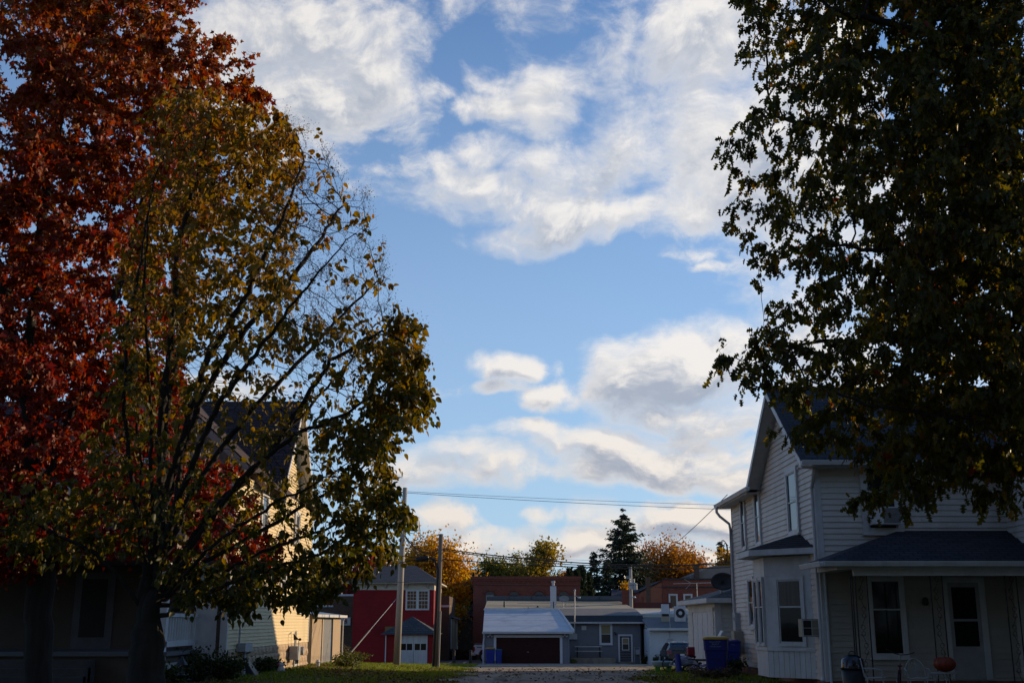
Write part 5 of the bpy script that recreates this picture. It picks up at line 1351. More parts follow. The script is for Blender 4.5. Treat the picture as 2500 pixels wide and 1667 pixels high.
# ------------------------------------------------------------------ wheelie bins
M_binblue = mat('bin_blue', (.012, .018, .16), (.010, .015, .13), 3, .45, .03, 20, spec=.4)
M_binblue2 = mat('bin_blue_bright', (.012, .03, .24), (.010, .025, .20), 3, .45, spec=.4)
M_yellow = mat('bin_yellow', (.42, .25, .01), (.36, .21, .01), 3, .45)
M_teal = mat('bin_teal', (.01, .09, .13), (.01, .08, .11), 3, .45)
def make_bin(loc, w_, d_, h, mb_, ml, label, rz=0, group=None, text=None):
    b = thing('wheelie_bin', label, 'bin', (0, 0, 0), group=group)
    t = MB()
    wb, db = w_ * .80, d_ * .72
    lv = [(0, wb, db, .0), (.1 * h, wb * 1.02, db * 1.03, .0), (.62 * h, w_ * .93, d_ * .90, .0), (.63 * h, w_ * .97, d_ * .95, 0), (.90 * h, w_, d_, .0), (.905 * h, w_ * 1.04, d_ * 1.05, 0), (.93 * h, w_ * 1.04, d_ * 1.05, 0)]
    vs, fs = [], []
    for z, a, c_, o_ in lv:
        a, c_ = a / 2, c_ / 2; e = .06
        vs += [(-a + e, -c_, z), (a - e, -c_, z), (a, -c_ + e, z), (a, c_ - e, z), (a - e, c_, z), (-a + e, c_, z), (-a, c_ - e, z), (-a, -c_ + e, z)]
    for i in range(len(lv) - 1):
        for k in range(8): fs.append((i * 8 + k, i * 8 + (k + 1) % 8, (i + 1) * 8 + (k + 1) % 8, (i + 1) * 8 + k))
    fs += [tuple(range(7, -1, -1)), tuple(range(len(lv) * 8 - 8, len(lv) * 8))]
    t.add(vs, fs); t.build('body', mb_, b, bevel=.012)
    t = MB(); a, c_ = w_ * .53, d_ * .54
    lv = [(.925 * h, a, c_), (.965 * h, a * 1.0, c_), (h, a * .86, c_ * .82), (1.015 * h, a * .6, c_ * .5)]
    vs, fs = [], []
    for z, a, c_ in lv:
        e = .08; vs += [(-a + e, -c_, z), (a - e, -c_, z), (a, -c_ + e, z), (a, c_ - e, z), (a - e, c_, z), (-a + e, c_, z), (-a, c_ - e, z), (-a, -c_ + e, z)]
    for i in range(3):
        for k in range(8): fs.append((i * 8 + k, i * 8 + (k + 1) % 8, (i + 1) * 8 + (k + 1) % 8, (i + 1) * 8 + k))
    fs += [tuple(range(7, -1, -1)), tuple(range(24, 32))]
    t.add(vs, fs); t.build('lid', ml, b, bevel=.01)
    t = MB(); t.tube([(-w_ * .4, d_ * .56, .88 * h), (w_ * .4, d_ * .56, .88 * h)], .022, 8); t.build('handle', ml if ml is M_yellow else mb_, b)
    for sg in (-1, 1):
        t = MB(); t.lathe([(.12, -.03), (.13, 0), (.12, .03)], (sg * w_ * .44, d_ * .40, .12), 14, 'x'); t.build('wheel', M_tyre, b)
    t = MB(); t.box(-w_ * .25, w_ * .25, -d_ * .475, -d_ * .40, .42 * h, .44 * h); t.build('lift_bar', mb_, b)
    if text:
        # worn print, too small to read: rows of short upright and level strokes
        rs_ = random.Random(5)
        for k, (wd_, hh) in enumerate(text):
            m_ = MB(); x = -wd_ / 2; yb = -d_ * .492 - .006; z = (.845 - .062 * k) * h
            while x < wd_ / 2:
                cw = hh * rs_.uniform(.45, .75)
                m_.box(x, x + hh * .16, yb, yb + .004, z, z + hh * rs_.choice((.7, 1, 1)))
                if rs_.random() < .75: zz_ = z + hh * rs_.choice((0, .42, .84)); m_.box(x + hh * .16, x + cw * .8, yb, yb + .004, zz_, zz_ + hh * .16)
                if rs_.random() < .55: m_.box(x + cw * .66, x + cw * .8, yb, yb + .004, z + hh * .2, z + hh * .82)
                x += cw
            m_.build('lettering', mat('bin_print', (.22, .23, .27), None, 3, .6), b)
        if w_ > .65:
            m_ = MB(); m_.box(-w_ * .42, -w_ * .25, -.1, .03, 1.016 * h, 1.02 * h); m_.build('sticker', M_white, b)
    b.location = loc; b.rotation_euler = (0, 0, rz)
    return b
make_bin((6.5, 37.5, .06), .74, .80, 1.13, M_binblue, M_yellow, 'large blue bin with yellow lid and white print beside the white house', R(-14), text=((.36, .05), (.2, .05), (.33, .045)))
make_bin((7.28, 39.4, .0), .60, .66, 1.06, M_binblue2, M_binblue, 'smaller all blue bin behind the big yellow lidded bin', R(8), text=((.12, .06),))
q1, q2 = W(1197, 1622, 84.2), W(1217.5, 1622, 84.2)
make_bin((q1.x, 84.1, gz(q1.x, 84)), .66, .74, 1.13, M_binblue2, M_yellow, 'blue bin with yellow lid at the left edge of the brown garage door', 0, 'bins at the grey garage')
make_bin((q2.x, 84.1, gz(q2.x, 84)), .46, .56, 1.02, M_binblue2, M_teal, 'narrow blue bin with teal lid in front of the brown garage door', 0, 'bins at the grey garage')

# ------------------------------------------------------------------ yard things
M_toyblue = mat('toy_light_blue', (.30, .44, .48), (.26, .40, .44), 3, .5)
M_toygreen = mat('toy_green', (.10, .28, .03), (.09, .25, .03), 3, .5)
q = W(1619, 1634, 44); gzq = gz(q.x, 44)
gzq += .06
wt = thing('water_table', 'light blue plastic play table with lime green legs at the lawn edge', 'toy table', (q.x, 44, gzq))
t = MB(); t.lathe([(.33, .16), (.41, .32), (.43, .36), (.39, .36), (.34, .24), (.02, .22)], (q.x, 44, gzq), 18); t.build('basin', M_toyblue, wt, smooth=True)
for a in (.6, 2.2, 3.9, 5.4):
    t = MB(); t.prism([(q.x + .30 * math.cos(a) - .07, 44 + .30 * math.sin(a), gzq - .02), (q.x + .30 * math.cos(a) + .07, 44 + .3 * math.sin(a), gzq - .02), (q.x + .30 * math.cos(a) + .09, 44 + .3 * math.sin(a), gzq + .22), (q.x + .30 * math.cos(a) - .09, 44 + .3 * math.sin(a), gzq + .22)], (0, .08, 0)); t.build('leg', M_toygreen, wt)
def make_bike(name, label, loc, rz, tilt, mf, s_=1.0, group=None):
    b = thing(name, label, 'bicycle', (0, 0, 0), group=group)
    r_ = .25 * s_
    def whl(x):
        t = MB(); t.tube([(x + r_ * math.cos(a), 0, r_ + r_ * math.sin(a)) for a in [6.2832 * i / 24 for i in range(25)]], .02 * s_, 6, cap=False); o = t.build('wheel', M_tyre, b)
        t = MB()
        for k in range(10): a = k * .628; t.tube([(x, 0, r_), (x + r_ * math.cos(a), 0, r_ + r_ * math.sin(a))], .003, 3)
        t.build('spokes', M_galv, o)
    whl(-.42 * s_); whl(.42 * s_)
    t = MB()
    A, Bk, H_, S_ = Vector((-.42, 0, .25)) * s_, Vector((-.05, 0, .22)) * s_, Vector((.27, 0, .60)) * s_, Vector((-.16, 0, .52)) * s_
    for a, c_ in ((A, Bk), (Bk, H_), (Bk, S_), (S_, A), (H_, S_ + Vector((.05, 0, -.12)))): t.tube([a, c_], .018, 6)
    t.build('frame', mf, b)
    t = MB(); t.tube([Vector((.42, 0, .25)) * s_, H_, Vector((.22, 0, .78)) * s_], .016, 6); t.build('fork', M_galv, b)
    t = MB(); t.tube([Vector((.10, -.26, .86)) * s_, Vector((.2, -.12, .80)) * s_, Vector((.22, 0, .78)) * s_, Vector((.2, .12, .80)) * s_, Vector((.10, .26, .86)) * s_], .013, 6); t.build('handlebar', M_black, b)
    t = MB(); t.lathe([(.02, -.02), (.08 * s_, 0), (.07 * s_, .03)], S_ + Vector((0, 0, .06)), 10, 'z', .6); t.tube([S_, S_ + Vector((0, 0, .06))], .012, 5); t.build('saddle', M_black, b)
    t = MB(); t.lathe([(.07 * s_, -.01), (.07 * s_, .01)], Bk, 12, 'y'); t.tube([Bk + Vector((-.1, -.06, -.06)) * s_, Bk + Vector((.1, .06, .06)) * s_], .01, 5); t.build('pedals', M_galv, b)
    b.location = loc; b.rotation_euler = (tilt, 0, rz)
    return b
M_purple = mat('bike_purple', (.10, .07, .26), None, 3, .4, spec=.5); M_pinkb = mat('bike_pink', (.32, .03, .08), None, 3, .4, spec=.5); M_bwhite = mat('bike_white', (.5, .5, .52), None, 3, .4)
make_bike('childs_bicycle', 'small white and purple bicycle lying on the grass by the bins', (6.35, 40.3, .03), R(15), R(62), M_purple, .95, 'bicycles by the white garage')
make_bike('childs_bicycle', 'small white bicycle leaning among the toys before the garage', (6.15, 43.0, -.12), R(-20), R(20), M_bwhite, 1.0, 'bicycles by the white garage')
make_bike('childs_bicycle', 'pink childs bicycle standing on the shaded porch edge', (8.75, 26.9, .02), R(70), R(6), M_pinkb, 1.15)
t = MB(); t.tube([(6.02, 42.6, -.15), (5.98, 42.65, .52)], [.12, .1], 12); tag(t.build('toy_tube', M_binblue2), 'upright blue plastic tube among the toys beside the car', 'toy')
rgq = thing('charcoal_grill', 'small red lidded grill on thin legs before the white garage', 'grill', (6.7, 44.2, -.2))
t = MB(); t.box(6.57, 6.85, 44.1, 44.35, .42, .74); t.build('lid', mat('grill_red', (.25, .012, .02), None, 3, .4, spec=.5), rgq, bevel=.04)
t = MB(); t.box(6.55, 6.87, 44.08, 44.37, .34, .42); t.build('bowl', mat('grill_dark', (.06, .01, .012), None, 3, .5), rgq)
for a, c_ in ((6.59, 44.12), (6.83, 44.12), (6.59, 44.33), (6.83, 44.33)):
    t = MB(); t.tube([(a, c_, .36), (a, c_, -.25)], .012, 5); t.build('leg', M_black, rgq)
ct_ = thing('wooden_cart', 'low weathered wooden rack with crossbar behind the lying bicycle', 'rack', (6.8, 43.6, -.2))
for n_, bx in dict(rail=(6.4, 7.3, 43.55, 43.65, .24, .32)).items():
    t = MB(); t.box(*bx); t.build(n_, M_wood, ct_)
for x in (6.45, 6.8, 7.2):
    t = MB(); t.box(x, x + .07, 43.55, 43.62, -.25, .26); t.build('post', M_wood, ct_)
t = MB(); t.box(6.4, 7.3, 43.57, 43.62, -.05, .0); t.build('rail', M_wood, ct_)
bg_ = thing('toy_bag', 'crumpled white and blue striped bag heaped on the toys', 'bag', (6.2, 42.6, .1))
t = MB(); t.lathe([(.05, -.12), (.26, -.08), (.30, .05), (.2, .2), (.06, .26)], (6.28, 42.9, .2), 11, 'z', .7); o = t.build('cloth', mat('striped_cloth', (.5, .48, .44), (.08, .1, .3), 3, .8, stretch=(.5, .5, 6)), bg_, smooth=True)
t = MB(); t.lathe([(.2, -.1), (.24, 0), (.12, .12)], (6.55, 43.0, .16), 9, 'z', .8); t.build('cloth', mat('pale_cloth', (.45, .40, .36), None, 3, .8), bg_)
t = MB(); t.tube([(6.1, 42.8, -.1), (6.3, 42.95, .12), (6.28, 42.9, .28)], .05, 6); t.build('strap', M_black, bg_)
lw_ = MB(); lw_.prism([(7.0, 40.9, .75), (7.35, 40.9, 1.35), (7.42, 40.9, 1.35), (7.1, 40.9, .75)], (0, .5, 0)); tag(lw_.build('sloping_board', M_white), 'white board leaning beside the service box of the white house', 'board')

# patio set in front of the porch
pk = thing('pumpkin', 'large dark orange pumpkin on the white wire table', 'pumpkin', (9.7, 26.5, .56))
t = MB(); vs, fs = [], []
nr, ns = 12, 60
for i in range(nr + 1):
    th = math.pi * i / nr
    for k in range(ns):
        a = 6.2832 * k / ns; rr = .235 * math.sin(th) * (1 + .045 * abs(math.cos(a * 5)) * 2 - .045) + .004
        vs.append((9.7 + rr * math.cos(a), 26.5 + rr * math.sin(a), .735 - .175 * math.cos(th) * (1 - .25 * math.exp(-((th - math.pi) ** 2) * 6))))
for i in range(nr):
    for k in range(ns): fs.append((i * ns + k, i * ns + (k + 1) % ns, (i + 1) * ns + (k + 1) % ns, (i + 1) * ns + k))
t.add(vs, fs); t.build('rind', mat('pumpkin_skin', (.20, .030, .008), (.15, .02, .007), 5, .5), pk, smooth=True)
t = MB(); t.tube([(9.7, 26.5, .87), (9.71, 26.5, .93), (9.74, 26.5, .96)], [.03, .022, .026], 6); t.build('stem', mat('pumpkin_stem', (.12, .10, .04), None, 4, .8), pk)
M_wire = mat('white_wire', (.34, .33, .33), (.24, .23, .22), 4, .6)
tb = thing('wire_table', 'round white wire garden table holding the pumpkin', 'table', (9.65, 26.5, .0))
t = MB(); t.tube([(9.65 + .36 * math.cos(a), 26.5 + .36 * math.sin(a), .545) for a in [6.2832 * i / 28 for i in range(29)]], .014, 6, cap=False)
for k in range(9): x = -.32 + k * .08; y = math.sqrt(.36 ** 2 - x * x); t.tube([(9.65 + x, 26.5 - y, .545), (9.65 + x, 26.5 + y, .545)], .006, 4)
t.build('table_top', M_wire, tb)
for k in range(3):
    a = k * 2.094 + .5; t = MB(); t.tube([(9.65 + .1 * math.cos(a), 26.5 + .1 * math.sin(a), .53), (9.65 + .2 * math.cos(a), 26.5 + .2 * math.sin(a), .3), (9.65 + .1 * math.cos(a), 26.5 + .1 * math.sin(a), .18), (9.65 + .3 * math.cos(a), 26.5 + .3 * math.sin(a), .0)], .012, 6); t.build('leg', M_wire, tb)
t = MB()
for k in range(14):
    a = k * .449; t.tube([(9.65 + .34 * math.cos(a), 26.5 + .34 * math.sin(a), .54), (9.65 + .28 * math.cos(a + .3), 26.5 + .28 * math.sin(a + .3), .40), (9.65 + .33 * math.cos(a + .45), 26.5 + .33 * math.sin(a + .45), .54)], .006, 4)
t.build('lattice', M_wire, tb)
def wire_chair(loc, rz, label):
    c = thing('wire_chair', label, 'chair', (0, 0, 0), group='white wire garden chairs')
    t = MB(); t.tube([(.22 * math.cos(a), .22 * math.sin(a), .42) for a in [6.2832 * i / 22 for i in range(23)]], .012, 6, cap=False)
    for k in range(7): x = -.18 + .06 * k; y = math.sqrt(.22 ** 2 - x * x); t.tube([(x, -y, .42), (x, y, .42)], .006, 4)
    t.build('seat', M_wire, c)
    t = MB(); arc = [(-.30 * math.cos(a) * (.75), .24 + .06 * math.sin(a), .45 + .38 * math.sin(a)) for a in [math.pi * i / 16 for i in range(17)]]
    t.tube(arc, .013, 6, cap=False)
    for k in range(1, 8):
        a = math.pi * k / 8; e = Vector((-.30 * math.cos(a) * .75, .24 + .06 * math.sin(a), .45 + .38 * math.sin(a))); t.tube([(0, .22, .44), e.lerp(Vector((0, .22, .44)), .45) + Vector((.03, 0, .02)), e], .006, 4)
    for q in (.45, .72): t.tube([Vector(p_).lerp(Vector((0, .22, .44)), 1 - q) for p_ in arc], .006, 4, cap=False)
    t.build('backrest', M_wire, c)
    t = MB()
    for sg in (-1, 1): t.tube([(sg * .225, .24, .62), (sg * .26, .02, .62), (sg * .24, -.14, .58), (sg * .2, -.14, .42)], .011, 6)
    t.build('armrest', M_wire, c)
    for x, y in ((-.17, -.15), (.17, -.15), (-.17, .17), (.17, .17)):
        t = MB(); t.tube([(x, y, .42), (x * 1.3, y * 1.3, 0)], .012, 6); t.build('leg', M_wire, c)
    c.location = loc; c.rotation_euler = (0, 0, rz)
wire_chair((8.1, 26.4, .02), R(75), 'white wire chair tilted back at the left of the porch')
wire_chair((9.0, 26.3, .02), R(-10), 'white wire chair between the pink bicycle and the pumpkin table')
kg = thing('kettle_grill', 'black lidded barrel grill standing at the porch corner', 'grill', (7.75, 26.9, 0))
t = MB(); t.lathe([(.2, .05), (.24, .1), (.26, .6)], (7.75, 26.9, 0), 20); t.build('drum', M_black, kg, smooth=True)
t = MB(); t.lathe([(.27, .6), (.27, .64), (.24, .82), (.15, .90), (.03, .93)], (7.75, 26.9, 0), 20); t.build('lid', mat('black_enamel', (.012, .013, .018), None, 3, .2, spec=.6), kg, smooth=True)
t = MB(); t.tube([(7.68, 26.9, .91), (7.69, 26.9, .98), (7.75, 26.9, 1.0), (7.81, 26.9, .98), (7.82, 26.9, .91)], .012, 6); t.build('handle', M_black, kg)

# left yard: feeder on a hook, garden bits
bf_ = thing('bird_feeder', 'lantern shaped bird feeder hanging from a black shepherd hook', 'bird feeder', W(444, 1640, 30))
p = W(444, 1620, 30)
t = MB(); t.lathe([(.16, -.02), (.12, .04), (.05, .12), (.02, .2)], p, 8); t.build('feeder_roof', M_black, bf_)
t = MB()
for k in range(10): a = k * .628; t.tube([p + Vector((.09 * math.cos(a), .09 * math.sin(a), -.02)), p + Vector((.09 * math.cos(a), .09 * math.sin(a), -.27))], .005, 4)
t.build('cage', M_black, bf_)
t = MB(); t.lathe([(.15, -.29), (.16, -.27), (.10, -.26), (.08, -.2)], p, 10); t.build('tray', M_black, bf_)
hk = thing('shepherd_hook', 'black shepherd hook planted beside the porch railing', 'garden hook', W(468, 1667, 30))
a0 = W(475, 1590, 30); b0 = Vector((a0.x - .03, 30, 0))
t = MB(); t.tube([b0, a0], .012, 6); t.build('stake', M_black, hk)
t = MB(); t.tube([a0, a0 + Vector((-.05, 0, .08)), a0 + Vector((-.14, 0, .12)), a0 + Vector((-.24, 0, .06)), a0 + Vector((-.29, 0, .0)), a0 + Vector((-.33, 0, .04)), a0 + Vector((-.32, 0, .1))], .01, 6); t.tube([a0, a0 + Vector((.05, 0, .08)), a0 + Vector((.15, 0, .11)), a0 + Vector((.25, 0, .04))], .01, 6); t.tube([a0 + Vector((-.29, 0, 0)), p + Vector((0, 0, .2))], .005, 4); t.build('arm', M_black, hk)
sl = thing('garden_lamp', 'small white solar lamp on a stake in the sunlit lawn', 'garden lamp', W(776, 1640, 44.5))
p = W(776, 1617, 44.5)
t = MB(); t.lathe([(.07, -.12), (.08, .0), (.1, .03), (.04, .12)], p, 10); t.build('lamp', M_white, sl)
t = MB(); t.tube([p, (p.x, 44.5, gz(p.x, 44.5))], .02, 6); t.build('stake', M_wood, sl)
fl = thing('flag_stake', 'rusty pennant shaped garden ornament on a thin stake by the foundation', 'garden ornament', W(728, 1645, 43))
p = W(727, 1560, 43)
t = MB(); t.prism([(p.x - .17, 43, p.z + .21), (p.x - .15, 43, p.z - .02), (p.x + .05, 43, p.z - .01)], (0, .02, 0)); t.build('pennant', mat('rust', (.14, .06, .03), (.09, .04, .02), 5, .8), fl)
t = MB(); t.tube([(p.x + .04, 43, p.z + .02), (p.x + .02, 43, 0)], .012, 5); t.lathe([(.05, -.04), (.05, .04)], (p.x + .08, 43, p.z), 8, 'y'); t.build('stake', M_black, fl)
bl = MB(); p = W(855, 1616, 60); bl.lathe([(.02, -.15), (.13, -.11), (.17, 0), (.13, .11), (.02, .15)], p, 14); tag(bl.build('blue_ball', M_binblue2, smooth=True), 'blue ball on the grass below the red house', 'ball')
wbq = thing('garden_statue', 'pale crumpled plastic ornament in the flower bed by the blocks', 'garden ornament', W(686, 1640, 40))
p = W(686, 1632, 40)
t = MB(); t.lathe([(.12, -.15), (.15, -.05), (.08, .08), (.1, .15), (.02, .22)], p, 9, 'z', .7); t.build('body', M_white, wbq)
t = MB(); t.lathe([(.03, 0), (.06, .04), (.03, .1)], p + Vector((-.09, 0, .1)), 8); t.build('wing', M_pinkb, wbq)
tp = thing('tarp_bundle', 'black tarpaulin bundle slumped against the block foundation', 'tarpaulin', W(588, 1640, 37.5))
p = W(590, 1640, 37.5)
t = MB(); t.prism([(p.x - .45, 37.2, -.05), (p.x + .55, 37.2, -.05), (p.x + .1, 37.4, .5), (p.x - .1, 37.5, .62), (p.x - .3, 37.4, .45)], (0, .6, 0)); t.build('tarp', mat('black_tarp', (.012, .012, .014), (.02, .02, .022), 6, .5, .5, 4), tp, bevel=.05)
t = MB(); t.tube([(p.x - .1, 37.3, .6), (p.x + .3, 37.2, .72)], .03, 6); t.build('handle', M_wood, tp)
# ------------------------------------------------------------------ trees
def leafmat(name, stops, rough=.55, trans=.45, tint=(1, 1, 1)):
    m = bpy.data.materials.new(name); m.use_nodes = True
    t = m.node_tree; t.nodes.clear(); g = G(t)
    at = g.n('ShaderNodeAttribute', attribute_name='hue')
    oi = g.n('ShaderNodeObjectInfo')
    col = g.ramp(g.m('ADD', at.outputs['Fac'], g.m('MULTIPLY', oi.outputs['Alpha'], 0.0)), stops)
    d = g.n('ShaderNodeBsdfPrincipled'); t.links.new(col, d.inputs['Base Color']); d.inputs['Roughness'].default_value = rough; d.inputs['Specular IOR Level'].default_value = .35
    tr = g.n('ShaderNodeBsdfTranslucent')
    hv = g.n('ShaderNodeHueSaturation'); hv.inputs['Saturation'].default_value = 1.15; hv.inputs['Value'].default_value = 1.25; t.links.new(col, hv.inputs['Color']); t.links.new(hv.outputs[0], tr.inputs[0])
    mx = g.n('ShaderNodeMixShader'); mx.inputs[0].default_value = trans; t.links.new(d.outputs[0], mx.inputs[1]); t.links.new(tr.outputs[0], mx.inputs[2])
    o = g.n('ShaderNodeOutputMaterial'); t.links.new(mx.outputs[0], o.inputs[0])
    return m

def np_mesh(name, V, F, mt, hue=None, parent=None, kind=None):
    """V (n,3); F (m,k) equal-sized polygons; hue per polygon"""
    me = bpy.data.meshes.new(name)
    k = F.shape[1]
    me.vertices.add(len(V)); me.vertices.foreach_set('co', np.ascontiguousarray(V, dtype=np.float32).ravel())
    me.loops.add(F.size); me.loops.foreach_set('vertex_index', np.ascontiguousarray(F, dtype=np.int32).ravel())
    me.polygons.add(len(F)); me.polygons.foreach_set('loop_start', np.arange(0, F.size, k, dtype=np.int32))
    try: me.polygons.foreach_set('loop_total', np.full(len(F), k, dtype=np.int32))
    except Exception: pass
    if hue is not None:
        a = me.attributes.new('hue', 'FLOAT', 'FACE'); a.data.foreach_set('value', np.ascontiguousarray(hue, dtype=np.float32))
    me.update(calc_edges=True)
    me.materials.append(mt)
    o = bpy.data.objects.new(name, me); C.objects.link(o)
    if parent is not None: o.parent = parent; o.location = -rootloc(parent)
    if kind: o['kind'] = kind
    return o

# leaf outlines: two halves folded along the midrib (unit length along +y)
def leaf_tpl(half, fold, curl):
    h = [(x, y, fold * x - curl * y * y) for x, y in half]
    n = len(h)
    V = np.array(h + [(-x, y, z) for x, y, z in h[1:-1]])
    right = list(range(n)); left = [0] + [n + i for i in range(n - 2)] + [n - 1]
    return V, np.array([right, left[::-1]])
OVATE = leaf_tpl([(0, 0), (.24, .10), (.36, .36), (.24, .70), (0, 1.0)], .35, .22)
MAPLE = leaf_tpl([(0, 0), (.34, -.02), (.27, .2), (.60, .42), (.24, .56), (0, 1.0)], .30, .25)
SIMPLE = leaf_tpl([(0, 0), (.38, .45), (0, 1.0)], .3, .2)
OAK = leaf_tpl([(0, 0), (.34, .16), (.11, .34), (.44, .50), (.14, .62), (.28, .82), (0, 1.0)], .25, .42)

def place_leaves(tpl, pos, axis, size, roll):
    """pos (n,3), axis (n,3) direction of the leaf tip, size (n,), roll (n,)"""
    V, F = tpl
    y = axis / np.linalg.norm(axis, axis=1)[:, None]
    ref = np.tile(np.array([[0, 0, 1.0]]), (len(y), 1)); ref[np.abs(y[:, 2]) > .95] = (1, 0, 0)
    x = np.cross(y, ref); x /= np.linalg.norm(x, axis=1)[:, None]
    z = np.cross(x, y)
    c, s = np.cos(roll)[:, None], np.sin(roll)[:, None]
    x2, z2 = x * c + z * s, -x * s + z * c
    P = pos[:, None, :] + size[:, None, None] * (V[None, :, 0:1] * x2[:, None, :] + V[None, :, 1:2] * y[:, None, :] + V[None, :, 2:3] * z2[:, None, :])
    n, k = len(pos), len(V)
    FF = (F[None] + (np.arange(n) * k)[:, None, None]).reshape(-1, F.shape[1])
    return P.reshape(-1, 3), FF

def in_poly(P, poly):
    x, y = P[:, 0], P[:, 1]; ins = np.zeros(len(P), bool); n = len(poly)
    for i in range(n):
        x1, y1 = poly[i]; x2, y2 = poly[(i + 1) % n]
        c = ((y1 > y) != (y2 > y)) & (x < (x2 - x1) * (y - y1) / (y2 - y1 + 1e-12) + x1)
        ins ^= c
    return ins
def poly_dist(P, poly):
    d = np.full(len(P), 1e9); n = len(poly)
    for i in range(n):
        a, b = np.array(poly[i]), np.array(poly[(i + 1) % n]); ab = b - a
        t = np.clip(((P - a) @ ab) / (ab @ ab), 0, 1)
        d = np.minimum(d, np.linalg.norm(P - (a + t[:, None] * ab), axis=1))
    return d

def crown_volume(poly, Y0, depth, n, rng, yc=None):
    """random points in a solid whose outline in the (x,z) plane is poly, rounded off in depth"""
    poly = [tuple(p) for p in poly]
    lo, hi = np.min(poly, axis=0), np.max(poly, axis=0)
    out = []
    tot = 0
    while tot < n:
        P = rng.uniform(lo, hi, (n * 2, 2)); P = P[in_poly(P, poly)]
        d = poly_dist(P, poly)
        th = depth * np.sqrt(np.clip(1 - (1 - np.clip(d / depth, 0, 1)) ** 2, 0, 1))
        yy = rng.uniform(-1, 1, len(P)) * depth
        k = np.abs(yy) < th + .15
        Q = np.stack([P[:, 0], Y0 + yy, P[:, 1]], 1)[k]
        out.append(Q); tot += len(Q)
    return np.concatenate(out)[:n]

def colonize(attr, stems, D, di, dk, iters, trop=(0, 0, .1), rng=None):
    """space-colonisation branching; stems: list of polylines (first point may lie on an earlier stem)"""
    pos, par = [], []
    for st in stems:
        st = [np.array(p, float) for p in st]
        prev = -1
        if pos:
            dd = np.linalg.norm(np.array(pos) - st[0], axis=1); prev = int(dd.argmin())
        else:
            pos.append(st[0]); par.append(-1); prev = 0
        for a, b in zip(st, st[1:]):
            L_ = np.linalg.norm(b - a); k = max(1, int(L_ / D))
            for i in range(1, k + 1):
                q = a + (b - a) * i / k
                if rng is not None: q = q + rng.normal(0, D * .10, 3)
                pos.append(q); par.append(prev); prev = len(pos) - 1
    pos = list(pos)
    A = attr.copy(); alive = np.ones(len(A), bool)
    PN = np.array(pos)
    nd = np.full(len(A), 1e9); ni = np.zeros(len(A), int)
    def upd(newp, base):
        nonlocal nd, ni
        for s_ in range(0, len(newp), 400):
            q = newp[s_:s_ + 400]
            dd = np.sqrt(np.maximum(((A ** 2).sum(1)[:, None] + (q ** 2).sum(1)[None] - 2 * A @ q.T), 0))
            j = dd.argmin(1); m = dd[np.arange(len(A)), j]
            k = m < nd
            nd[k] = m[k]; ni[k] = base + s_ + j[k]
    upd(PN, 0)
    trop = np.array(trop)
    for it in range(iters):
        alive &= nd > dk
        act = alive & (nd < di)
        if not act.any(): break
        idx = ni[act]; v = A[act] - np.array(pos)[idx]; v /= np.linalg.norm(v, axis=1)[:, None]
        u, inv = np.unique(idx, return_inverse=True)
        S = np.zeros((len(u), 3)); np.add.at(S, inv, v)
        S = S / (np.linalg.norm(S, axis=1)[:, None] + 1e-9) + trop
        if rng is not None: S += rng.normal(0, .18, S.shape)
        S /= np.linalg.norm(S, axis=1)[:, None]
        newp = np.array(pos)[u] + S * D
        base = len(pos)
        pos += list(newp); par += list(u)
        upd(newp, base)
        if len(pos) > 14000: break
    return np.array(pos), np.array(par)

def branch_radii(pos, par, r0, ex=2.3, rmax=.3):
    n = len(pos); acc = np.zeros(n); kids = np.zeros(n, int)
    for i in range(n):
        if par[i] >= 0: kids[par[i]] += 1
    for i in range(n - 1, -1, -1):
        if kids[i] == 0: acc[i] = r0 ** ex
        if par[i] >= 0: acc[par[i]] += acc[i]
    return np.minimum(acc ** (1 / ex), rmax), kids

def branch_mesh(pos, par, rad, kids, name, mt, parent, rmin=0, rmaxsel=9, flare=None):
    """tubes along chains; every chain follows its thickest child"""
    n = len(pos); best = -np.ones(n, int)
    for i in range(n):
        p = par[i]
        if p >= 0 and (best[p] < 0 or rad[i] > rad[best[p]]): best[p] = i
    m = MB()
    for i in range(n):
        p = par[i]
        if p >= 0 and best[p] == i: continue
        ch = ([p] if p >= 0 else []) + [i]; j = i
        while best[j] >= 0: j = best[j]; ch.append(j)
        if len(ch) < 2: continue
        rr = [rad[q] for q in ch]
        if p >= 0: rr[0] = min(rad[p], rr[1] * 1.25)
        sel = [q for q in range(len(ch)) if rmin <= rr[q] < rmaxsel]
        if len(sel) < 2: continue
        q0, q1 = sel[0], min(sel[-1] + 1, len(ch) - 1)
        pts = [pos[ch[q]] for q in range(q0, q1 + 1)]; rr = rr[q0:q1 + 1]
        sides = 10 if rr[0] > .07 else 6 if rr[0] > .02 else 4 if rr[0] > .008 else 3
        m.tube([Vector(q) for q in pts], list(rr), sides, cap=False)
    return m.build(name, mt, parent, smooth=True)

def barkmat(name, c1, c2):
    return mat(name, c1, c2, 9, .95, .9, 14, stretch=(1, 1, .18))

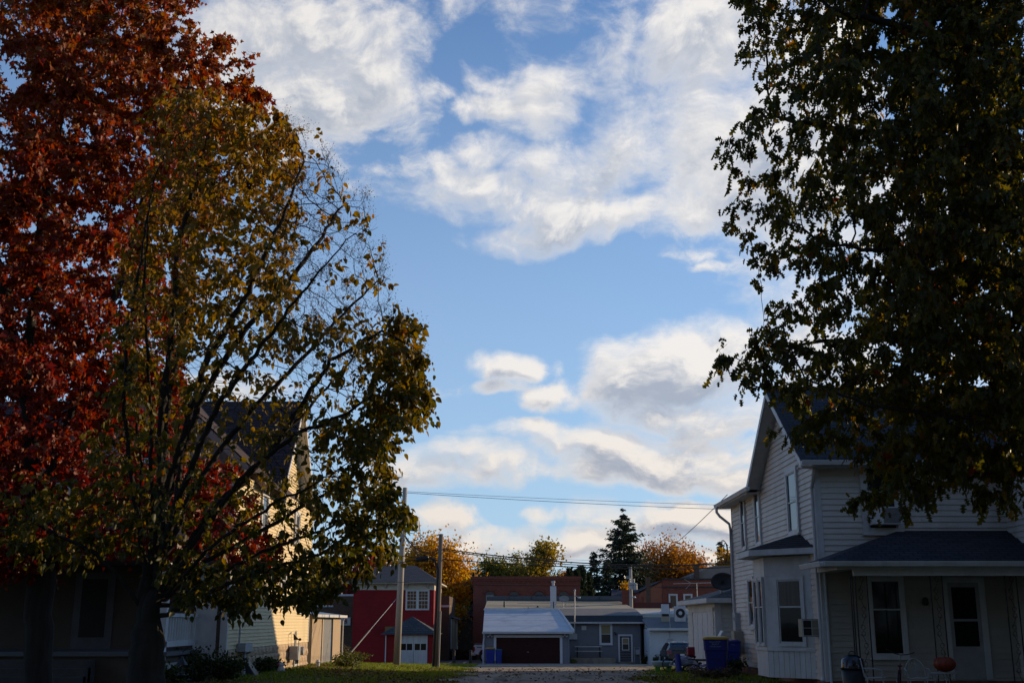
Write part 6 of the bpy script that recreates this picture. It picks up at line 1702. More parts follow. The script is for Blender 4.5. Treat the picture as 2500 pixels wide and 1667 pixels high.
def make_leafed_tree(label, name, base, poly, Y0, depth, n_attr, stems, D, di, dk, leaf, lsize, n_leaf, lmat, bmat, hue_fn, dens_fn=None, trop=(0, 0, .06), r0=.0035, rmax=.28, seed=1, droop=.7, single=0, iters=70, leafr=.02, tw=.16, ex=2.3, cl=5, flare=1.0):
    rng = np.random.default_rng(seed)
    t = thing(name, label, 'tree', base)
    A = crown_volume(poly, Y0, depth, n_attr, rng)
    pos, par = colonize(A, stems, D, di, dk, iters, trop, rng)
    lo_, hi_ = 1.4, 4.0      # exponent that gives the wanted thickness at the foot
    for _ in range(22):
        ex = (lo_ + hi_) / 2
        rad, kids = branch_radii(pos, par, r0, ex, 9.0)
        if rad[0] > rmax: lo_ = ex
        else: hi_ = ex
    zb = pos[:, 2] - base[2]
    rad = rad * (1 + (flare - 1) * np.clip(1 - zb / 2.2, 0, 1) ** 1.3)
    branch_mesh(pos, par, rad, kids, 'trunk', bmat, t, .045, 9)
    branch_mesh(pos, par, rad, kids, 'branches', bmat, t, 0, .045)['kind'] = 'stuff'
    # leaves hang from thin twigs
    cand = np.where(rad < leafr)[0]
    cand = cand[par[cand] >= 0]
    w = np.ones(len(cand))
    if dens_fn is not None: w = dens_fn(pos[cand])
    w = w * np.where(kids[cand] == 0, 2.5, 1.0)
    ncl = n_leaf // cl; n_leaf = ncl * cl
    pk = rng.choice(cand, ncl, p=w / w.sum())
    d1 = pos[pk] - pos[par[pk]]; d1 /= np.linalg.norm(d1, axis=1)[:, None] + 1e-9
    s1 = rng.normal(0, 1, (ncl, 3)); s1 -= d1 * (s1 * d1).sum(1)[:, None]; s1 /= np.linalg.norm(s1, axis=1)[:, None]
    a0 = pos[par[pk]] + (pos[pk] - pos[par[pk]]) * rng.uniform(0, 1.2, ncl)[:, None]
    sd_ = d1 * .6 + s1 * rng.uniform(.2, 1.0, ncl)[:, None] + np.array([0, 0, -.15]); sd_ /= np.linalg.norm(sd_, axis=1)[:, None]
    ln_ = rng.uniform(.5, 1.6, ncl) * tw                       # little shoot that carries one spray of leaves
    f = np.tile((np.arange(cl) + .5) / cl, ncl)
    A0, SD, LN = np.repeat(a0, cl, 0), np.repeat(sd_, cl, 0), np.repeat(ln_, cl)
    side = rng.normal(0, 1, (n_leaf, 3)); side -= SD * (side * SD).sum(1)[:, None]; side /= np.linalg.norm(side, axis=1)[:, None]
    P = A0 + SD * (LN * f)[:, None] + side * rng.uniform(.0, .035, n_leaf)[:, None]
    P[:, 2] -= LN * f * f * .35
    ax = SD * .55 + side * .75 + np.array([0, 0, -droop]) + rng.normal(0, .28, (n_leaf, 3))
    size = lsize * np.repeat(rng.uniform(.75, 1.15, ncl), cl) * rng.uniform(.6, 1.25, n_leaf)
    hue = np.clip(hue_fn(P, rng) + np.repeat(rng.normal(0, .10, ncl), cl), 0.01, .99)
    roll = rng.uniform(-1.6, 1.6, n_leaf)
    sk = rng.permutation(ncl)[:min(ncl, 4500)]
    tv = np.stack([a0[sk] + s1[sk] * .003, a0[sk] - s1[sk] * .003, a0[sk] + sd_[sk] * ln_[sk][:, None] + np.array([0, 0, -.3]) * ln_[sk][:, None] * .8], 1)
    np_mesh('twigs', tv.reshape(-1, 3), np.arange(len(sk) * 3).reshape(-1, 3), bmat, None, t, 'stuff')
    # the leaves nearest the lens one by one, the rest as one mass
    order = np.argsort(np.linalg.norm(P - np.array([0, 0, EYE]), axis=1) / size)
    first, rest = order[:single], order[single:]
    V, F = place_leaves(leaf, P[rest], ax[rest], size[rest], roll[rest])
    np_mesh('crown', V, F, lmat, np.repeat(hue[rest], len(leaf[1])), t, 'stuff')
    if single:
        meshes = []
        for q in range(12):
            V1, F1 = place_leaves(leaf, np.zeros((1, 3)), np.array([[0, 1.0, 0]]), np.ones(1), np.zeros(1))
            o = np_mesh('leaf', V1, F1, lmat, np.full(len(F1), .04 + .92 * q / 11))
            meshes.append(o.data); bpy.data.objects.remove(o)
        bl = rootloc(t)
        for i in first:
            q = int(np.clip(round((hue[i] - .04) / .92 * 11), 0, 11))
            o = bpy.data.objects.new('leaf', meshes[q]); C.objects.link(o); o.parent = t
            y = Vector(ax[i]).normalized(); x = y.cross(Vector((0, 0, 1)) if abs(y.z) < .95 else Vector((1, 0, 0))).normalized(); z = x.cross(y)
            c_, s_ = math.cos(roll[i]), math.sin(roll[i])
            x2, z2 = x * c_ + z * s_, z * c_ - x * s_
            M_ = Matrix((x2, y, z2)).transposed().to_4x4() @ Matrix.Scale(float(size[i]), 4)
            M_.translation = Vector(P[i]) - bl
            o.matrix_local = M_
    return t, pos, rad

def xz(pts, Y):
    out = []
    for x, y in pts:
        v = W2(x, y, Y); out.append((v.x, v.z))
    return out

M_bark = barkmat('grey_bark', (.034, .029, .026), (.016, .014, .013))
M_bark2 = barkmat('dark_bark', (.034, .029, .025), (.016, .014, .012))

# ---- foreground ornamental tree with yellow-green leaves (about 15 m away)
LY = 15.0
lil_poly = xz([(420, 1400), (560, 1410), (720, 1390), (830, 1335), (880, 1290), (938, 1225), (962, 1165), (950, 1110), (895, 1070), (905, 1030), (1000, 935), (985, 860), (968, 770), (905, 640), (880, 500), (800, 400), (745, 310), (650, 285), (590, 250), (430, 225), (360, 300), (325, 470), (300, 680), (285, 870), (255, 1000), (120, 1110), (-40, 1140), (-60, 1290), (180, 1300), (300, 1210), (330, 1300)], LY)
def ps(pts):      # stem given as (photo x, photo y, depth)
    return [tuple(W2(a, b, d)) for a, b, d in pts]
b0 = W2(338, 1600, LY)
lil_stems = [
 [(b0.x, LY, -.1)] + ps([(338, 1500, LY), (340, 1380, LY)]),
 ps([(340, 1380, LY), (318, 1220, 15.1), (325, 1050, 15.2), (300, 900, 15.3), (272, 740, 15.5), (290, 560, 15.6)]),
 ps([(338, 1450, LY), (372, 1250, 14.8), (366, 1000, 14.6), (395, 760, 14.5), (410, 560, 14.4), (470, 340, 14.3)]),
 ps([(342, 1340, LY), (305, 1130, 14.6), (285, 930, 14.3), (290, 780, 14.2), (330, 560, 14.0), (355, 400, 13.9)]),
 ps([(342, 1340, LY), (355, 1180, 15.6), (330, 940, 16.2), (355, 700, 16.6), (400, 480, 16.8), (430, 300, 16.9)]),
 ps([(350, 1340, LY), (400, 1160, 15.7), (430, 960, 16.3), (500, 740, 16.7), (580, 540, 16.9), (640, 400, 17)]),
 ps([(352, 1340, LY), (420, 1120, 14.3), (500, 930, 13.8), (610, 780, 13.5), (720, 640, 13.3), (830, 520, 13.2)]),
 ps([(360, 1360, LY), (470, 1200, 15.9), (600, 1060, 16.4), (740, 900, 16.8), (850, 780, 17)]),
 ps([(365, 1380, LY), (500, 1240, 14.3), (640, 1150, 13.8), (780, 1080, 13.6), (900, 960, 13.4)]),
 ps([(370, 1400, LY), (480, 1330, 15.5), (620, 1260, 15.8), (760, 1210, 16.0), (880, 1130, 16.1)]),
 ps([(345, 1300, LY), (400, 1080, 15.0), (470, 900, 15.0), (560, 760, 15.0), (700, 600, 15.1), (790, 470, 15.2)]),
 ps([(350, 1350, LY), (330, 1100, 15.4), (290, 820, 15.9), (300, 560, 16.3), (400, 330, 16.6)]),
 ps([(365, 1350, LY), (480, 1180, 15.0), (620, 1040, 15.0), (760, 830, 15.0), (880, 760, 15.0), (950, 800, 15.0)]),
 ps([(340, 1380, LY), (350, 1150, 14.9), (345, 960, 14.8), (340, 820, 14.6), (330, 640, 14.4), (350, 430, 14.3)]),
 ps([(345, 1300, LY), (375, 1090, 15.3), (385, 900, 15.6), (420, 760, 15.8), (450, 600, 16.0), (510, 430, 16.2), (560, 310, 16.3)]),
 ps([(345, 1300, LY), (385, 1120, 14.7), (430, 970, 14.4), (480, 820, 14.2), (560, 690, 14.0), (640, 520, 13.9), (700, 370, 13.9)]),
 ps([(360, 1330, LY), (430, 1150, 15.2), (520, 1010, 15.4), (590, 930, 15.5), (680, 840, 15.6), (790, 720, 15.7), (870, 640, 15.7)]),
 ps([(370, 1370, LY), (450, 1240, 14.7), (560, 1090, 14.4), (690, 990, 14.2), (800, 950, 14.0), (910, 860, 13.9)]),
 ps([(370, 1390, LY), (470, 1290, 15.3), (600, 1220, 15.6), (720, 1150, 15.8), (800, 1100, 16.0), (890, 1030, 16.1)]),
 ps([(370, 1420, LY), (450, 1375, 14.8), (560, 1325, 14.6), (690, 1285, 14.4), (800, 1250, 14.3), (900, 1200, 14.2)]),
 ps([(340, 1420, LY), (280, 1330, 14.8), (200, 1260, 14.6), (80, 1200, 14.5)])]
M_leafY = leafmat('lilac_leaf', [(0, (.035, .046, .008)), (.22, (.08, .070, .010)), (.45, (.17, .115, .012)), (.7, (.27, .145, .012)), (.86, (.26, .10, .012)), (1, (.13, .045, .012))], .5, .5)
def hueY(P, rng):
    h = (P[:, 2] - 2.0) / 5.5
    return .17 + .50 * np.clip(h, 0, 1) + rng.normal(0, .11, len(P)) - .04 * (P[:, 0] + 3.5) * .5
lp = np.array(lil_poly)
def densY(P):
    d = poly_dist(P[:, [0, 2]], lil_poly)
    q = P
    px = 1250 + q[:, 0] / q[:, 1] * 2778
    # bare upper right twigs, sparse heart of the crown, dense rim at the lower right
    w = .32 + 1.2 * np.exp(-(d / .5) ** 2)
    el = (q[:, 2] - EYE) / q[:, 1]
    bare = (px > 690) & (el > .27) & (px < 1000)
    w = np.where(bare, w * .10, w)
    w = np.where((px > 380) & (px < 690) & (el > .27), w * 1.3, w)
    w = np.where((px > 350) & (px < 780) & (el > .05) & (el < .24), w * .42, w)
    w = np.where((px > 850) & (el < .24), w * 1.25, w)
    w = np.where((px < 390) & (el > .1), w * .5, w)
    w = np.where((px < 350) & (el < .1), w * .6, w)
    return w
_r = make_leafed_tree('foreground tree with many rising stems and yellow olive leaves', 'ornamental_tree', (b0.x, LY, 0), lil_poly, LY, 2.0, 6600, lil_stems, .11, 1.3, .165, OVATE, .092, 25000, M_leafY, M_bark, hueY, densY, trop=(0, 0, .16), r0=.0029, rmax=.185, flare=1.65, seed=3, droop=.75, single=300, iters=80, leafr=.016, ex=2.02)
lil_t, lil_pos, lil_rad = _r

# dry seed sprays on the bare upper twigs
rng = np.random.default_rng(14)
q = lil_pos; px_ = 1250 + q[:, 0] / q[:, 1] * 2778; el_ = (q[:, 2] - EYE) / q[:, 1]
tips = q[(px_ > 640) & (el_ > .22) & (lil_rad < .004)]
tips = tips[rng.random(len(tips)) < .6]
n = len(tips) * 26
P = np.repeat(tips, 26, 0) + rng.normal(0, 1, (n, 3)) * np.array([.06, .06, .06]) + np.array([.02, 0, .08])
V, F = place_leaves(OVATE, P, rng.normal(0, 1, (n, 3)), rng.uniform(.008, .02, n), rng.uniform(-3, 3, n))
np_mesh('seed_sprays', V, F, leafmat('seed_spray', [(0, (.10, .06, .03)), (1, (.26, .17, .08))], .7, .2), np.repeat(rng.random(n), 2), lil_t, 'stuff')
tw_ = np.stack([np.repeat(tips, 5, 0), np.repeat(tips, 5, 0) + np.array([.004, 0, 0]), np.repeat(tips, 5, 0) + rng.normal(0, 1, (len(tips) * 5, 3)) * .06 + np.array([.03, 0, .12])], 1)
np_mesh('bare_twigs', tw_.reshape(-1, 3), np.arange(len(tw_) * 3).reshape(-1, 3), M_bark, None, lil_t, 'stuff')

# ---- red maple behind it
MY = 23.0
map_poly = xz([(-620, -420), (455, -420), (438, 20), (470, 70), (530, 62), (548, 130), (600, 150), (632, 182), (600, 235), (540, 270), (500, 420), (455, 560), (425, 700), (420, 900), (470, 1010), (570, 1080), (640, 1180), (650, 1330), (612, 1405), (540, 1370), (430, 1270), (300, 1290), (100, 1330), (-620, 1330)], MY)
bm_ = W2(95, 1560, MY)
map_stems = [[(bm_.x, MY, -.1)] + ps([(92, 1380, MY), (85, 1150, MY), (60, 880, 23.2)]),
 ps([(85, 1150, MY), (160, 960, 22.6), (260, 700, 22.0), (340, 420, 21.8), (430, 200, 21.6)]),
 ps([(85, 1150, MY), (-60, 900, 23.6), (-200, 600, 24.2), (-260, 200, 24.6)]),
 ps([(60, 880, 23.2), (90, 560, 23.6), (150, 200, 23.8), (200, -150, 24)]),
 ps([(90, 1250, MY), (250, 1150, 22.2), (420, 1130, 21.6), (560, 1180, 21.2)]),
 ps([(75, 1000, MY), (220, 900, 24.2), (330, 850, 24.8), (400, 760, 25.2)]),
 ps([(85, 1180, MY), (-120, 1080, 22.4), (-320, 1000, 22)]),
 ps([(60, 880, 23.2), (-40, 500, 22.4), (-80, 100, 22.0), (-100, -250, 22.0)])]
M_leafR = leafmat('maple_leaf', [(0, (.11, .011, .009)), (.3, (.22, .022, .011)), (.55, (.25, .050, .012)), (.8, (.26, .09, .016)), (1, (.19, .10, .02))], .5, .45)
def hueR(P, rng):
    h = np.clip((P[:, 2] - 2.0) / 12.0, 0, 1)
    return .20 + .42 * h + rng.normal(0, .15, len(P))
make_leafed_tree('large red and orange maple at the left behind the multi stemmed tree', 'maple_tree', (bm_.x, MY, 0), map_poly, MY, 3.6, 5200, map_stems, .24, 2.2, .34, MAPLE, .122, 135000, M_leafR, M_bark2, hueR, lambda q: np.where(1250 + q[:, 0] / q[:, 1] * 2778 < -60, .3, 1.0), trop=(0, 0, .05), r0=.0035, rmax=.27, seed=5, droop=.55, iters=80, leafr=.022, tw=.26, ex=2.2)

# ---- pin oak overhanging from the right (trunk just outside the picture)
OY = 16.0
oak_poly = xz([(x - 34 if x < 2000 and y < 870 else x - 18 if x < 1960 else x, y) for x, y in [(1712, -360), (1716, 0), (1742, 90), (1765, 110), (1835, 130), (1850, 180), (1760, 165), (1752, 225), (1716, 262), (1682, 288), (1700, 325), (1760, 375), (1800, 420), (1850, 432), (1800, 455), (1745, 445), (1692, 468), (1706, 505), (1756, 525), (1728, 548), (1760, 600), (1800, 650), (1850, 680), (1800, 715), (1742, 712), (1722, 760), (1700, 800), (1648, 822), (1662, 855), (1706, 868), (1752, 892), (1810, 900), (1850, 925), (1780, 962), (1778, 990), (1850, 995), (1880, 1035), (1935, 1028), (2000, 1055), (2020, 1095), (1965, 1118), (1950, 1150), (2000, 1160), (2060, 1190), (2140, 1160), (2210, 1120), (2280, 1160), (2300, 1212), (2335, 1180), (2345, 1080), (2500, 1050), (2900, 1100), (3100, 600), (3000, -360)]], OY)
bo_ = W2(2680, 1600, OY)
oak_stems = [[(bo_.x, OY, -.1)] + ps([(2680, 1300, OY), (2670, 950, OY), (2650, 500, OY), (2620, 50, OY), (2600, -300, OY)]),
 ps([(2670, 950, OY), (2450, 930, 15.4), (2200, 960, 15), (1990, 930, 14.7), (1850, 870, 14.6)]),
 ps([(2680, 1050, OY), (2480, 1060, 16.4), (2300, 1080, 16.8), (2150, 1120, 16.8)]),
 ps([(2660, 750, OY), (2400, 640, 15.2), (2150, 590, 14.8), (1900, 560, 14.6), (1780, 500, 14.6)]),
 ps([(2660, 800, OY), (2450, 760, 16.8), (2200, 780, 17.3), (1950, 780, 17.6), (1760, 800, 17.6)]),
 ps([(2650, 550, OY), (2420, 400, 16.6), (2200, 330, 17), (1950, 300, 17.2), (1780, 270, 17.2)]),
 ps([(2640, 350, OY), (2400, 180, 15.4), (2150, 80, 15), (1900, 20, 14.8)]),
 ps([(2620, 100, OY), (2350, -60, 16.5), (2050, -120, 16.8)]),
 ps([(2670, 900, OY), (2850, 700, 15.5), (3000, 500, 15)]),
 ps([(2680, 1000, OY), (2540, 960, 14.2), (2420, 900, 13.2)])]
M_leafG = leafmat('oak_leaf', [(0, (.036, .042, .009)), (.38, (.075, .070, .011)), (.60, (.17, .125, .013)), (.85, (.24, .11, .013)), (1, (.20, .025, .010))], .5, .5)
def hueG(P, rng):
    c = .32 + rng.normal(0, .10, len(P)) + np.where(rng.random(len(P)) < .10, .35, 0)
    patch = np.sin(P[:, 0] * 1.9 + 1) * np.sin(P[:, 1] * 2.3) * np.sin(P[:, 2] * 1.7 + .5)
    return c + .32 * np.clip(patch - .15, 0, 1)
make_leafed_tree('tall dark green pin oak overhanging the white house from the right', 'oak_tree', (bo_.x, OY, 0), oak_poly, OY, 2.8, 6000, oak_stems, .17, 1.6, .25, OAK, .116, 90000, M_leafG, M_bark2, hueG, lambda q: (.75 + 1.3 * np.clip((1250 + q[:, 0] / q[:, 1] * 2778 - 2050) / 400, 0, 1)) * np.where((1250 + q[:, 0] / q[:, 1] * 2778 > 2600) | (q[:, 2] > 12.5), .25, 1), trop=(0, 0, .0), r0=.0035, rmax=.34, seed=9, droop=.95, single=300, iters=80, leafr=.018, tw=.20, ex=2.2)

# ------------------------------------------------------------------ distant trees
def far_tree(label, px, py_base, py_top, wpx, Y, stops, n=5200, seed=0, kind='round', leaf=.26, gaps=.35, trunk_px=None, group=None, name='leafy_tree', low=.18, clump=.26):
    rng = np.random.default_rng(seed)
    c = W(px, 1500, Y); top = W(px, py_top, Y).z; base = gz(min(max(c.x, -30), 30), 130) if Y > 100 else gz(c.x, Y)
    H = top - base; wd_ = 1.2 * wpx / 2778 * Y / 2
    t = thing(name, label, 'tree', (c.x, Y, base), group=group)
    mt = leafmat(name + '_leaf', stops, .6, .5)
    trunk = MB(); trunk.tube([(c.x, Y, base - .2), (c.x + .1, Y, base + H * .3), (c.x - .1, Y, base + H * .6), (c.x, Y, base + H * .88)], [H * .025, H * .02, H * .012, .03], 7)
    trunk.build('trunk', M_bark2, t)
    # clumps spread through an uneven crown, joined to the trunk by limbs
    nc = max(26, int(n / 170))
    u = rng.normal(0, 1, (nc, 3)); u /= np.linalg.norm(u, axis=1)[:, None]
    r_ = rng.uniform(.25, 1, nc) ** .55
    zc = base + H * (low + (1 - low) * .52); hz = H * (1 - low) * .54
    Pc = np.stack([c.x + u[:, 0] * r_ * wd_ * .92, Y + u[:, 1] * r_ * wd_ * .92, zc + u[:, 2] * r_ * hz * .93], 1)
    nl_ = int(rng.integers(5, 8)); lu = rng.normal(0, 1, (nl_, 3)); lu /= np.linalg.norm(lu, axis=1)[:, None]
    lc = np.array([c.x, Y, zc]) + lu * np.array([wd_ * .52, wd_ * .5, hz * .52]); lc[0] = (c.x + rng.normal(0, .1) * wd_, Y, zc + hz * .45)
    lr = rng.uniform(.34, .55, nl_); li = rng.integers(0, nl_, nc)      # a few big limbs, each with its own uneven head
    Pc = lc[li] + u * r_[:, None] * np.stack([lr[li] * wd_, lr[li] * wd_, lr[li] * hz], 1)
    lim = MB()
    for i in rng.choice(nc, min(nc, 26), replace=False):
        z0 = base + H * rng.uniform(.2, .55)
        a = Vector((c.x, Y, min(z0, Pc[i, 2] - .2))); b = Vector(Pc[i]); md = a.lerp(b, .5) + Vector((0, 0, -.06 * H * .3))
        lim.tube([a, md, b], [H * .009, H * .006, .02], 4, cap=False)
    lim.build('limbs', M_bark2, t, kind='stuff')
    k = rng.integers(0, nc, n)
    cs = rng.uniform(.6, 1.25, nc) * min(wd_, hz) * clump
    P = Pc[k] + rng.normal(0, 1, (n, 3)) * cs[k][:, None] * np.array([1, 1, .72])
    P[:, 2] = np.maximum(P[:, 2], base + .4)
    ax = rng.normal(0, 1, (n, 3)) + np.array([0, 0, -.4])
    size = leaf * rng.uniform(.6, 1.4, n)
    hue = np.clip(.5 + rng.normal(0, .14, n) + (rng.random(nc)[k] - .5) * .5, .01, .99)
    V, F = place_leaves(SIMPLE, P, ax, size, rng.uniform(-3, 3, n))
    np_mesh('crown', V, F, mt, np.repeat(hue, 2), t, 'stuff')
    return t
def conifer(label, px, py_top, wpx, Y, seed=0, tiers=22, stops=None, slim=False, name='spruce_tree', py_wide=None):
    rng = np.random.default_rng(seed)
    c = W(px, 1500, Y); top = W(px, py_top, Y).z; base = -1.65; H = top - base; R0 = wpx / 2778 * Y / 2
    t = thing(name, label, 'tree', (c.x, Y, base))
    mt = leafmat(name + '_needle', stops or [(0, (.018, .030, .018)), (.5, (.035, .050, .025)), (1, (.08, .085, .035))], .7, .2)
    m = MB(); m.tube([(c.x, Y, base - .2), (c.x, Y, top - .1)], [H * .02, .02], 7); m.build('trunk', M_bark2, t)
    P, A, S = [], [], []
    br = MB()
    for i in range(tiers):
        f = i / (tiers - 1); z00 = base + H * (.08 + .9 * f)
        rr = R0 * ((1 - f) ** .58 * 1.05 + .015) if not slim else R0 * min(1, (1 - f) * 3.2) * (.75 + .25 * f)
        nb = int(6 + 6 * (1 - f)); ph = rng.uniform(0, 6)
        for b in range(nb):
            z = z00 + rng.normal(0, H * .9 / tiers * .45); a = ph + 6.283 * b / nb + rng.normal(0, .3); L_ = rr * rng.uniform(.45, 1.2)
            d = np.array([math.cos(a), math.sin(a), 0]); nl = max(4, int(L_ / .16))
            tipz = (-.25 + .55 * f) * L_ if not slim else .9 * L_
            if not slim: br.tube([(c.x, Y, z), tuple(np.array([c.x, Y, z]) + d * L_ * .8 + np.array([0, 0, tipz * .6]))], [.03, .01], 3, cap=False)
            for q in range(nl):
                g_ = (q + .6) / nl
                for rep in range(6):
                    P.append(np.array([c.x, Y, z]) + d * L_ * g_ + np.array([0, 0, tipz * g_ ** 1.5]) + rng.normal(0, .10 + .04 * L_, 3) * np.array([1, 1, .8]))
                    A.append(d * .8 + np.array([-d[1], d[0], 0]) * rng.choice([-1, 1]) * .7 + np.array([0, 0, -.35 if not slim else 1.0])); S.append(rng.uniform(.26, .55))
    br.build('branches', M_bark2, t, kind='stuff')
    P, A, S = np.array(P), np.array(A), np.array(S)
    V, F = place_leaves(leaf_tpl([(0, 0), (.16, .25), (.13, .7), (0, 1.0)], .5, .2), P, A, S, rng.uniform(-3, 3, len(P)))
    np_mesh('crown', V, F, mt, np.repeat(np.clip(.45 + rng.normal(0, .2, len(P)), .01, .99), 2), t, 'stuff')
GOLD = [(0, (.26, .08, .008)), (.35, (.42, .18, .012)), (.7, (.55, .30, .018)), (1, (.42, .34, .04))]
ORANGE = [(0, (.13, .06, .025)), (.35, (.28, .11, .022)), (.7, (.42, .18, .025)), (1, (.38, .26, .045))]
OLIVE = [(0, (.05, .055, .015)), (.45, (.13, .13, .025)), (.75, (.24, .20, .035)), (1, (.30, .22, .04))]
DKGREEN = [(0, (.025, .04, .016)), (.5, (.055, .075, .022)), (1, (.14, .15, .035))]
REDT = [(0, (.12, .015, .02)), (.5, (.26, .03, .03)), (1, (.30, .08, .03))]
far_tree('golden orange maple rising behind the red house and wooden pole', 1040, 1560, 1330, 175, 112, GOLD, 30000, 1, leaf=.26, name='golden_maple')
far_tree('broad green tree with airy crown above the red brick building', 1322, 1400, 1312, 112, 135, [(0, (.08, .06, .015)), (.4, (.20, .15, .025)), (.75, (.32, .22, .035)), (1, (.34, .24, .04))], 5200, 2, leaf=.3, low=.35, clump=.20, name='airy_green_tree')
far_tree('low dark green tree left of the red brick cornice', 1152, 1400, 1392, 78, 140, DKGREEN, 10500, 3, leaf=.26, low=.2, name='dark_green_tree')
far_tree('yellow olive tree behind the left half of the brick cornice', 1212, 1400, 1374, 96, 140, OLIVE, 11250, 4, leaf=.26, low=.2, name='olive_tree')
far_tree('yellow green tree touching the airy green crown', 1266, 1400, 1352, 78, 138, OLIVE, 11250, 5, leaf=.26, low=.2, name='olive_tree')
far_tree('small orange tree right of the airy green crown', 1385, 1410, 1385, 50, 142, ORANGE, 2400, 6, leaf=.26, low=.2, name='orange_tree')
far_tree('small yellow tree low behind the right end of the brick cornice', 1352, 1420, 1392, 60, 144, OLIVE, 2200, 26, leaf=.26, low=.2, name='olive_tree')
conifer('tall dark spruce standing highest on the horizon', 1527, 1250, 182, 132, 7, 26)
conifer('second dark conifer with rounded top left of the tall spruce', 1452, 1355, 66, 130, 8, 16, name='yew_tree')
conifer('small pointed conifer just left of the tall spruce foot', 1484, 1372, 60, 128, 18, 14, name='yew_tree')
for i, (px, py, lab) in enumerate(((1391, 1394, 'leftmost narrow cypress beside the brick parapet end'), (1408, 1398, 'second narrow cypress, lower, beside the brick parapet end'), (1421, 1385, 'tallest narrow cypress in front of the yew'), (1438, 1405, 'short narrow cypress right of the tallest cypress'))):
    conifer(lab, px, py, 17, 120 + i, 30 + i, 18, slim=True, name='cypress_tree')
far_tree('large rust orange maple right of the tall spruce', 1628, 1470, 1326, 150, 138, ORANGE, 24000, 9, leaf=.26, name='rust_maple', low=.1)
far_tree('paler yellow orange tree right of the rust maple', 1690, 1470, 1345, 110, 142, ORANGE, 12300, 10, leaf=.26, name='orange_tree', low=.1)
far_tree('small golden bush at the foot of the spruce', 1526, 1440, 1424, 32, 122, GOLD, 900, 11, leaf=.3, name='golden_bush', low=.4)
far_tree('orange tree cut by the back corner of the white house', 1785, 1420, 1342, 62, 135, GOLD, 12000, 12, leaf=.26, name='orange_tree', low=.2)
conifer('dark spruce peeking out left of the orange tree by the white house', 1768, 1330, 46, 140, 13, 16)
far_tree('yellow green tree behind the grey gable chimney', 1728, 1430, 1385, 60, 145, OLIVE, 2600, 14, leaf=.26, name='olive_tree', low=.3)
far_tree('crimson maple behind the roof of the red house', 885, 1480, 1362, 130, 118, REDT, 15000, 15, leaf=.26, name='crimson_maple', low=.2)
far_tree('mixed yellow brown tree beyond the cream house corner', 790, 1480, 1350, 110, 125, OLIVE, 13500, 16, leaf=.26, name='olive_tree', low=.1)
far_tree('thin pale green tree behind the hip roof of the red house', 965, 1480, 1330, 90, 130, OLIVE, 1700, 17, leaf=.26, name='airy_green_tree', low=.25)
far_tree('dark green tree right of the golden maple', 1108, 1500, 1408, 60, 130, DKGREEN, 3200, 19, leaf=.26, name='dark_green_tree', low=.15)
far_tree('orange maple low in front of the dark gabled house', 1112, 1530, 1480, 60, 118, GOLD, 2600, 20, leaf=.3, name='orange_tree', low=.1)
# a wooded skyline closing the view behind everything
hills = MB(); hv = []
for i in range(81):
    x = -400 + 10 * i; hv.append((x, 420, -2)); hv.append((x, 420, 5.5 + 1.5 * math.sin(i * .7) + 1.0 * math.sin(i * 1.9)))
n_ = len(hv); hv += [(x, 440, z) for x, y, z in hv]
hills.add(hv, [(2 * i, 2 * i + 2, 2 * i + 3, 2 * i + 1) for i in range(80)] + [(2 * i + 1, 2 * i + 3, n_ + 2 * i + 3, n_ + 2 * i + 1) for i in range(80)])
hills.build('wooded_hill', mat('far_woods', (.05, .045, .022), (.03, .032, .02), .6, .95), kind='structure')

# trees across the street, behind the viewpoint (seen in the window panes; made tall and dense to block rear sky)
rng = np.random.default_rng(77)
PP = []
for i, (x, y, w_, h0, h1) in enumerate(((-27, -15, 7, 1, 20), (-15, -19, 7, 1.5, 22), (-4, -17, 7, 1, 19), (8, -20, 7.5, 1, 23), (20, -16, 7, 1, 20), (32, -12, 7, 1, 21), (-38, -8, 7, 1, 20))):
    n = 3600
    u = rng.normal(0, 1, (n, 3)); u /= np.linalg.norm(u, axis=1)[:, None]; r_ = rng.uniform(.3, 1, n)[:, None] ** .6
    PP.append(np.array([x, y, (h0 + h1) / 2]) + u * r_ * np.array([w_, w_, (h1 - h0) / 2]) * (1 + .15 * rng.normal(0, 1, (n, 1))))
PP = np.concatenate(PP)
V, F = place_leaves(SIMPLE, PP, rng.normal(0, 1, PP.shape), rng.uniform(.5, 1.2, len(PP)), rng.uniform(-3, 3, len(PP)))
np_mesh('street_trees', V, F, leafmat('street_leaf', OLIVE, .6, .2), np.repeat(np.clip(.45 + rng.normal(0, .2, len(PP)), .01, .99), 2), None, 'stuff')
# ------------------------------------------------------------------ grass, leaf litter, shrubs
def in_gravel(x, y):
    return in_drive(x, y)
def scatter(n, x0, x1, y0, y1, rng, ok):
    x = rng.uniform(x0, x1, n); y = y0 + (y1 - y0) * rng.uniform(0, 1, n)
    k = np.array([ok(a, b) for a, b in zip(x, y)])
    return x[k], y[k]
def blocked(x, y):
    if in_drive(x, y): return True
    if x < -8.5 and YY0 - 3.4 < y < YY1 and x > -20.2: return True
    if x > 7.8 and y > 29.5 and y < 54: return True
    if x > 7.9 and 27.6 < y < 29.7: return True
    if x > 7.9 and y > 45.8 and y < 54.2: return True
    if -2.1 < x < 11 and y > 66: return True
    if -9.7 < x < -1.7 and y > 80.5: return True
    return False
rng = np.random.default_rng(21)
gx, gy = scatter(105000, -14, 12, 26, 60, rng, lambda a, b: not blocked(a, b) and abs(a) < b * .47)
gx2, gy2 = scatter(26000, -14, 2, 58, 82, rng, lambda a, b: not blocked(a, b))
gx, gy = np.concatenate([gx, gx2]), np.concatenate([gy, gy2])
patch = .5 + .5 * np.sin(gx * 1.3 + 2 * np.sin(gy * .7)) * np.sin(gy * 1.1)
keep = rng.random(len(gx)) < .35 + .65 * patch
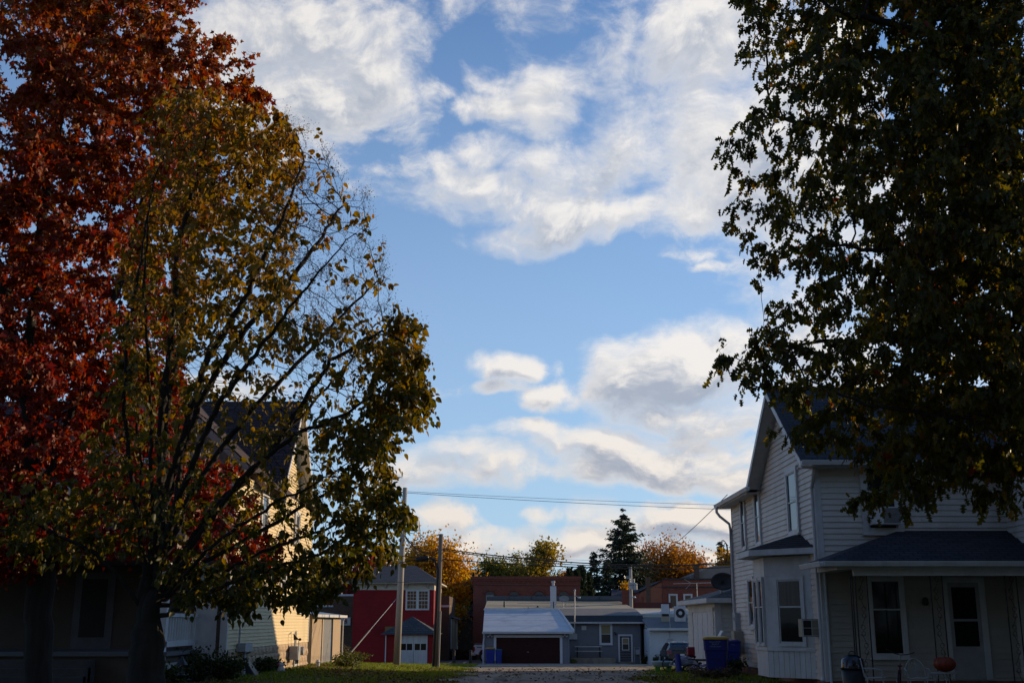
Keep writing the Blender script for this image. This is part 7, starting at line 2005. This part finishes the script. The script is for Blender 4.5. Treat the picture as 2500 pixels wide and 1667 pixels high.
gx, gy, patch = gx[keep], gy[keep], patch[keep]
gzv = np.array([gz(a, b) for a, b in zip(gx, gy)])
n = len(gx)
h = rng.uniform(.04, .11, n) * (.7 + .8 * patch); a = rng.uniform(0, 6.283, n); w_ = rng.uniform(.010, .022, n)
lean = rng.normal(0, .035, (n, 2))
B = np.stack([gx, gy, gzv], 1)
V = np.zeros((n, 3, 3))
V[:, 0] = B + np.stack([np.cos(a) * w_, np.sin(a) * w_, -np.full(n, .01)], 1)
V[:, 1] = B - np.stack([np.cos(a) * w_, np.sin(a) * w_, np.full(n, .01)], 1)
V[:, 2] = B + np.stack([lean[:, 0], lean[:, 1], h], 1)
M_blade = leafmat('grass_blade', [(0, (.05, .09, .008)), (.5, (.17, .21, .018)), (.8, (.28, .26, .03)), (1, (.28, .21, .05))], .6, .35)
np_mesh('grass', V.reshape(-1, 3), np.arange(n * 3).reshape(-1, 3), M_blade, np.clip(.42 + rng.normal(0, .2, n), 0, 1), None, 'stuff')
# fallen leaves: denser at the edges of the drive and under the trees
lx, ly = scatter(34000, -12, 11, 26, 66, rng, lambda a, b: abs(a) < b * .47 and not (a > 7.8 and b > 27.5) and not (a < -8.5 and b > 31.6))
k = (rng.random(len(lx)) < np.clip((60 - ly) / 16, .0, 1)) & (rng.random(len(lx)) < np.where(np.array([in_drive(a, b) for a, b in zip(lx, ly)]), .07, .42 + .4 * np.sin(lx * .9 + ly * .31)))
lx, ly = lx[k], ly[k]; n = len(lx)
lz = np.array([gz(a, b) for a, b in zip(lx, ly)]) + rng.uniform(.012, .07, n)
ax = np.stack([rng.normal(0, 1, n), rng.normal(0, 1, n), rng.normal(0, .35, n)], 1)
V, F = place_leaves(MAPLE, np.stack([lx, ly, lz], 1), ax, rng.uniform(.06, .11, n), rng.uniform(-.6, .6, n))
M_litter = leafmat('fallen_leaf', [(0, (.06, .025, .012)), (.4, (.14, .06, .02)), (.75, (.22, .10, .03)), (1, (.25, .17, .06))], .7, .1)
np_mesh('fallen_leaves', V, F, M_litter, np.repeat(np.clip(.4 + rng.normal(0, .22, n), 0, 1), 2), None, 'stuff')

def shrub(label, x, y, wd_, hh, stops, n=900, seed=0, leaf=.09, name='shrub', group=None, spiky=False):
    rg_ = np.random.default_rng(seed); z = gz(x, y)
    t = thing(name, label, 'shrub', (x, y, z), group=group)
    st = MB(); tips = []
    for k in range(9):
        a = rg_.uniform(0, 6.28); r_ = rg_.uniform(.1, .8) * wd_; e = Vector((x + r_ * math.cos(a), y + r_ * math.sin(a) * .7, z + hh * rg_.uniform(.55, 1)))
        st.tube([(x + .1 * r_ * math.cos(a), y, z - .05), Vector((x, y, z)).lerp(e, .5) + Vector((0, 0, .08)), e], [.014, .010, .004], 4, cap=False); tips.append(e)
    st.build('stems', M_bark2, t)
    k = rg_.integers(0, len(tips), n); T = np.array([tuple(q) for q in tips]); f = rg_.uniform(.25, 1.05, n)[:, None]
    P = np.array([x, y, z]) + (T[k] - np.array([x, y, z])) * f + rg_.normal(0, 1, (n, 3)) * np.array([wd_ * .2, wd_ * .2, hh * .12])
    P[:, 2] = np.maximum(P[:, 2], z + .02)
    V, F = place_leaves(OVATE, P, rg_.normal(0, 1, (n, 3)) + np.array([0, 0, .2 if spiky else -.3]), leaf * rg_.uniform(.6, 1.3, n), rg_.uniform(-3, 3, n))
    np_mesh('foliage', V, F, leafmat(name + '_leaf', stops, .6, .3), np.repeat(np.clip(.45 + rg_.normal(0, .2, n), .01, .99), 2), t, 'stuff')
SG = [(0, (.018, .028, .008)), (.5, (.04, .055, .014)), (1, (.10, .10, .02))]
YG = [(0, (.04, .05, .01)), (.5, (.10, .11, .02)), (1, (.20, .16, .03))]
shrub('dark low shrub by the corner board of the cream house', -8.3, 34.2, .8, .7, SG, 1200, 1)
shrub('dark shrub with yellowing leaves between porch and corner board', -9.0, 34.0, .8, .85, SG, 1300, 2)
shrub('dark bush in front of the porch lattice', -9.0, 31.2, .6, .5, SG, 1000, 3)
shrub('small dark plant below the shadow edge on the foundation', -8.2, 39.2, .45, .45, SG, 700, 4)
shrub('weed beside the pale garden ornament', -8.2, 41.0, .4, .4, SG, 600, 5)
shrub('yellow green weeds in the sun before the metal shed', -7.0, 50.5, .9, .5, YG, 1300, 6)
shrub('tall yellow green weeds at the far corner of the shed', -8.4, 62, .6, .6, YG, 700, 7)
shrub('sunlit weed clump nearest the garden lamp', -6.6, 47.5, .7, .35, YG, 900, 8)
shrub('dry brown stalks between the shed and the red house', -9.6, 66, .7, 1.0, [(0, (.08, .06, .03)), (1, (.16, .12, .05))], 500, 9, spiky=True)
shrub('dark weeds at the back corner of the white house', 7.4, 41.3, .5, .7, SG, 800, 10)
shrub('dry vine along the foundation of the white house', 7.7, 35.2, .5, .45, [(0, (.05, .04, .02)), (1, (.1, .08, .03))], 300, 11)
shrub('dark weeds behind the large blue bin', 7.2, 38.3, .4, .5, SG, 500, 12)
shrub('tall weed in front of the white annex wall', 11.1, 83.6, .5, 1.2, SG, 500, 13, spiky=True)
shrub('short weed by the corner of the white annex', 10.2, 83.8, .3, .6, SG, 300, 14)
shrub('potted plant by the white annex corner', 9.7, 86.0, .35, .7, SG, 300, 15)
shrub('grass tuft at the end of the concrete platform', 4.3, 85.6, .5, .35, YG, 400, 16)
shrub('brown heap of dead stalks on the verge by the bins', 6.0, 35.4, .9, .3, [(0, (.05, .035, .02)), (1, (.12, .08, .04))], 600, 17)
# clipped brown hedge at the end of the car park
hx0, hx1 = W(1075, 1590, 101).x, W(1162, 1590, 101).x
rg_ = np.random.default_rng(8); n = 5200
P = np.stack([rg_.uniform(hx0, hx1, n), rg_.uniform(99.6, 101, n), rg_.uniform(-1.55, -.72, n)], 1)
t = thing('hedge', 'low clipped brown hedge closing the small car park', 'hedge', ((hx0 + hx1) / 2, 100.3, -1.5))
V, F = place_leaves(OVATE, P, rg_.normal(0, 1, (n, 3)), rg_.uniform(.1, .2, n), rg_.uniform(-3, 3, n))
np_mesh('foliage', V, F, leafmat('hedge_leaf', [(0, (.03, .022, .012)), (.6, (.07, .05, .025)), (1, (.13, .10, .045))], .7, .2), np.repeat(np.clip(.45 + rg_.normal(0, .2, n), .01, .99), 2), t, 'stuff')
c = MB(); c.box(hx0 + .1, hx1 - .1, 99.8, 100.8, -1.7, -.85); c.build('core', M_bark2, t)
